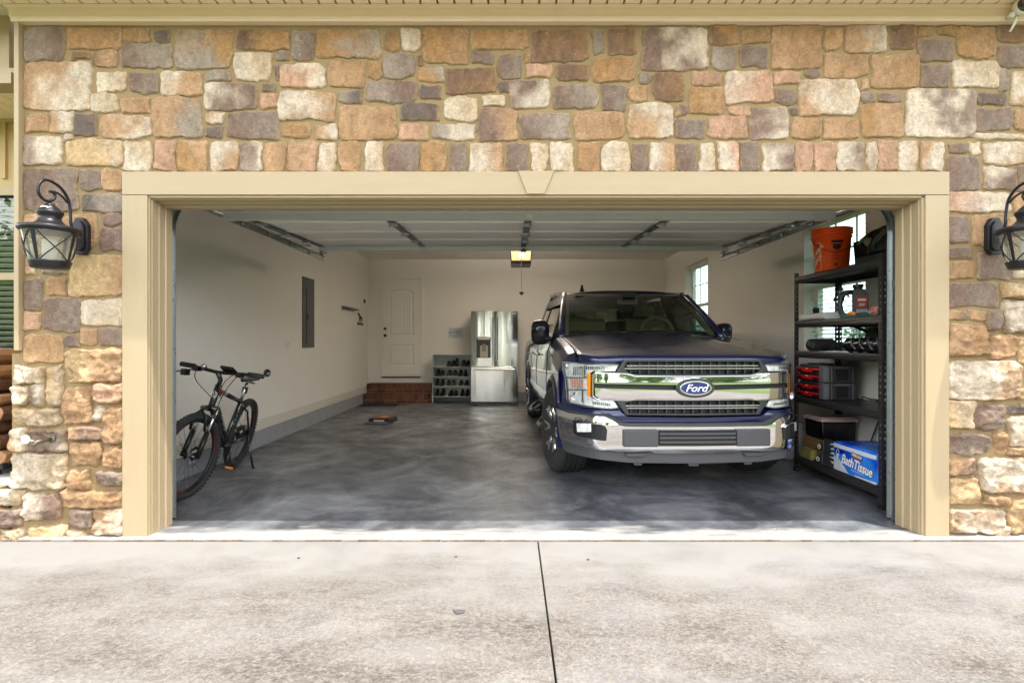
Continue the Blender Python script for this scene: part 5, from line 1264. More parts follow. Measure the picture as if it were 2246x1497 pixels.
# bumper
BUM = [(0,716),(150,772),(420,800),(600,818),(700,862),(790,925),(870,942),(C_,944),(C_,1288),(1250,1284),(1180,1250),(900,1262),(780,1262),(650,1240),(350,1196),(90,1150),(50,1090),(20,900)]
bp = pobj('bumper', plate(Fc(BUM, -0.05), -0.055, 0.05, close=True, bulge=0.022), M_chrome, smooth=True)
pobj('valance', plate(Fc([(70,1140),(350,1185),(650,1232),(C_,1276),(C_,1400),(900,1390),(500,1342),(110,1252)]), -0.035, 0.10, close=True), M_greyp, bevel=0.008)
for mir in (False, True):
    pobj('step_pad', plate(Fc([(845,1268),(1130,1270),(1085,1308),(890,1308)]), -0.06, -0.02, mirror=mir), M_greyp, bevel=0.004)
    pobj('tow_tab', plate(Fc([(960,1385),(1090,1388),(1070,1432),(985,1430)]), -0.01, 0.004, mirror=mir), M_greyp)
    pk = pobj('fog_pocket', plate(Fc([(212,858),(560,905),(622,935),(640,965),(628,1122),(250,1052),(214,1020)], -0.08), -0.098, -0.03, mirror=mir), M_blk, bevel=0.006)
    f1 = pobj('fog_lamp', plate(Fc([(255,905),(436,905),(440,1012),(262,1012)], -0.1), -0.108, -0.095, mirror=mir), M_refl, pk, bevel=0.004)
    ringc = Fc([(345,958)], -0.1)[0]
    pobj('fog_trim', plate(Fc([(212,858),(560,905),(622,935),(640,965),(632,975),(612,944),(556,916),(224,872)], -0.08), -0.104, -0.03, mirror=mir), M_chrome, pk)
pobj('tow_tab', plate([(-0.05, Fc([(C_,1395)])[0][1]), (0.05, Fc([(C_,1395)])[0][1]), (0.035, Fc([(C_,1440)])[0][1]), (-0.035, Fc([(C_,1440)])[0][1])], -0.01, 0.004), M_greyp)
def rectp(x0, y0, x1, y1, t): return Fc([(x0,y0),(x1,y0),(x1,y1),(x0,y1)], t)
for mir in (False, True):
    pobj('bumper_pad', plate(rectp(842,984,1288,1200,-0.09), -0.108, -0.05, mirror=mir), M_greyp, bevel=0.012, seg=3)
pobj('lower_intake', plate(Fc([(1300,992),(C_,992),(C_,1192),(1300,1192)], -0.09), -0.094, -0.05, close=True), M_blk)
for y in (1040, 1090, 1145):
    a = Fc([(1305, y-13), (C_, y-13), (C_, y+13), (1305, y+13)], -0.1); pobj('intake_bar', plate(a, -0.106, -0.09, close=True), M_greyp, bevel=0.002)
# fender side details
for s in (-1, 1):
    # door shut lines, handles, side step
    for v in (1.52, 2.90, 3.98): 
        pts = []
        for (u, w) in [(0.966,0.47),(0.992,0.56),(1.005,0.72),(1.008,0.86),(1.0,0.98),(0.989,1.13),(0.967,1.21)]: pts.append((s*u, v, w))
        mb = MB(); mb.tube(pts, 0.003, 4); mb.build('door_gap', M_blk, truck)
    for v in (2.72, 3.78):
        mb = MB(); mb.tube([(s*0.995, v-0.10, 1.075), (s*1.035, v-0.08, 1.075), (s*1.035, v+0.06, 1.075), (s*0.995, v+0.08, 1.075)], 0.013, 8); mb.build('door_handle', M_chrome, truck)
    mb = MB(); mb.box(min(s*1.0,s*1.012), max(s*1.0,s*1.012), 1.56, 4.0, 0.60, 0.68); mb.build('side_moulding', M_chrome, truck, bevel=0.004)
    for k, (v0, v1) in enumerate(((1.62, 1.98), (2.95, 3.30))):
        mb = MB(); mb.tube([(s*0.90, v0-0.03, 0.44), (s*1.04, v0, 0.33), (s*1.06, v0+0.04, 0.30), (s*1.06, v1-0.04, 0.30), (s*1.04, v1, 0.33), (s*0.90, v1+0.03, 0.44)], 0.022, 8); mb.box(min(s*0.95,s*1.06), max(s*0.95,s*1.06), v0+0.03, v1-0.03, 0.305, 0.318); mb.build('side_step', M_galvd, truck)
    # mirrors
    e = MB(); e.add([], []) 
    hd = MB(); P = []
    for i in range(9):
        t = i/8; vv = 1.60 + 0.13*t; k = math.sin(min(1, t*1.6+0.18)*PI/2); row = []
        for j in range(16):
            a = 2*PI*j/16; ca, sa = math.cos(a), math.sin(a); x = math.copysign(abs(ca)**0.6, ca)*0.098*k; z = math.copysign(abs(sa)**0.6, sa)*0.135*k
            row.append((s*((1.055 if s < 0 else 0.985) + x*(1 if s < 0 else 0.85)), vv, (1.335 if s < 0 else 1.33) + z*(1 if s < 0 else 0.8)))
        P.append(row)
    hd.grid(P, closed_v=True); hd.add(P[0], [tuple(range(16))]); hd.add(P[-1], [tuple(range(16))]); mh = hd.build('door_mirror', M_blk, truck)
    cpm = MB(); P2 = [[(x + s*0.002, y-0.004, z*1.0+0.002) for (x, y, z) in row[0:9]] for row in P[:7]]; cpm.grid(P2); q = cpm.build('mirror_cap', mat('near_black_navy', (12,18,36), 0.3, coat=0.8), mh); q.modifiers.new('solid','SOLIDIFY').thickness = 0.003
    mb = MB(); mb.tube([(s*0.93, 1.62, 1.265), (s*0.99, 1.64, 1.27), (s*1.03, 1.66, 1.27)], [0.035,0.028,0.03], 8); mb.build('mirror_arm', M_blk, mh)
# wheels
def wheel(u, v, steer, s):
    w = empty('wheel'); w.parent = truck; w.location = (u, v, 0.405); w.rotation_euler = (0, 0, steer)
    r = 0.405; hw = 0.137
    prof = [(0.235,-hw*0.85),(0.26,-hw*0.97),(0.33,-hw),(0.375,-hw*0.97),(0.397,-hw*0.85),(r-0.002,-hw*0.72)]
    for g in (-0.55, -0.18, 0.18, 0.55): prof += [(r,hw*(g-0.075)),(r-0.011,hw*(g-0.05)),(r-0.011,hw*(g+0.05)),(r,hw*(g+0.075))]
    prof += [(r-0.002,hw*0.72),(0.397,hw*0.85),(0.375,hw*0.97),(0.33,hw),(0.26,hw*0.97),(0.235,hw*0.85)]
    mb = MB(); mb.lathe(prof, (0,0,0), 64, axis='x'); ty = mb.build('tyre', M_tyre, w)
    try: ty.data.set_sharp_from_angle(angle=R(40))
    except Exception: pass
    mb = MB(); mb.lathe([(0.0,s*0.06),(0.07,s*0.062),(0.08,s*0.03)], (0,0,0), 24, axis='x')
    mb.lathe([(0.245,-hw*0.8),(0.215,-hw*0.7),(0.215,s*0.05) if s>0 else (0.215,-0.05),(0.232,s*hw*0.8)] if s > 0 else [(0.245,hw*0.8),(0.215,hw*0.7),(0.215,-0.05),(0.232,-hw*0.8)], (0,0,0), 40, axis='x')
    for k in range(6):
        a = 2*PI*k/6
        for d in (-0.11, 0.11):
            mb.tube([(s*0.09, 0.06*math.cos(a), 0.06*math.sin(a)), (s*0.115, 0.14*math.cos(a+d), 0.14*math.sin(a+d)), (s*0.128, 0.222*math.cos(a+d*1.6), 0.225*math.sin(a+d*1.6))], 0.018, 6)
    mb.build('rim', M_chrome, w)
    mb = MB(); mb.lathe([(0.0,0.0),(0.165,0.0),(0.165,s*0.03),(0.0,s*0.03)], (0,0,0), 30, axis='x'); mb.build('brake_disc', M_galvd, w)
wheel(-0.885, AX[0], R(9), -1); wheel(0.885, AX[0], R(9), 1); wheel(-0.875, AX[1], 0, -1); wheel(0.875, AX[1], 0, 1)
mb = MB(); mb.tube([(-0.8, AX[0], 0.36), (0.8, AX[0], 0.36)], 0.05, 10); mb.box(-0.5, 0.5, 0.15, 5.6, 0.36, 0.42); mb.tube([(-0.8, AX[1], 0.38), (0.8, AX[1], 0.38)], 0.06, 10); mb.build('chassis', M_blk, truck)
# warm beige sun visors
for s in (-1, 1): mb = MB(); mb.box(s*0.38-0.22, s*0.38+0.22, 2.10, 2.25, 1.775, 1.79); mb.build('sun_visor', M_cabt, truck)
# ------------------------------------------------------------------ the bicycle (local x forward, y to its left, z up)
FC, RC = (-2.60, 4.12), (-2.76, 5.20)
bike = empty('mountain_bike', (RC[0]+0.0, RC[1], 0), rot=(R(-12.5), 0, math.atan2(FC[1]-RC[1], FC[0]-RC[0])), label='black electric mountain bike with red trim standing on its kickstand by the left wall', cat='bicycle')
WB = math.hypot(FC[0]-RC[0], FC[1]-RC[1]); WR = 0.34
M_bk = mat('gloss_black_frame', (20,20,22), 0.25, coat=0.6); M_bm2 = mat('matt_black_alloy', (30,30,32), 0.4, metal=0.5)
M_bred = mat('red_frame_paint', (150,24,20), 0.3, coat=0.5); M_knob = mat('knobby_rubber', (34,34,36), 0.85); M_spoke = mat('dark_steel_spoke', (70,72,74), 0.3, metal=0.9)
M_steel = mat('polished_steel', (190,192,194), 0.2, metal=1.0)
Hb, Ht = Vector((WB-0.16, 0, 0.70)), Vector((WB-0.215, 0, 0.89))
hax = (Ht-Hb).normalized()
MS = Matrix.Translation(Hb) @ Matrix.Rotation(R(-15), 4, hax) @ Matrix.Translation(-Hb)
def bikewheel(c, M, motor):
    w = empty('wheel'); w.parent = bike; w.matrix_local = M @ Matrix.Translation(c)
    mb = MB(); P = []; nR = 72
    for i in range(nR):
        a = 2*PI*i/nR; P.append([((0.312 + 0.027*math.cos(b))*math.cos(a), 0.029*math.sin(b), (0.312+0.027*math.cos(b))*math.sin(a)) for b in np.linspace(0, 2*PI, 13)[:-1]])
    mb.grid(P, closed_u=True, closed_v=True)
    for i in range(64):
        a = 2*PI*i/64
        for yy, da, rr_ in ((-0.026, 0, 0.326), (0.026, 0, 0.326), (-0.008, 0.5, 0.338), (0.008, 0.5, 0.338)):
            an = a + da*2*PI/64; Mk = Matrix.Rotation(-an, 4, 'Y') @ Matrix.Translation((rr_, yy, 0)); mb.box(-0.006, 0.005, -0.006, 0.006, -0.007, 0.007, M=Mk)
    mb.build('tyre', M_knob, w)
    mb = MB(); mb.grid([[((r_)*math.cos(a), y_, (r_)*math.sin(a)) for r_, y_ in ((0.291,-0.013),(0.272,-0.011),(0.266,0.0),(0.272,0.011),(0.291,0.013))] for a in np.linspace(0, 2*PI, 61)[:-1]], closed_u=True); mb.build('rim', M_bm2, w)
    mb = MB()
    for a0 in (0.5, 2.6, 4.7):
        for sy in (-1, 1): mb.grid([[(r_*math.cos(a), sy*(0.0125 if r_ > 0.28 else 0.0115), r_*math.sin(a)) for r_ in (0.276, 0.288)] for a in np.linspace(a0, a0+0.75, 14)])
    mb.build('rim_decal', mat('rim_decal_red', (190,60,40), 0.4), w)
    mb = MB()
    for i in range(28):
        a = 2*PI*i/28; b = a + (0.5 if i % 2 else -0.5)*1.0; sy = 1 if (i//2) % 2 else -1
        mb.tube([(0.03*math.cos(b), sy*0.028, 0.03*math.sin(b)), (0.268*math.cos(a), 0, 0.268*math.sin(a))], 0.0014, 4)
    mb.build('spokes', M_spoke, w)
    mb = MB(); mb.lathe([(0.0,-0.055),(0.012,-0.055),(0.014,-0.035),(0.03,-0.03),(0.018,-0.02),(0.018,0.02),(0.03,0.03),(0.014,0.035),(0.012,0.055),(0.0,0.055)] if not motor else [(0.0,-0.06),(0.015,-0.06),(0.06,-0.035),(0.078,-0.02),(0.078,0.02),(0.06,0.035),(0.015,0.06),(0,0.06)], (0,0,0), 24, axis='y'); mb.build('hub', M_bk, w)
    mb = MB(); P = []
    for a in np.linspace(0, 2*PI, 49)[:-1]:
        k = 0.004*math.cos(a*12); P.append([(q*math.cos(a), yy, q*math.sin(a)) for q, yy in ((0.058,0.038),(0.082+k,0.038),(0.082+k,0.040),(0.058,0.040))])
    mb.grid(P, closed_u=True, closed_v=True, smooth=False)
    for k in range(6): a = k*PI/3; mb.tube([(0.02*math.cos(a), 0.039, 0.02*math.sin(a)), (0.062*math.cos(a+0.4), 0.039, 0.062*math.sin(a+0.4))], 0.003, 4)
    mb.build('disc_rotor', M_steel, w)
    return w
bikewheel((WB, 0, WR), MS, False); bikewheel((0, 0, WR), Matrix.Identity(4), True)
BB = Vector((0.44, 0, 0.30)); ST = Vector((0.24, 0, 0.70)); SP = Vector((0.19, 0, 0.86))
def bt(name, pts, r, m=M_bk, M=None, n=10): return MB().tube(pts, r, n, M=M).build(name, m, bike)
bt('seat_tube', [BB, ST], 0.020); bt('seat_post', [ST, SP], 0.015, M_steel)
bt('top_tube', [Ht-hax*0.04, Ht-hax*0.04 + (ST-(Ht-hax*0.04))*0.32], 0.023, M_bred); bt('top_tube', [Ht-hax*0.04 + (ST-(Ht-hax*0.04))*0.32, ST-Vector((0,0,0.02))], 0.021)
dtb = bt('down_tube', [Hb+hax*0.03, BB], 0.026)
a = Hb+hax*0.03; d = (BB-a); MB().tube([a + d*0.18 + Vector((-0.02,0,0.03)), a + d*0.80 + Vector((-0.02,0,0.03))], 0.036, 10).build('battery', M_bm2, bike)
dn = d.normalized(); up = Vector((dn.z, 0, -dn.x)) * -1
textmesh('lettering', 'VIVI', 0.05, M_white, dtb, basis(tuple(a + d*0.5 + Vector((0, 0.0285, 0)) + Vector((0.012,0,-0.014))), tuple(dn), tuple(Vector((0,1,0)).cross(dn)), (0,1,0)), 0.0008) if False else None
MB().tube([Hb-hax*0.02, Ht+hax*0.01], 0.026, 12).build('head_tube', M_bk, bike)
for k in range(7):
    q0 = a + d*(0.30 + 0.065*k) + Vector((-0.02 + 0.010*(k % 2), 0.0375, 0.03)); MB().tube([q0, q0 + dn*0.022 + Vector((0,0,0.006))], 0.0035, 5).build('battery_decal', M_white, bike)
for k in range(4):
    q0 = BB.lerp(ST, 0.45 + 0.09*k) + Vector((0.008, 0.0195, 0)); MB().tube([q0, q0 + (ST-BB).normalized()*0.022], 0.0035, 5).build('frame_decal', mat('teal_decal', (90,150,150), 0.5), bike)
# round badge with its V mark on the head tube
bd = MB(); cb = Hb + hax*0.12 + Vector((0.030,0,0.008)); fx = Vector((hax.z,0,-hax.x))
Mb = basis(tuple(cb), (0,1,0), tuple(hax), tuple(fx))
bd.tube([Mb @ Vector((0.022*math.cos(t), 0.022*math.sin(t), 0)) for t in np.linspace(0, 2*PI, 21)[:-1]], 0.0022, 5, closed=True); bd.tube([Mb @ Vector((-0.011,0.012,0.001)), Mb @ Vector((0,-0.014,0.001)), Mb @ Vector((0.011,0.012,0.001))], 0.003, 5); bd.build('badge', M_white, bike)
for s in (-1, 1):
    bt('chain_stay', [BB + Vector((-0.02, s*0.03, 0)), Vector((0.15, s*0.055, 0.32)), Vector((0, s*0.068, WR))], 0.010)
    bt('seat_stay', [ST - Vector((0,0,0.03)), Vector((0.14, s*0.05, 0.58)), Vector((0, s*0.068, WR))], 0.009)
    bt('fork_leg', [Vector((WB-0.155, s*0.062, 0.70)), Vector((WB-0.075, s*0.062, 0.52))], 0.014, M_steel, MS)
    bt('fork_leg', [Vector((WB-0.08, s*0.062, 0.53)), Vector((WB, s*0.062, WR-0.01))], 0.020, M_bm2, MS)
bt('fork_crown', [Vector((WB-0.155,-0.07,0.70)), Vector((WB-0.15,0,0.715)), Vector((WB-0.155,0.07,0.70))], 0.022, M_bk, MS)
arch = [Vector((WB-0.06+0.02, -0.062, 0.54)), Vector((WB-0.05,-0.05,0.66)), Vector((WB-0.05,0,0.70)), Vector((WB-0.05,0.05,0.66)), Vector((WB-0.04,0.062,0.54))]
bt('fork_arch', arch, 0.011, M_bm2, MS)
# saddle
mb = MB(); P = []
for i in range(11):
    t = i/10; w_ = 0.022 + 0.055*max(0, (t-0.35)/0.65)**0.8; P.append([(SP.x + 0.13 - 0.26*t, w_*math.cos(q), SP.z + 0.03 + 0.02*math.sin(q) + 0.015*abs(t-0.45)) for q in np.linspace(0, 2*PI, 11)[:-1]])
mb.grid(P, closed_v=True); mb.add(P[0], [tuple(range(10))]); mb.add(P[-1], [tuple(range(10))]); mb.build('saddle', M_bk, bike)
# stem, handlebar
SB = Ht + hax*0.05; HBc = SB + Vector((0.05, 0, 0.065))
bt('stem', [Ht, SB, HBc], [0.019,0.018,0.020], M_bk, MS)
hb = [HBc + Vector((-0.045, y_, 0.018)) if abs(y_) > 0.3 else HBc + Vector((-0.045*abs(y_)/0.3, y_, 0.018*abs(y_)/0.3)) for y_ in (-0.36,-0.3,-0.2,-0.1,0,0.1,0.2,0.3,0.36)]
bt('handlebar', hb, 0.015, M_bm2, MS)
for s in (-1, 1):
    bt('grip', [HBc + Vector((-0.045, s*0.24, 0.016)), HBc + Vector((-0.048, s*0.37, 0.018))], 0.021, M_knob, MS)
    mb = MB(); mb.tube([HBc + Vector((-0.03, s*0.20, 0.012)), HBc + Vector((0.03, s*0.21, -0.005)), HBc + Vector((0.04, s*0.29, -0.03)), HBc + Vector((0.025, s*0.35, -0.04))], 0.008, 6, M=MS); mb.box(-0.03,0.03,-0.02,0.02,-0.015,0.02, M=MS @ Matrix.Translation(HBc + Vector((-0.01, s*0.19, 0.0)))); mb.build('brake_lever', M_bk, bike)
mb = MB(); mb.box(-0.04,0.04,-0.055,0.055,-0.01,0.012, M=MS @ Matrix.Translation(HBc + Vector((0.0, 0.09, 0.035))) @ Matrix.Rotation(R(-30), 4, 'Y')); mb.build('display', M_bk, bike, bevel=0.004)
MB().ball(tuple(MS @ (HBc + Vector((0.015, -0.12, 0.035)))), (0.025,0.025,0.02)).build('bell', M_steel, bike)
MB().lathe([(0.0,0.0),(0.028,0.004),(0.032,0.012),(0.0,0.016)], (0,0,0), 16, axis='x', M=MS @ Matrix.Translation(HBc + Vector((-0.03, 0.415, 0.055)))).build('bar_end_mirror', M_bk, bike)
MB().box(-0.03,0.03,-0.02,0.02,-0.05,0.0, M=MS @ Matrix.Translation(HBc + Vector((0.02, -0.27, -0.01)))).build('shifter', M_bk, bike)
for k, (y_, e_, sag) in enumerate(((0.15, Vector((WB-0.2,0.03,0.78)), 0.16), (0.19, Vector((WB-0.10,0.06,0.60)), 0.18), (-0.17, Vector((WB-0.2,-0.03,0.76)), 0.14), (0.05, Vector((WB-0.25,0.03,0.74)), 0.2))):
    p0 = MS @ (HBc + Vector((0.02, y_, 0))); pts = []
    for i in range(13):
        t = i/12; q = p0.lerp(e_, t); q = q + Vector((0.12*math.sin(PI*t), 0.02*math.sin(PI*t)*(1 if y_ > 0 else -1), sag*0.35*math.sin(PI*t*0.8))); pts.append(q)
    bt('cable', pts, 0.0035, M_blk, None, 6)
# drive train
mb = MB(); mb.lathe([(0.0,-0.004),(0.075,-0.004),(0.082,0.0),(0.075,0.004),(0,0.004)], (BB.x, -0.055, BB.z), 32, axis='y'); mb.lathe([(0.0,-0.09),(0.022,-0.09),(0.022,0.06),(0,0.06)], (BB.x, 0, BB.z), 14, axis='y'); mb.build('chainring', M_bm2, bike)
mb = MB(); mb.lathe([(0.0,-0.03),(0.025,-0.03),(0.055,0.0),(0.055,0.004),(0,0.004)], (0,-0.05,WR), 28, axis='y'); mb.build('cassette', M_steel, bike)
mb = MB(); mb.tube([(0.0,-0.065,WR-0.05),(0.02,-0.07,WR-0.13),(0.05,-0.065,WR-0.17)], 0.014, 8); mb.build('derailleur', M_bk, bike)
mb = MB(); mb.tube([(BB.x,-0.055,BB.z+0.08),(0,-0.055,WR+0.05)], 0.004, 5); mb.tube([(BB.x,-0.055,BB.z-0.08),(0.05,-0.062,WR-0.18)], 0.004, 5); mb.build('chain', M_spoke, bike)
for s, a in ((1, -1.15), (-1, 2.0)):
    e = BB + Vector((0.17*math.cos(a), s*0.085, 0.17*math.sin(a))); bt('crank', [BB + Vector((0, s*0.07, 0)), e], 0.010, M_bk)
    mb = MB(); mb.box(-0.045,0.045,0.0,0.09,-0.012,0.012, M=Matrix.Translation(e + Vector((0, 0 if s > 0 else -0.09, 0)))); pd = mb.build('pedal', M_bk, bike, bevel=0.004)
    mb = MB(); mb.box(0.0455,0.049,0.01,0.08,-0.009,0.009, M=Matrix.Translation(e + Vector((0, 0 if s > 0 else -0.09, 0)))); mb.build('pedal_reflector', mat('amber_reflector', (210,130,40), 0.3, coat=0.5), pd)
kd = bt('kickstand', [Vector((0.03, 0.07, WR-0.02)), Vector((0.07, 0.10, 0.28)), Vector((0.12, 0.215, 0.046))], 0.010, M_bk); MB().tube([(0.116,0.208,0.06),(0.124,0.222,0.036)], [0.014,0.02], 8).build('kickstand_foot', M_blk, kd)
MB().box(-0.02,0.02,-0.02,0.02,-0.03,0.03, M=Matrix.Translation(ST + Vector((-0.04,0,0.09)))).build('tail_lamp', M_blk, bike)
# ------------------------------------------------------------------ the metal shelving on the right
SX0, SX1, SY0, SY1 = 2.715, 3.150, 3.845, 5.045
shelf = wthing('metal_shelving', (2.93, 4.45, 0), 'five-tier black metal shelving unit with punched posts against the right wall', 'shelving unit')
def post(x, y, dx, dy):      # an L-angle with punched faces; dx,dy point along its two flanges
    mb = MB(); W_, T_, H_ = 0.042, 0.002, 1.89; pitch = 0.076; hw_, hh = 0.006, 0.013
    def face(ax):
        def bx(a0, a1, z0, z1):
            if ax == 'x': mb.box(min(x+dx*a0, x+dx*a1), max(x+dx*a0, x+dx*a1), min(y, y+dy*T_), max(y, y+dy*T_), z0, z1)
            else: mb.box(min(x, x+dx*T_), max(x, x+dx*T_), min(y+dy*a0, y+dy*a1), max(y+dy*a0, y+dy*a1), z0, z1)
        m = W_*0.52
        bx(0.0021, m-hw_, 0.0, H_); bx(m+hw_, W_, 0.0, H_)
        z = 0.0; zc = 0.05
        while zc < H_ - 0.03:
            bx(m-hw_, m+hw_, z, zc-hh); bx(m-hw_, m-0.003, zc-hh, zc-0.002); bx(m+0.003, m+hw_, zc-hh, zc-0.002); z = zc+hh*0.6; zc += pitch/2 if False else 0.0475
        bx(m-hw_, m+hw_, z, H_)
    face('x'); face('y')
    o = mb.build('post', M_blackm, shelf)
    mb = MB(); mb.box(min(x-dx*0.004, x+dx*0.046), max(x-dx*0.004, x+dx*0.046), min(y-dy*0.004, y+dy*0.046), max(y-dy*0.004, y+dy*0.046), 0.0, 0.035); mb.build('foot', M_blk, o, bevel=0.003)
for x, dx in ((SX0, 1), (SX1, -1)):
    for y, dy in ((SY0, 1), (SY1, -1)): post(x, y, dx, dy)
LV = (1.850, 1.430, 1.147, 0.720, 0.150)
for z in LV:
    e = MB(); e.box(SX0+0.012, SX1-0.012, SY0+0.004, SY1-0.004, z-0.012, z-0.004); dk = e.build('shelf_deck', M_blackm, shelf)
    for (x0, x1, nm) in ((SX0+0.003, SX0+0.016, 1), (SX1-0.016, SX1-0.003, -1)):
        P = []; prof = [(0,0),(-0.003,-0.012),(-0.0055,-0.028),(-0.003,-0.046),(0.0,-0.060),(0.012,-0.062),(0.012,-0.056),(0.004,-0.052),(0.004,-0.006),(0.012,-0.004),(0.012,0.0)]
        for yy in (SY0+0.006, SY1-0.006): P.append([((x0+p[0]) if nm > 0 else (x1-p[0]), yy, z+p[1]) for p in prof])
        m = MB(); m.grid(P, closed_v=True); m.build('shelf_beam', M_blackm, shelf)
    for yy in (SY0+0.004, SY1-0.016): MB().box(SX0+0.018, SX1-0.018, yy, yy+0.012, z-0.058, z-0.013).build('end_beam', M_blackm, shelf)
# ---- top shelf
z = LV[0]
bk = wthing('bucket', (2.865, 4.70, z), 'orange plastic bucket with white logo panel on the top shelf', 'bucket')
M_or = mat('orange_plastic', (255,92,18), 0.4)
H_ = 0.385; c = (2.865, 4.70, z+0.001)
mb = MB(); mb.lathe([(0.0,0.0),(0.128,0.0),(0.132,0.006),(0.152,H_*0.80),(0.160,H_*0.80),(0.160,H_*0.825),(0.153,H_*0.83),(0.154,H_*0.87),(0.164,H_*0.87),(0.164,H_*0.89),(0.156,H_*0.895),(0.157,H_*0.93),(0.166,H_*0.93),(0.166,H_*0.945),(0.158,H_*0.95),(0.158,H_*0.985),(0.166,H_*0.985),(0.166,H_),(0.152,H_),(0.150,H_*0.9),(0.125,0.01),(0.0,0.01)], c, 48)
mb.build('pail', M_or, bk)
mb = MB(); pts = []
for k in range(17): t = k/16; a = PI*1.5 - 0.0 + (t-0.5)*PI*0.98; pts.append((c[0]+0.168*math.cos(a-0.35), c[1]+0.168*math.sin(a-0.35), c[2] + H_*0.84 - 0.16*math.sin(PI*t)))
mb.tube(pts, 0.0025, 5); mb.build('bail_handle', M_blk, bk)
def on_bucket(a, zr, off=0.0012):
    r = 0.132 + (0.152-0.132)*(zr/(H_*0.80)) + off; return (c[0]+r*math.cos(a), c[1]+r*math.sin(a), c[2]+zr)
def bucket_patch(name, a0, a1, z0, z1, m, off=0.0012):
    return MB().grid([[on_bucket(a0+(a1-a0)*i/8, z0+(z1-z0)*j/3, off) for j in range(4)] for i in range(9)]).build(name, m, bk)
vdir = math.atan2(-4.70, -2.865)        # towards where one stands
M_bkl = mat('dark_print', (40,18,10), 0.6); M_brn = mat('brown_print', (128,52,18), 0.6)
bucket_patch('printed_label', vdir-0.02, vdir+0.62, 0.245, 0.268, M_bkl)
bucket_patch('printed_figure', vdir+0.06, vdir+0.50, 0.195, 0.236, M_bkl); bucket_patch('printed_figure', vdir+0.16, vdir+0.42, 0.185, 0.195, M_bkl)
for k in range(6): bucket_patch('printed_text', vdir+0.0, vdir+0.50-0.05*(k % 3), 0.168-k*0.014, 0.172-k*0.014, M_brn)
bucket_patch('printed_code', vdir+0.12, vdir+0.32, 0.045, 0.072, M_brn)
# white outlined square with slanted lettering
a0, a1, zb, zt = vdir-1.30, vdir-0.62, 0.02, 0.26
for (p, q) in (((a0,zb),(a1,zb)), ((a1,zb),(a1,zt)), ((a1,zt),(a0,zt)), ((a0,zt),(a0,zb))):
    n_ = 12; MB().tube([on_bucket(p[0]+(q[0]-p[0])*i/n_, p[1]+(q[1]-p[1])*i/n_, 0.001) for i in range(n_+1)], 0.0025, 4).build('logo_border', M_white, bk)
def wrap_text(s_, size, ac, zc, rot, m):
    o = textmesh('lettering', s_, size, m, bk, Matrix.Rotation(rot, 4, 'Z'), 0.0005, bold=0.0015)
    for v_ in o.data.vertices:
        x_, y_ = v_.co.x, v_.co.y; r = 0.145; p = on_bucket(ac + x_/r, zc + y_, 0.0016 + v_.co.z); v_.co = p
wrap_text('THE HOME', 0.040, (a0+a1)/2, 0.165, R(42), M_white); wrap_text('DEPOT', 0.048, (a0+a1)/2+0.06, 0.10, R(42), M_white)
MB().grid([[on_bucket(vdir+1.22+0.03*i, 0.02+0.24*j/3, 0.001) for j in range(4)] for i in range(2)]).build('logo_border', M_white, bk)
# black bin behind the bucket and the green case with a heap of straps
M_green = mat('dark_green_plastic', (34,58,44), 0.5); M_strap = mat('black_webbing', (26,26,26), 0.7); M_khaki = mat('khaki_strap', (120,112,92), 0.8)
mb = MB(); mb.prism([(3.02,z+0.02),(3.13,z+0.02),(3.14,z+0.26),(3.00,z+0.26)], 4.42, 4.62, axis='y'); tag(mb.build('black_bin', M_strap, bevel=0.01), 'small black bin behind the orange bucket on the top shelf', 'bin')
mb = MB(); mb.box(2.84, 3.12, 3.90, 4.34, z+0.001, z+0.07); mb.box(2.84, 3.12, 3.89, 4.35, z+0.045, z+0.052); tag(mb.build('green_case', M_green, bevel=0.008), 'flat dark green case at the near end of the top shelf', 'case')
hm = wthing('harness', (2.92, 4.05, z+0.07), 'heap of black and khaki harness straps on the green case', 'harness')
rg_ = random.Random(11)
mb = MB()
P = []
for i in range(13):
    t = i/12; P.append([(2.90 + 0.13*math.cos(q)*math.sin(PI*(0.12+0.76*t)), 3.90 + 0.30*t, z+0.075 + 0.17*max(0, math.sin(q))*math.sin(PI*(0.12+0.7*t)) + 0.03*math.sin(t*14+q*2)*max(0, math.sin(q))) for q in np.linspace(0, PI, 13)])
mb.grid(P); mb.build('shell', M_strap, hm)
for k in range(16):
    mb = MB(); q = rg_.uniform(0, PI); y0_ = rg_.uniform(3.92, 4.32); rr_ = rg_.uniform(0.05, 0.12); pts = []
    for i in range(15):
        a = 2*PI*i/14*rg_.uniform(0.98, 1.02)*0.8; pts.append((2.88 + 0.10*math.cos(q) + rr_*0.6*math.cos(a), y0_ + rr_*math.sin(a)*0.8, z + 0.15 + 0.07*math.sin(q) + rr_*0.7*math.sin(a+q)))
    pts = [(p[0], p[1], max(p[2], z+0.085)) for p in pts]
    mb.tube(pts, rg_.uniform(0.006, 0.012), 5); mb.build('strap', rg_.choice([M_strap, M_strap, M_khaki, M_green]), hm)
mb = MB(); mb.ball((2.80, 4.12, z+0.17), (0.03,0.04,0.035), 10, 7); mb.build('buckle', M_khaki, hm)
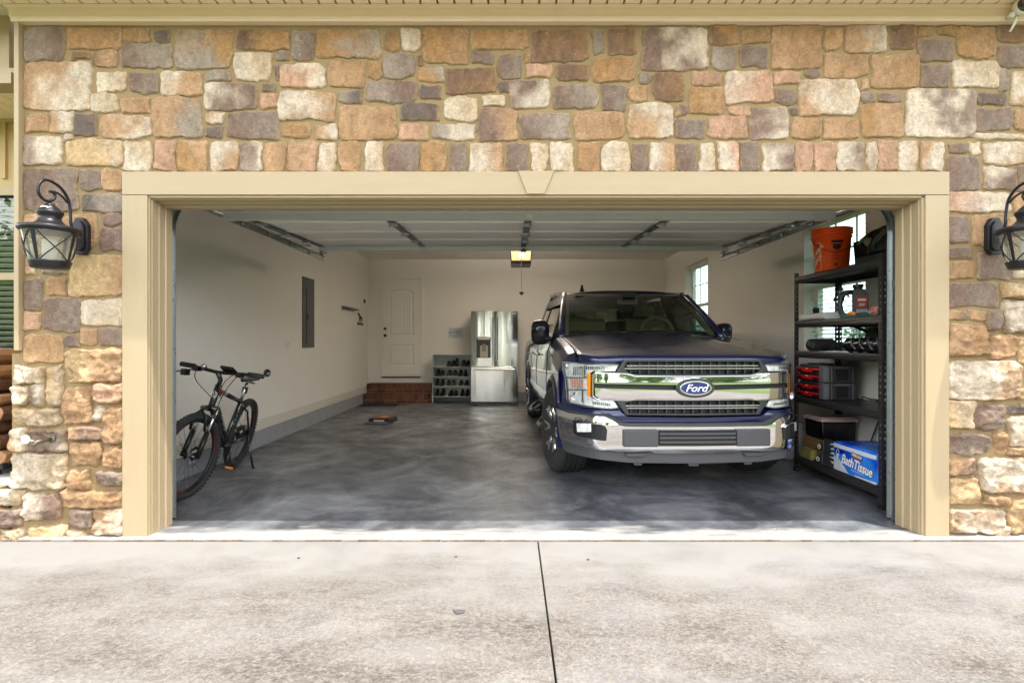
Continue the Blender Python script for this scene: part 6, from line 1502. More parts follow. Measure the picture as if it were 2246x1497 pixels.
# clamps hanging below the top shelf at the back post
for k, (yy, ax_, lb) in enumerate(((4.93, -0.6, 'orange-tipped spring clamp hanging under the top shelf, tilted left'), (4.88, 0.15, 'spring clamp hanging upright under the top shelf beside the tilted one'))):
    cl = wthing('spring_clamp', (3.05, yy, 1.70), lb, 'clamp', 'spring clamps under the top shelf')
    Mc = Matrix.Translation((3.05, yy, 1.775)) @ Matrix.Rotation(ax_, 4, 'Y') 
    mb = MB(); mb.tube([(-0.012,0,0.0),(-0.02,0,-0.06),(-0.008,0,-0.10),(-0.03,0,-0.17)], [0.008,0.012,0.012,0.009], 6, M=Mc); mb.build('jaw', M_blk, cl)
    mb = MB(); mb.tube([(0.012,0,0.0),(0.02,0,-0.06),(0.008,0,-0.10),(0.035,0,-0.16)], [0.008,0.012,0.012,0.009], 6, M=Mc); mb.build('jaw', M_galvd, cl)
    mb = MB(); mb.lathe([(0.014,-0.012),(0.014,0.012)], (0,0,-0.08), 12, axis='y', M=Mc); mb.build('spring', M_steel, cl)
# ---- second shelf
z = LV[1]
jg = wthing('oil_jug', (2.92, 4.46, z), 'black plastic jug with a side handle and a red label on the second shelf', 'jug')
A = Matrix.Translation((2.92, 4.46, z+0.001)) @ Matrix.Rotation(R(-28), 4, 'Z')
M_jug = mat('charcoal_jug', (38,38,40), 0.4)
mb = MB(); mb.prism([(-0.02,0.0),(0.085,0.0),(0.09,0.02),(0.09,0.20),(0.06,0.245),(-0.02,0.245)], -0.055, 0.055, axis='y', M=A); mb.lathe([(0.034,0.245),(0.034,0.262),(0.04,0.262),(0.04,0.29),(0.0,0.29)], (0.02,0,0), 20, M=A); mb.build('jug_body', M_jug, jg, bevel=0.012, seg=3)
mb = MB(); mb.tube([(-0.01,0,0.225),(-0.07,0,0.225),(-0.105,0,0.18),(-0.112,0,0.11),(-0.10,0,0.05),(-0.06,0,0.018),(0.0,0,0.02)], 0.022, 10, M=A); mb.build('handle', M_jug, jg)
MB().box(0.0, 0.082, -0.0575, -0.0560, 0.085, 0.19, M=A).build('red_label', mat('dark_red_label', (132,34,28), 0.5), jg)
MB().box(0.0, 0.082, -0.0575, -0.0560, 0.03, 0.083, M=A).build('grey_label', mat('grey_label', (150,152,160), 0.5), jg)
MB().box(0.012, 0.070, -0.0588, -0.0576, 0.145, 0.165, M=A).box(0.02, 0.062, -0.0588, -0.0576, 0.105, 0.112, M=A).box(0.02, 0.062, -0.0588, -0.0576, 0.120, 0.126, M=A).build('label_print', mat('pale_print', (214,190,170), 0.5), jg)
M_towel = mat('white_towel', (206,204,200), 0.95, bump=0.4, bscale=200)
tw = MB(); P = []
for i in range(25):
    t = i/24; row = []
    for q in np.linspace(0, 2*PI, 21)[:-1]:
        row.append((2.80 + 0.075*math.copysign(abs(math.cos(q))**0.5, math.cos(q)), 4.98 - 0.40*t, z + 0.032 + 0.030*math.copysign(abs(math.sin(q))**0.6, math.sin(q))*(1+0.12*math.sin(t*9+q*3)) ))
    P.append(row)
tw.grid(P, closed_v=True); tw.add(P[0], [tuple(range(20))]); tw.add(P[-1], [tuple(range(20))]); tag(tw.build('towel', M_towel), 'folded white towel on the second shelf', 'towel')
mb = MB(); mb.box(2.84, 2.90, 4.86, 4.97, z+0.064, z+0.075); mb.box(2.845, 2.885, 4.92, 4.955, z+0.075, z+0.125); mb.lathe([(0.0,0),(0.015,0.0),(0.015,0.02),(0,0.02)], (2.835, 4.935, z+0.10), 12, axis='x'); tag(mb.build('action_camera', M_strap, bevel=0.003), 'tiny black camera on a clip standing on the towel', 'camera')
mb = MB(); mb.box(2.76, 2.90, 4.22, 4.42, z+0.001, z+0.035); tag(mb.build('teal_box', mat('teal_plastic', (60,110,104), 0.5), bevel=0.005), 'flat teal box in front of the black jug', 'box')
pl_ = wthing('hand_tool', (2.78, 4.15, z), 'hand tool with an orange grip lying on the second shelf', 'tool')
mb = MB(); mb.tube([(2.765,4.32,z+0.03),(2.765,4.28,z+0.035),(2.765,4.22,z+0.03)], [0.012,0.018,0.012], 10); mb.build('grip', mat('amber_grip', (226,128,30), 0.4), pl_)
mb = MB(); mb.tube([(2.765,4.22,z+0.03),(2.765,4.05,z+0.036)], 0.006, 6); mb.tube([(2.79,4.30,z+0.07),(2.79,3.98,z+0.065)], 0.004, 6); mb.build('shaft', M_steel, pl_)
cl_ = MB()
for k in range(3): cl_.tube([(2.775, 4.02+0.035*math.cos(a), z+0.012+k*0.014+0.03*abs(math.sin(a))) for a in np.linspace(0, PI, 9)], 0.006, 6)
tag(cl_.build('cord_coil', mat('red_white_cord', (200,120,112), 0.7)), 'small coil of red and white cord near the front post', 'cord')
mb = MB(); mb.lathe([(0.0,0.0),(0.032,0.0),(0.034,0.004),(0.034,0.085),(0.03,0.09),(0.0,0.09)], (2.80, 3.91, z+0.001), 20); tag(mb.build('red_can', mat('red_can_paint', (196,28,28), 0.35)), 'small bright red can behind the front post on the second shelf', 'can')
# ---- third shelf
z = LV[2]
sp_ = wthing('speaker', (2.84, 4.80, z), 'black cylindrical portable speaker lying on the third shelf', 'speaker')
A = Matrix.Translation((2.83, 4.80, z+0.058)) @ Matrix.Rotation(R(20), 4, 'Z')
mb = MB(); mb.lathe([(0.045,-0.13),(0.055,-0.125),(0.057,0.125),(0.045,0.13)], (0,0,0), 28, axis='x', M=A); mb.build('cabinet', mat('black_mesh_cloth', (24,22,24), 0.9, bump=0.6, bscale=300), sp_)
for q in (-0.131, 0.131): MB().lathe([(0.0,-0.002),(0.044,-0.002),(0.044,0.002),(0.0,0.002)], (q,0,0), 24, axis='x', M=A).build('end_cap', M_blk, sp_)
bg = wthing('black_roll', (2.82, 4.1, z), 'black rolled bag with shiny diagonal ribs on the third shelf', 'bag')
mb = MB(); P = []
for i in range(41):
    t = i/40; r_ = 0.058*min(1, 0.25+6*t, 0.25+9*(1-t))
    P.append([(2.815 + r_*math.cos(q)*(1+0.08*math.sin(q*3+t*30)), 4.44 - 0.56*t, z + 0.060 + r_*math.sin(q)*(1+0.08*math.sin(q*2+t*30))) for q in np.linspace(0, 2*PI, 19)[:-1]])
mb.grid(P, closed_v=True); mb.build('roll', mat('glossy_black_vinyl', (20,20,22), 0.2), bg)
mb = MB()
for k in range(4): mb.tube([(2.815 + 0.061*math.cos(q), 4.32 - k*0.10 - (q-1.6)*0.05, z+0.060 + 0.061*math.sin(q)) for q in np.linspace(1.6, 3.7, 9)], 0.006, 6)
mb.build('rib', mat('silver_grey_rib', (120,124,134), 0.25, metal=0.6), bg)
dp_ = wthing('dustpan', (3.0, 4.5, z), 'black dustpan with its handle leaning over the rolled bag', 'dustpan')
mb = MB(); mb.prism([(4.20,z+0.10),(4.42,z+0.10),(4.36,z+0.20),(4.28,z+0.20)], 2.96, 3.05, axis='x'); mb.build('pan', M_strap, dp_, bevel=0.004)
mb = MB(); mb.tube([(3.0,4.36,z+0.15),(3.0,4.62,z+0.23)], 0.014, 8); mb.build('handle', M_blk, dp_)
mb = MB(); mb.box(2.92, 3.02, 4.42, 4.56, z+0.001, z+0.10); tag(mb.build('tan_box', mat('ochre_card', (150,108,40), 0.8), bevel=0.003), 'small ochre box behind the back post on the third shelf', 'box')
wr = MB(); rq = random.Random(5)
for k in range(6):
    pts = [(2.84 + rq.uniform(-0.05,0.05), 4.62 - 0.02*i + rq.uniform(-0.02,0.02), z + 0.008 + abs(math.sin(i*0.8+k))*rq.uniform(0.02,0.09)) for i in range(9)]; wr.tube(pts, 0.004, 5)
tag(wr.build('cable_tangle', M_blk), 'tangle of thin black cable between the speaker and the bag', 'cable')
mb = MB(); mb.box(2.76, 2.84, 4.50, 4.60, z+0.001, z+0.008); tag(mb.build('paper_slip', M_white), 'small white slip on the edge of the third shelf', 'paper')
# ---- fourth shelf: two organisers with red latches
z = LV[3]
M_org = mat('dark_grey_case', (52,53,56), 0.45); M_redp = mat('red_latch_plastic', (214,22,20), 0.35); M_gry = mat('mid_grey_panel', (98,100,104), 0.45)
for k in range(2):
    zz = z + 0.001 + k*0.153; bx_ = wthing('tool_organiser', (2.9, 4.85, zz), ('lower' if k == 0 else 'upper') + ' dark grey organiser case with two red drawer latches', 'case', 'stacked organiser cases')
    mb = MB(); mb.box(2.755, 3.055, 4.635, 5.02, zz, zz+0.150); mb.build('shell', M_org, bx_, bevel=0.006)
    MB().box(2.752, 2.76, 4.632, 4.70, zz+0.004, zz+0.146).box(2.757, 2.80, 4.629, 4.634, zz+0.004, zz+0.146).build('corner_panel', M_gry, bx_, bevel=0.002)
    for j in range(2):
        zd = zz + 0.018 + j*0.066
        MB().box(2.738, 2.7545, 4.71, 5.01, zd-0.012, zd+0.045).build('drawer', M_blk, bx_, bevel=0.003)
        MB().box(2.728, 2.7375, 4.66, 5.03, zd+0.020, zd+0.036).box(2.724, 2.7275, 4.76, 4.93, zd-0.002, zd+0.037).build('latch', M_redp, bx_, bevel=0.002)
        MB().box(2.720, 2.7235, 4.83, 4.86, zd+0.026, zd+0.034).build('latch_mark', M_white, bx_)
    MB().box(2.86, 2.97, 4.628, 4.6345, zz+0.02, zz+0.115).build('side_recess', M_blk, bx_, bevel=0.003)
    MB().box(2.845, 2.99, 4.622, 4.6275, zz+0.125, zz+0.138).build('side_handle', M_gry, bx_, bevel=0.002)
    MB().box(3.01, 3.016, 4.626, 4.6345, zz+0.006, zz+0.146).box(2.82, 2.826, 4.626, 4.6345, zz+0.006, zz+0.146).build('side_rib', M_gry, bx_)
    if k == 1: MB().box(2.78, 2.92, 4.74, 4.93, zz+0.150, zz+0.162).build('lid_grip', M_blk, bx_, bevel=0.003)
mb = MB(); mb.tube([(XR-0.02, 4.36, 1.30), (XR-0.02, 4.37, 1.05), (XR-0.03, 4.40, 0.85), (XR-0.06, 4.44, 0.74), (XR-0.05, 4.50, 0.727)], 0.006, 6)
mb.tube([(XR-0.035+0.0, 4.50, 0.735), (3.10, 4.55, 0.74), (3.09, 4.62, 0.75), (3.06, 4.58, 0.735)], 0.006, 6); tag(mb.build('power_cord', M_blk), 'black power cord hanging down the wall to the fourth shelf', 'cord')
mb = MB(); mb.tube([(XR-0.02, 4.50, 0.71), (XR-0.02, 4.52, 0.55), (XR-0.04, 4.56, 0.42), (XR-0.05, 4.58, 0.35)], 0.006, 6); tag(mb.build('power_cord', M_blk), 'black power cord behind the bath tissue pack below the fourth shelf', 'cord')
# ---- bottom shelf
z = LV[4]
bn = wthing('storage_bin', (2.93, 4.85, z), 'black storage bin with a pale pink lid on the bottom shelf', 'bin')
mb = MB(); mb.prism([(2.83,z+0.001),(3.10,z+0.001),(3.115,z+0.36),(2.80,z+0.36)], 4.74, 5.02, axis='y'); mb.build('tub', mat('glossy_black_tub', (20,18,20), 0.25), bn, bevel=0.012)
mb = MB(); mb.box(2.785, 3.12, 4.72, 5.03, z+0.361, z+0.385); mb.box(2.80, 3.11, 4.74, 5.02, z+0.385, z+0.40); mb.build('lid', mat('pale_pink_plastic', (196,168,164), 0.5), bn, bevel=0.006)
M_wood, b, ob = newmat('sawn_timber', 0.8)
wv = N(M_wood, 'ShaderNodeTexWave'); wv.inputs['Scale'].default_value = 14; wv.inputs['Distortion'].default_value = 6; wv.inputs['Detail'].default_value = 3; wv.bands_direction = 'Z'; L(M_wood, ob, wv.inputs['Vector'])
L(M_wood, ramp(M_wood, wv.outputs['Fac'], [(0, srgb(112,82,50)), (1, srgb(158,120,78))]), b.inputs['Base Color'])
mb = MB(); mb.box(2.80, 2.86, 4.66, 5.03, z+0.001, z+0.195); tag(mb.build('timber_block', M_wood, bevel=0.003), 'brown timber block standing on edge before the black bin', 'timber')
mb = MB(); mb.box(2.735, 2.79, 4.80, 4.98, z+0.001, z+0.09); tag(mb.build('timber_offcut', mat('mossy_timber', (142,130,70), 0.85, var=0.2, vscale=30), bevel=0.003), 'greenish timber offcut lying beside the wheel chocks', 'timber')
for k in range(2):
    zz = z + 0.001 + k*0.115; nm = 'lower' if k == 0 else 'upper'
    ck = wthing('wheel_chock', (2.86, 4.55, zz), nm + ' black wedge wheel chock with a pale pull ring', 'chock', 'stacked wheel chocks')
    mb = MB(); A = Matrix.Translation((0, -0.02*k, 0)); mb.prism([(4.78,zz),(4.50,zz),(4.52,zz+0.112),(4.64,zz+0.112)], 2.745, 2.795, axis='x', M=A) ; mb.build('wedge', mat('charcoal_rubber', (50,50,54), 0.6), ck, bevel=0.003)
    MB().tube([(2.740, 4.70+0.018*math.cos(a)-0.02*k, zz+0.035+0.018*math.sin(a)) for a in np.linspace(0, 2*PI, 15)[:-1]], 0.004, 6, closed=True).build('pull_ring', M_white, ck)
    MB().box(2.7415, 2.7445, 4.632-0.02*k, 4.642-0.02*k, zz+0.004, zz+0.108).build('stitching', M_gry, ck)
# bath tissue pack
tp = wthing('tissue_pack', (2.9, 4.2, z), 'blue plastic-wrapped pack of bath tissue on the bottom shelf', 'tissue pack')
def bmat(name, ca, cb, sc):
    m, b, ob = newmat(name, 0.22); L(m, ramp(m, noise(m, ob, sc, 3), [(0.36, srgb(*ca)), (0.52, srgb(*cb))]), b.inputs['Base Color']); bumpn(m, b, noise(m, mapping(m, ob, (1,1,1)), 16, 4), 0.35, 0.02); return m
M_tb = bmat('blue_film', (16,70,200), (52,138,236), 3.0); M_tw = mat('white_film', (214,220,232), 0.2, bump=0.3, bscale=30); M_td = mat('deep_blue_film', (12,34,140), 0.25)
X0, X1, Y0, Y1, Z0, Z1 = 2.745, 3.10, 3.935, 4.475, z+0.002, z+0.245
P = []
nz = 16
def face_pt(s, t):     # s 0 far .. 1 near, t 0 bottom .. 1 top on the -X face, slightly pillowed
    yy = Y1 + (Y0-Y1)*s; zz = Z0 + (Z1-Z0)*t; bul = 0.010*(1-(2*t-1)**4)*(1-(2*s-1)**6) + 0.0015*math.sin(s*38)*math.sin(t*9)
    return (X0 - bul, yy, zz)
mb = MB(); mb.box(X0+0.001, X1, Y0, Y1, Z0, Z1); mb.build('wrapped_rolls', M_tb, tp, bevel=0.02, seg=4)
def facegrid(name, fn, s0, s1, m, off, ns=40, nt=6):
    g = []
    for i in range(ns+1):
        s_ = s0 + (s1-s0)*i/ns; lo, hi = fn(s_); g.append([tuple(Vector(face_pt(s_, lo+(hi-lo)*j/nt)) - Vector((off,0,0))) for j in range(nt+1)])
    return MB().grid(g).build(name, m, tp)
facegrid('front_film', lambda s: (0.02, 0.86), 0.02, 0.98, M_tb, 0.002)
facegrid('white_band', lambda s: (0.80, 0.93), 0.02, 0.985, M_tw, 0.0035)
facegrid('white_wave', lambda s: (0.02, max(0.03, 0.52-1.1*s+0.10*math.sin(s*9))), 0.02, 0.52, M_tw, 0.0035)
facegrid('white_wave', lambda s: (0.02, 0.05+0.05*s), 0.52, 0.985, M_tw, 0.0035)
facegrid('deep_blue_corner', lambda s: (0.55+0.3*s, 0.79), 0.06, 0.30, M_td, 0.003)
MB().tube([tuple(Vector(face_pt(0.145+0.032*math.cos(a), 0.64+0.12*math.sin(a))) - Vector((0.006,0,0))) for a in np.linspace(0, 2*PI, 19)[:-1]], 0.0016, 5, closed=True).tube([tuple(Vector(face_pt(0.145, 0.62)) - Vector((0.007,0,0))), tuple(Vector(face_pt(0.145, 0.44)) - Vector((0.007,0,0)))], [0.002,0.005], 5).build('drop_mark', M_tw, tp)
def ftext(s_, size, sc, tc, m, bold, rot=-0.09, off=0.006, shear=0.2, sx=1.0):
    p = face_pt(sc, tc); M = basis((p[0]-off, p[1], p[2]), (0,-1,0), (0,0,1), (-1,0,0)) @ Matrix.Rotation(rot, 4, 'Z')
    return textmesh('lettering', s_, size, m, tp, M, 0.0008, shear=shear, bold=bold, sx=sx)
M_tn = mat('navy_print', (10,26,96), 0.4); M_tr = mat('label_black', (24,16,30), 0.4)
ftext('BathTissue', 0.108, 0.585, 0.42, M_tn, 0.0052, off=0.004, sx=0.78); ftext('BathTissue', 0.108, 0.585, 0.42, mat('bright_white_print', (240,240,244), 0.4), 0.0022, off=0.006, sx=0.78)
pc = face_pt(0.60, 0.715); Ml = basis((pc[0]-0.0035, pc[1], pc[2]), (0,-1,0), (0,0,1), (-1,0,0)) @ Matrix.Rotation(-0.09, 4, 'Z')
MB().box(-0.062, 0.062, -0.020, 0.020, 0, 0.001, M=Ml).build('brand_label', M_tr, tp); MB().box(-0.055, 0.055, -0.0165, -0.013, 0.001, 0.0018, M=Ml).build('label_stripe', M_redp, tp)
ftext('KIRKLAND', 0.030, 0.60, 0.722, M_white, 0.0008, off=0.0055, shear=0, sx=0.80)
facegrid('small_print', lambda s: (0.205-0.10*(s-0.5), 0.220-0.10*(s-0.5)), 0.45, 0.74, M_tw, 0.004, 20, 1)
MB().box(X0+0.03, X1-0.02, Y0-0.003, Y0-0.001, Z0+0.03, Z1-0.05).build('end_panel', M_td, tp); MB().box(X0+0.02, X1-0.02, Y0-0.003, Y0-0.001, Z1-0.045, Z1-0.02).build('end_band', M_tw, tp)
for k in range(5): MB().tube([(X0-0.004+0.004*k, Y1-0.004, Z0+0.05+0.04*k), (X0-0.012, Y1+0.022+0.008*math.sin(k*2), Z0+0.06+0.035*k), (X0+0.03+0.01*k, Y1+0.018, Z0+0.03+0.05*k)], 0.006, 5).build('film_gather', M_tw, tp)
# white gas cylinder half hidden behind the truck
gc = wthing('gas_cylinder', (2.97, 5.60, 0), 'white gas cylinder on the floor between truck and shelving', 'gas cylinder')
mb = MB(); mb.lathe([(0.0,0.03),(0.10,0.03),(0.145,0.07),(0.155,0.12),(0.155,0.30),(0.135,0.36),(0.08,0.39),(0.0,0.40)], (2.97,5.60,0), 32); mb.build('tank', M_white, gc)
mb = MB(); mb.lathe([(0.10,0.0),(0.105,0.0),(0.105,0.05),(0.10,0.05),(0.10,0.0)], (2.97,5.60,0), 32); mb.lathe([(0.09,0.38),(0.095,0.38),(0.095,0.46),(0.09,0.46),(0.09,0.38)], (2.97,5.60,0), 24); mb.build('collar', M_white, gc)
# ------------------------------------------------------------------ wall lanterns
M_iron = mat('blackened_bronze', (44,43,48), 0.38, metal=0.5, rvar=0.08, vscale=30)
M_frost = mat('frosted_candle_glass', (226,224,214), 0.5)
M_lg = thin_glass('lantern_glass', (240,242,236), 1.0)
_o = M_lg.node_tree.nodes['Material Output']; _s0 = _o.inputs['Surface'].links[0].from_socket; _d = N(M_lg, 'ShaderNodeBsdfTranslucent'); _d.inputs['Color'].default_value = srgb(226,222,208); _d2 = N(M_lg, 'ShaderNodeBsdfDiffuse'); _d2.inputs['Color'].default_value = srgb(206,202,190)
_ma = N(M_lg, 'ShaderNodeMixShader'); L(M_lg, _d.outputs[0], _ma.inputs[1]); L(M_lg, _d2.outputs[0], _ma.inputs[2]); _mb = N(M_lg, 'ShaderNodeMixShader'); _mb.inputs[0].default_value = 0.30; L(M_lg, _s0, _mb.inputs[1]); L(M_lg, _ma.outputs[0], _mb.inputs[2]); L(M_lg, _mb.outputs[0], _o.inputs['Surface'])   # seeded, slightly milky glass
def lantern(X0, label):
    ln = wthing('wall_lantern', (X0, 3.345, 1.905), label, 'lantern', 'wall lanterns beside the garage opening')
    D0 = 3.11
    def pt(cx, cy): px = 30 + cx*0.147; py = 380 + cy*0.147; D = 2.74*1150/(1123-px); return (X0, D, 1.237 + (748-py)*D/1150)
    mb = MB(); zt, zb = 2.02, 1.79; w = 0.050
    mb.prism([(X0-w, zb+0.035), (X0-w*0.55, zb), (X0+w*0.55, zb), (X0+w, zb+0.035), (X0+w, zt-0.045), (X0+w*0.45, zt), (X0-w*0.45, zt), (X0-w, zt-0.045)], 3.318, 3.352, axis='y')
    mb.prism([(X0-w*0.7, zb+0.045), (X0-w*0.35, zb+0.02), (X0+w*0.35, zb+0.02), (X0+w*0.7, zb+0.045), (X0+w*0.7, zt-0.055), (X0+w*0.3, zt-0.02), (X0-w*0.3, zt-0.02), (X0-w*0.7, zt-0.055)], 3.305, 3.317, axis='y')
    mb.build('backplate', M_iron, ln, bevel=0.004)
    mb = MB(); pts = [(X0,3.31,1.925),(X0,3.275,1.915)] + [pt(*q) for q in ((852,740),(848,640),(838,520),(815,400),(760,290),(690,205),(600,140),(520,103),(455,95),(400,130),(366,190),(362,255),(385,320),(430,372),(480,405),(540,412),(590,392),(615,350),(612,310),(585,278))]
    def cr(P, k=4):
        P = [Vector(p) for p in P]; out = []
        for i in range(len(P)-1):
            a, b, c, d = P[max(i-1,0)], P[i], P[i+1], P[min(i+2, len(P)-1)]
            for j in range(k):
                t = j/k; out.append(0.5*((2*b) + (c-a)*t + (2*a-5*b+4*c-d)*t*t + (3*b-a-3*c+d)*t*t*t))
        return out + [P[-1]]
    pts = cr(pts); mb.tube(pts, [0.0085]*len(pts), 10); e = pt(545, 268); mb.ball(e, 0.010); mb.tube(cr([pt(612,305), pt(585,278), e]), 0.007, 8)
    mb.tube(cr([pt(800,440), pt(745,365), pt(665,300), pt(585,268), e]), 0.006, 8)
    mb.build('scroll_arm', M_iron, ln)
    c = (X0, D0, 0)
    mb = MB(); mb.lathe([(0.006,2.058),(0.022,2.052),(0.024,2.044),(0.030,2.040),(0.050,2.020),(0.052,2.012),(0.062,2.008),(0.066,1.998),(0.060,1.988),(0.056,1.978),(0.052,1.968),(0.056,1.955),(0.072,1.935),(0.098,1.922),(0.128,1.914),(0.146,1.912),(0.151,1.904),(0.150,1.893),(0.143,1.886),(0.136,1.884),(0.136,1.880),(0.120,1.880),(0.0,1.90)], c, 40); mb.tube([(X0,D0,2.055),(X0,D0,2.085)], 0.006, 8)
    mb.build('canopy', M_iron, ln)
    mb = MB(); mb.lathe([(0.0,1.668),(0.090,1.670),(0.094,1.678),(0.097,1.690),(0.104,1.706),(0.104,1.712),(0.096,1.714),(0.0,1.712)], c, 40); mb.build('base', M_iron, ln)
    def gs(a, t): r = 0.097 + (0.134-0.097)*t; return (X0 + r*math.cos(a), D0 + r*math.sin(a), 1.712 + (1.884-1.712)*t)
    mb = MB(); mb.grid([[gs(2*PI*i/40, j) for j in (0, 1)] for i in range(40)], closed_u=True); mb.build('glass_shade', M_lg, ln)
    mb = MB(); mb.lathe([(0.0,1.714),(0.034,1.714),(0.038,1.72),(0.038,1.835),(0.034,1.84),(0.0,1.84)], c, 24); mb.build('candle_sleeve', M_frost, ln)
    for k in range(4):
        a = -PI/2 + 0.12 + k*PI/2
        mb = MB(); n = 4; p0 = Vector(gs(a, 0)); p1 = Vector(gs(a, 1)); tan = Vector((-math.sin(a), math.cos(a), 0)); nr = Vector((math.cos(a), math.sin(a), 0))*0.004
        mb.add([p0-tan*0.0075, p0+tan*0.0075, p1+tan*0.012, p1-tan*0.012, p0-tan*0.0075+nr, p0+tan*0.0075+nr, p1+tan*0.012+nr, p1-tan*0.012+nr], [(0,1,2,3),(4,5,6,7),(0,1,5,4),(1,2,6,5),(2,3,7,6),(3,0,4,7)]); mb.build('strap', M_iron, ln, bevel=0.001)
        for sg in (-1, 1):
            mb = MB(); pts = []
            for i in range(13):
                t = i/12; aa = a + sg*(0.12 + (PI/2-0.24)*(t**1.25)) ; q = gs(aa, 1-t); pts.append((q[0]+0.003*math.cos(aa), q[1]+0.003*math.sin(aa), q[2]))
            mb.tube(pts, 0.0036, 6); mb.build('cross_rib', M_iron, ln)
    return ln
lantern(-2.74, 'black iron wall lantern with a scroll arm, on the stone left of the garage opening')
lantern(3.065, 'black iron wall lantern cut by the picture edge, right of the garage opening')
# bird droppings on the left lantern's dome
mb = MB(); rgx = random.Random(3)
for k in range(9): a = -PI/2 + rgx.uniform(-0.1, 0.9); r = 0.045 + rgx.uniform(-0.006, 0.008); mb.ball((-2.74 + r*math.cos(a), 3.11 + r*math.sin(a), 2.024 + rgx.uniform(-0.006,0.004)), (0.009,0.009,0.004), 6, 4)
l0 = [o for o in bpy.data.objects if o.name == 'wall_lantern'][0]; mb.build('white_droppings', M_white, l0)
# ------------------------------------------------------------------ security camera under the eave
CX, CZ, CY = WX(2241, 3.27), WZ(14, 3.27), 3.27
sc_ = wthing('security_camera', (CX, 3.31, CZ), 'white round security camera under the eave at the top right corner', 'camera')
mb = MB(); mb.lathe([(0.0,0.03),(0.03,0.03),(0.046,0.018),(0.050,0.0),(0.048,-0.012),(0.042,-0.014)], (CX, CY, CZ), 28, axis='y'); mb.build('housing', M_white, sc_)
mb = MB(); mb.lathe([(0.0,-0.016),(0.041,-0.0155),(0.041,-0.010),(0.0,-0.010)], (CX, CY, CZ), 28, axis='y'); fc = mb.build('front_glass', mat('camera_glass', (16,16,18), 0.08, coat=1.0), sc_)
mb = MB(); mb.lathe([(0.0,-0.0185),(0.012,-0.0175),(0.014,-0.016),(0,-0.0158)], (CX, CY, CZ), 18, axis='y'); mb.build('lens', M_galvd, fc)
mb = MB(); mb.tube([(CX-0.03, CY+0.02, CZ-0.03), (CX-0.044, 3.29, CZ-0.045), (CX-0.044, 3.316, CZ-0.045)], 0.013, 8); mb.ball((CX-0.044, CY+0.02, CZ-0.042), 0.018); mb.build('mount', M_white, sc_)
mb = MB(); mb.tube([(CX-0.01, CY+0.02, CZ-0.045), (CX-0.02, 3.30, CZ-0.09), (CX-0.03, 3.318, CZ-0.13)], 0.005, 6); mb.tube([(CX-0.0, CY+0.02, CZ-0.045), (CX-0.01, 3.30, CZ-0.085), (CX-0.025, 3.318, CZ-0.13)], 0.004, 6); mb.build('cable', M_white, sc_)
# ------------------------------------------------------------------ garden tap
tx, tz, ty_ = WX(75, 3.24), WZ(965, 3.24), 3.24
tp_ = wthing('garden_tap', (tx, 3.31, tz), 'garden tap with a white wheel handle on the lower left stonework', 'tap')
mb = MB(); mb.tube([(tx+0.035, 3.33, tz-0.005), (tx+0.025, 3.28, tz-0.005), (tx+0.01, 3.24, tz-0.012), (tx+0.006, 3.225, tz-0.035)], [0.012,0.014,0.013,0.010], 10); mb.lathe([(0.0,0.0),(0.026,0.0),(0.026,0.006),(0,0.006)], (tx+0.035, 3.318, tz-0.005), 6, axis='y'); mb.build('valve_body', mat('weathered_brass', (112,104,88), 0.5, metal=0.6), tp_)
mb = MB(); mb.tube([(tx-0.02+0.022*math.cos(a), 3.205, tz+0.012+0.022*math.sin(a)) for a in np.linspace(0, 2*PI, 21)[:-1]], 0.005, 6, closed=True)
for k in range(5): a = k*2*PI/5; mb.tube([(tx-0.02, 3.205, tz+0.012), (tx-0.02+0.020*math.cos(a), 3.205, tz+0.012+0.020*math.sin(a))], 0.005, 5)
mb.tube([(tx-0.02, 3.205, tz+0.012), (tx, 3.24, tz-0.005)], 0.006, 6); mb.build('wheel_handle', M_white, tp_)
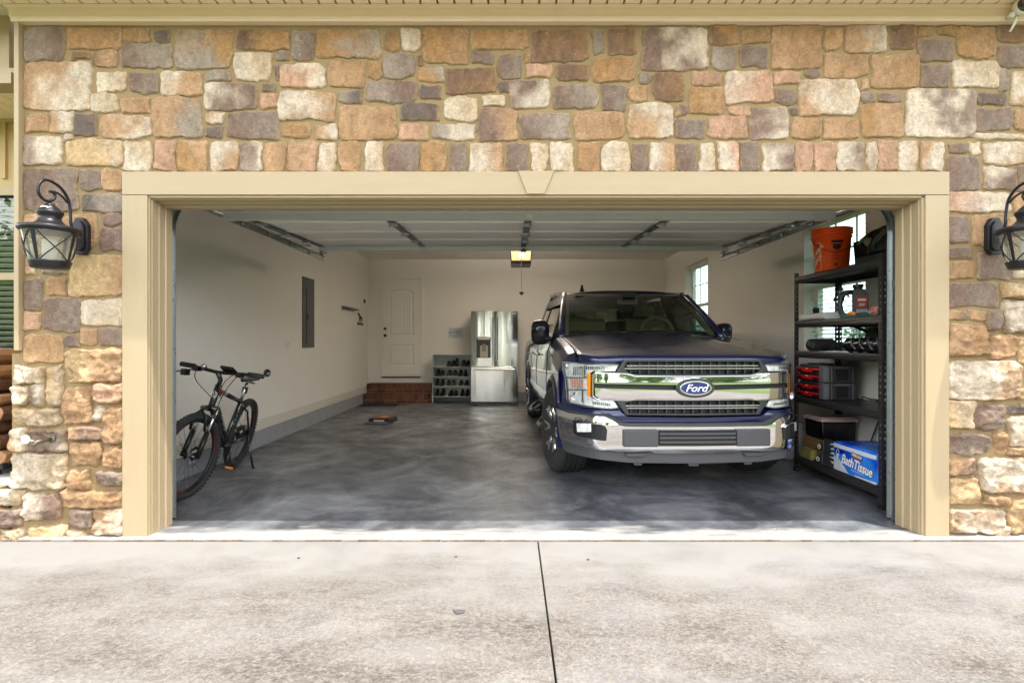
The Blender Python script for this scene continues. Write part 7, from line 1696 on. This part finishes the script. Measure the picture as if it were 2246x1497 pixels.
# ------------------------------------------------------------------ firewood on the porch
rk_ = wthing('firewood_rack', (-3.95, 3.74, 0.318), 'black steel firewood rack on the porch at the left edge', 'rack')
for xx in (-4.40, -3.56):
    for yy in (3.62, 3.84): MB().box(xx-0.02, xx+0.02, yy-0.02, yy+0.02, 0.319, 1.10 if xx < -4 else 0.42).build('post', M_blackm, rk_)
for yy in (3.62, 3.84): MB().box(-4.38, -3.50, yy-0.018, yy+0.018, 0.36, 0.40).build('rail', M_blackm, rk_)
M_bark = mat('bark', (96,66,44), 0.95, var=0.3, vscale=18, bump=1.0, bscale=50); M_cut = mat('cut_wood', (158,118,82), 0.85, var=0.25, vscale=14, bump=0.4, bscale=60)
rf_ = random.Random(21); zz = 0.402; row = 0; logs = 0
while zz < 1.10:
    xx = -4.34 + (0.05 if row % 2 else 0); hmax = 0
    while xx < -3.50:
        r = rf_.uniform(0.042, 0.062); kind = rf_.choice(('wedge', 'round', 'wedge'))
        ln_ = empty('firewood_log', (xx + r, 3.73 + rf_.uniform(-0.03, 0.0), zz + r*0.86), label='split firewood log stacked in the porch rack', cat='log', group='split firewood logs in the porch rack'); ln_.rotation_euler = (0, rf_.uniform(-0.5, 0.5), rf_.uniform(-0.05, 0.05))
        n = 12 if kind == 'round' else 7; pts = []
        for k in range(n):
            a = 2*PI*k/n; rr_ = r*rf_.uniform(0.82, 1.0)*(1.0 if kind == 'round' else (1.0 if k % 2 else 0.8)); pts.append((rr_*math.cos(a), rr_*math.sin(a)))
        mb = MB(); mb.prism(pts, -0.195, 0.20, axis='y'); mb.build('bark', M_bark if kind == 'round' else M_cut, ln_, bevel=0.003)
        mb = MB(); mb.prism([(p[0]*0.93, p[1]*0.93) for p in pts], -0.198, -0.1955, axis='y'); mb.build('cut_end', M_cut, ln_)
        hmax = max(hmax, r); xx += 2*r*0.97; logs += 1
    zz += 1.62*hmax; row += 1
# ------------------------------------------------------------------ small litter on the driveway
mb = MB(); q = (WX(1006, 2.42), 2.42)
mb.prism([(q[0]-0.028, q[1]+0.012), (q[0]-0.008, q[1]-0.022), (q[0]+0.024, q[1]-0.012), (q[0]+0.028, q[1]+0.010), (q[0]+0.004, q[1]+0.018)], -0.0118, -0.006, axis='z'); tag(mb.build('asphalt_chip', mat('dark_chip', (84,80,82), 0.8)), 'dark grey flat chip lying on the driveway left of the joint', 'chip')
for k, (px, D, lb) in enumerate(((655, 3.02, 'tiny pebble on the clean driveway strip left of centre'), (1290, 3.0, 'tiny dark pebble on the driveway right of the joint'), (1000, 3.04, 'tiny dark pebble on the clean driveway strip near the joint'))):
    MBp = MB(); MBp.ball((WX(px, D), D, -0.008), (0.009, 0.006, 0.005), 7, 5); tag(MBp.build('pebble', mat('dark_chip', (84,80,82), 0.8)), lb, 'pebble')
# scattered white paint specks and scuffs on the garage floor
for (px, py) in ((1546, 1068), (1700, 1160)):
    D = 1.237*1150/(py-748); mb = MB(); rz_ = random.Random(px)
    for k in range(8): x_, y_ = WX(px, D)+rz_.uniform(-0.05,0.05), D+rz_.uniform(-0.03,0.03); mb.add([(x_,y_,0.002),(x_+rz_.uniform(.005,.02),y_+0.002,0.002),(x_+rz_.uniform(0,.01),y_+rz_.uniform(.004,.012),0.002)], [(0,1,2)])
    tag(mb.build('floor_scuff', M_white), kind='structure')
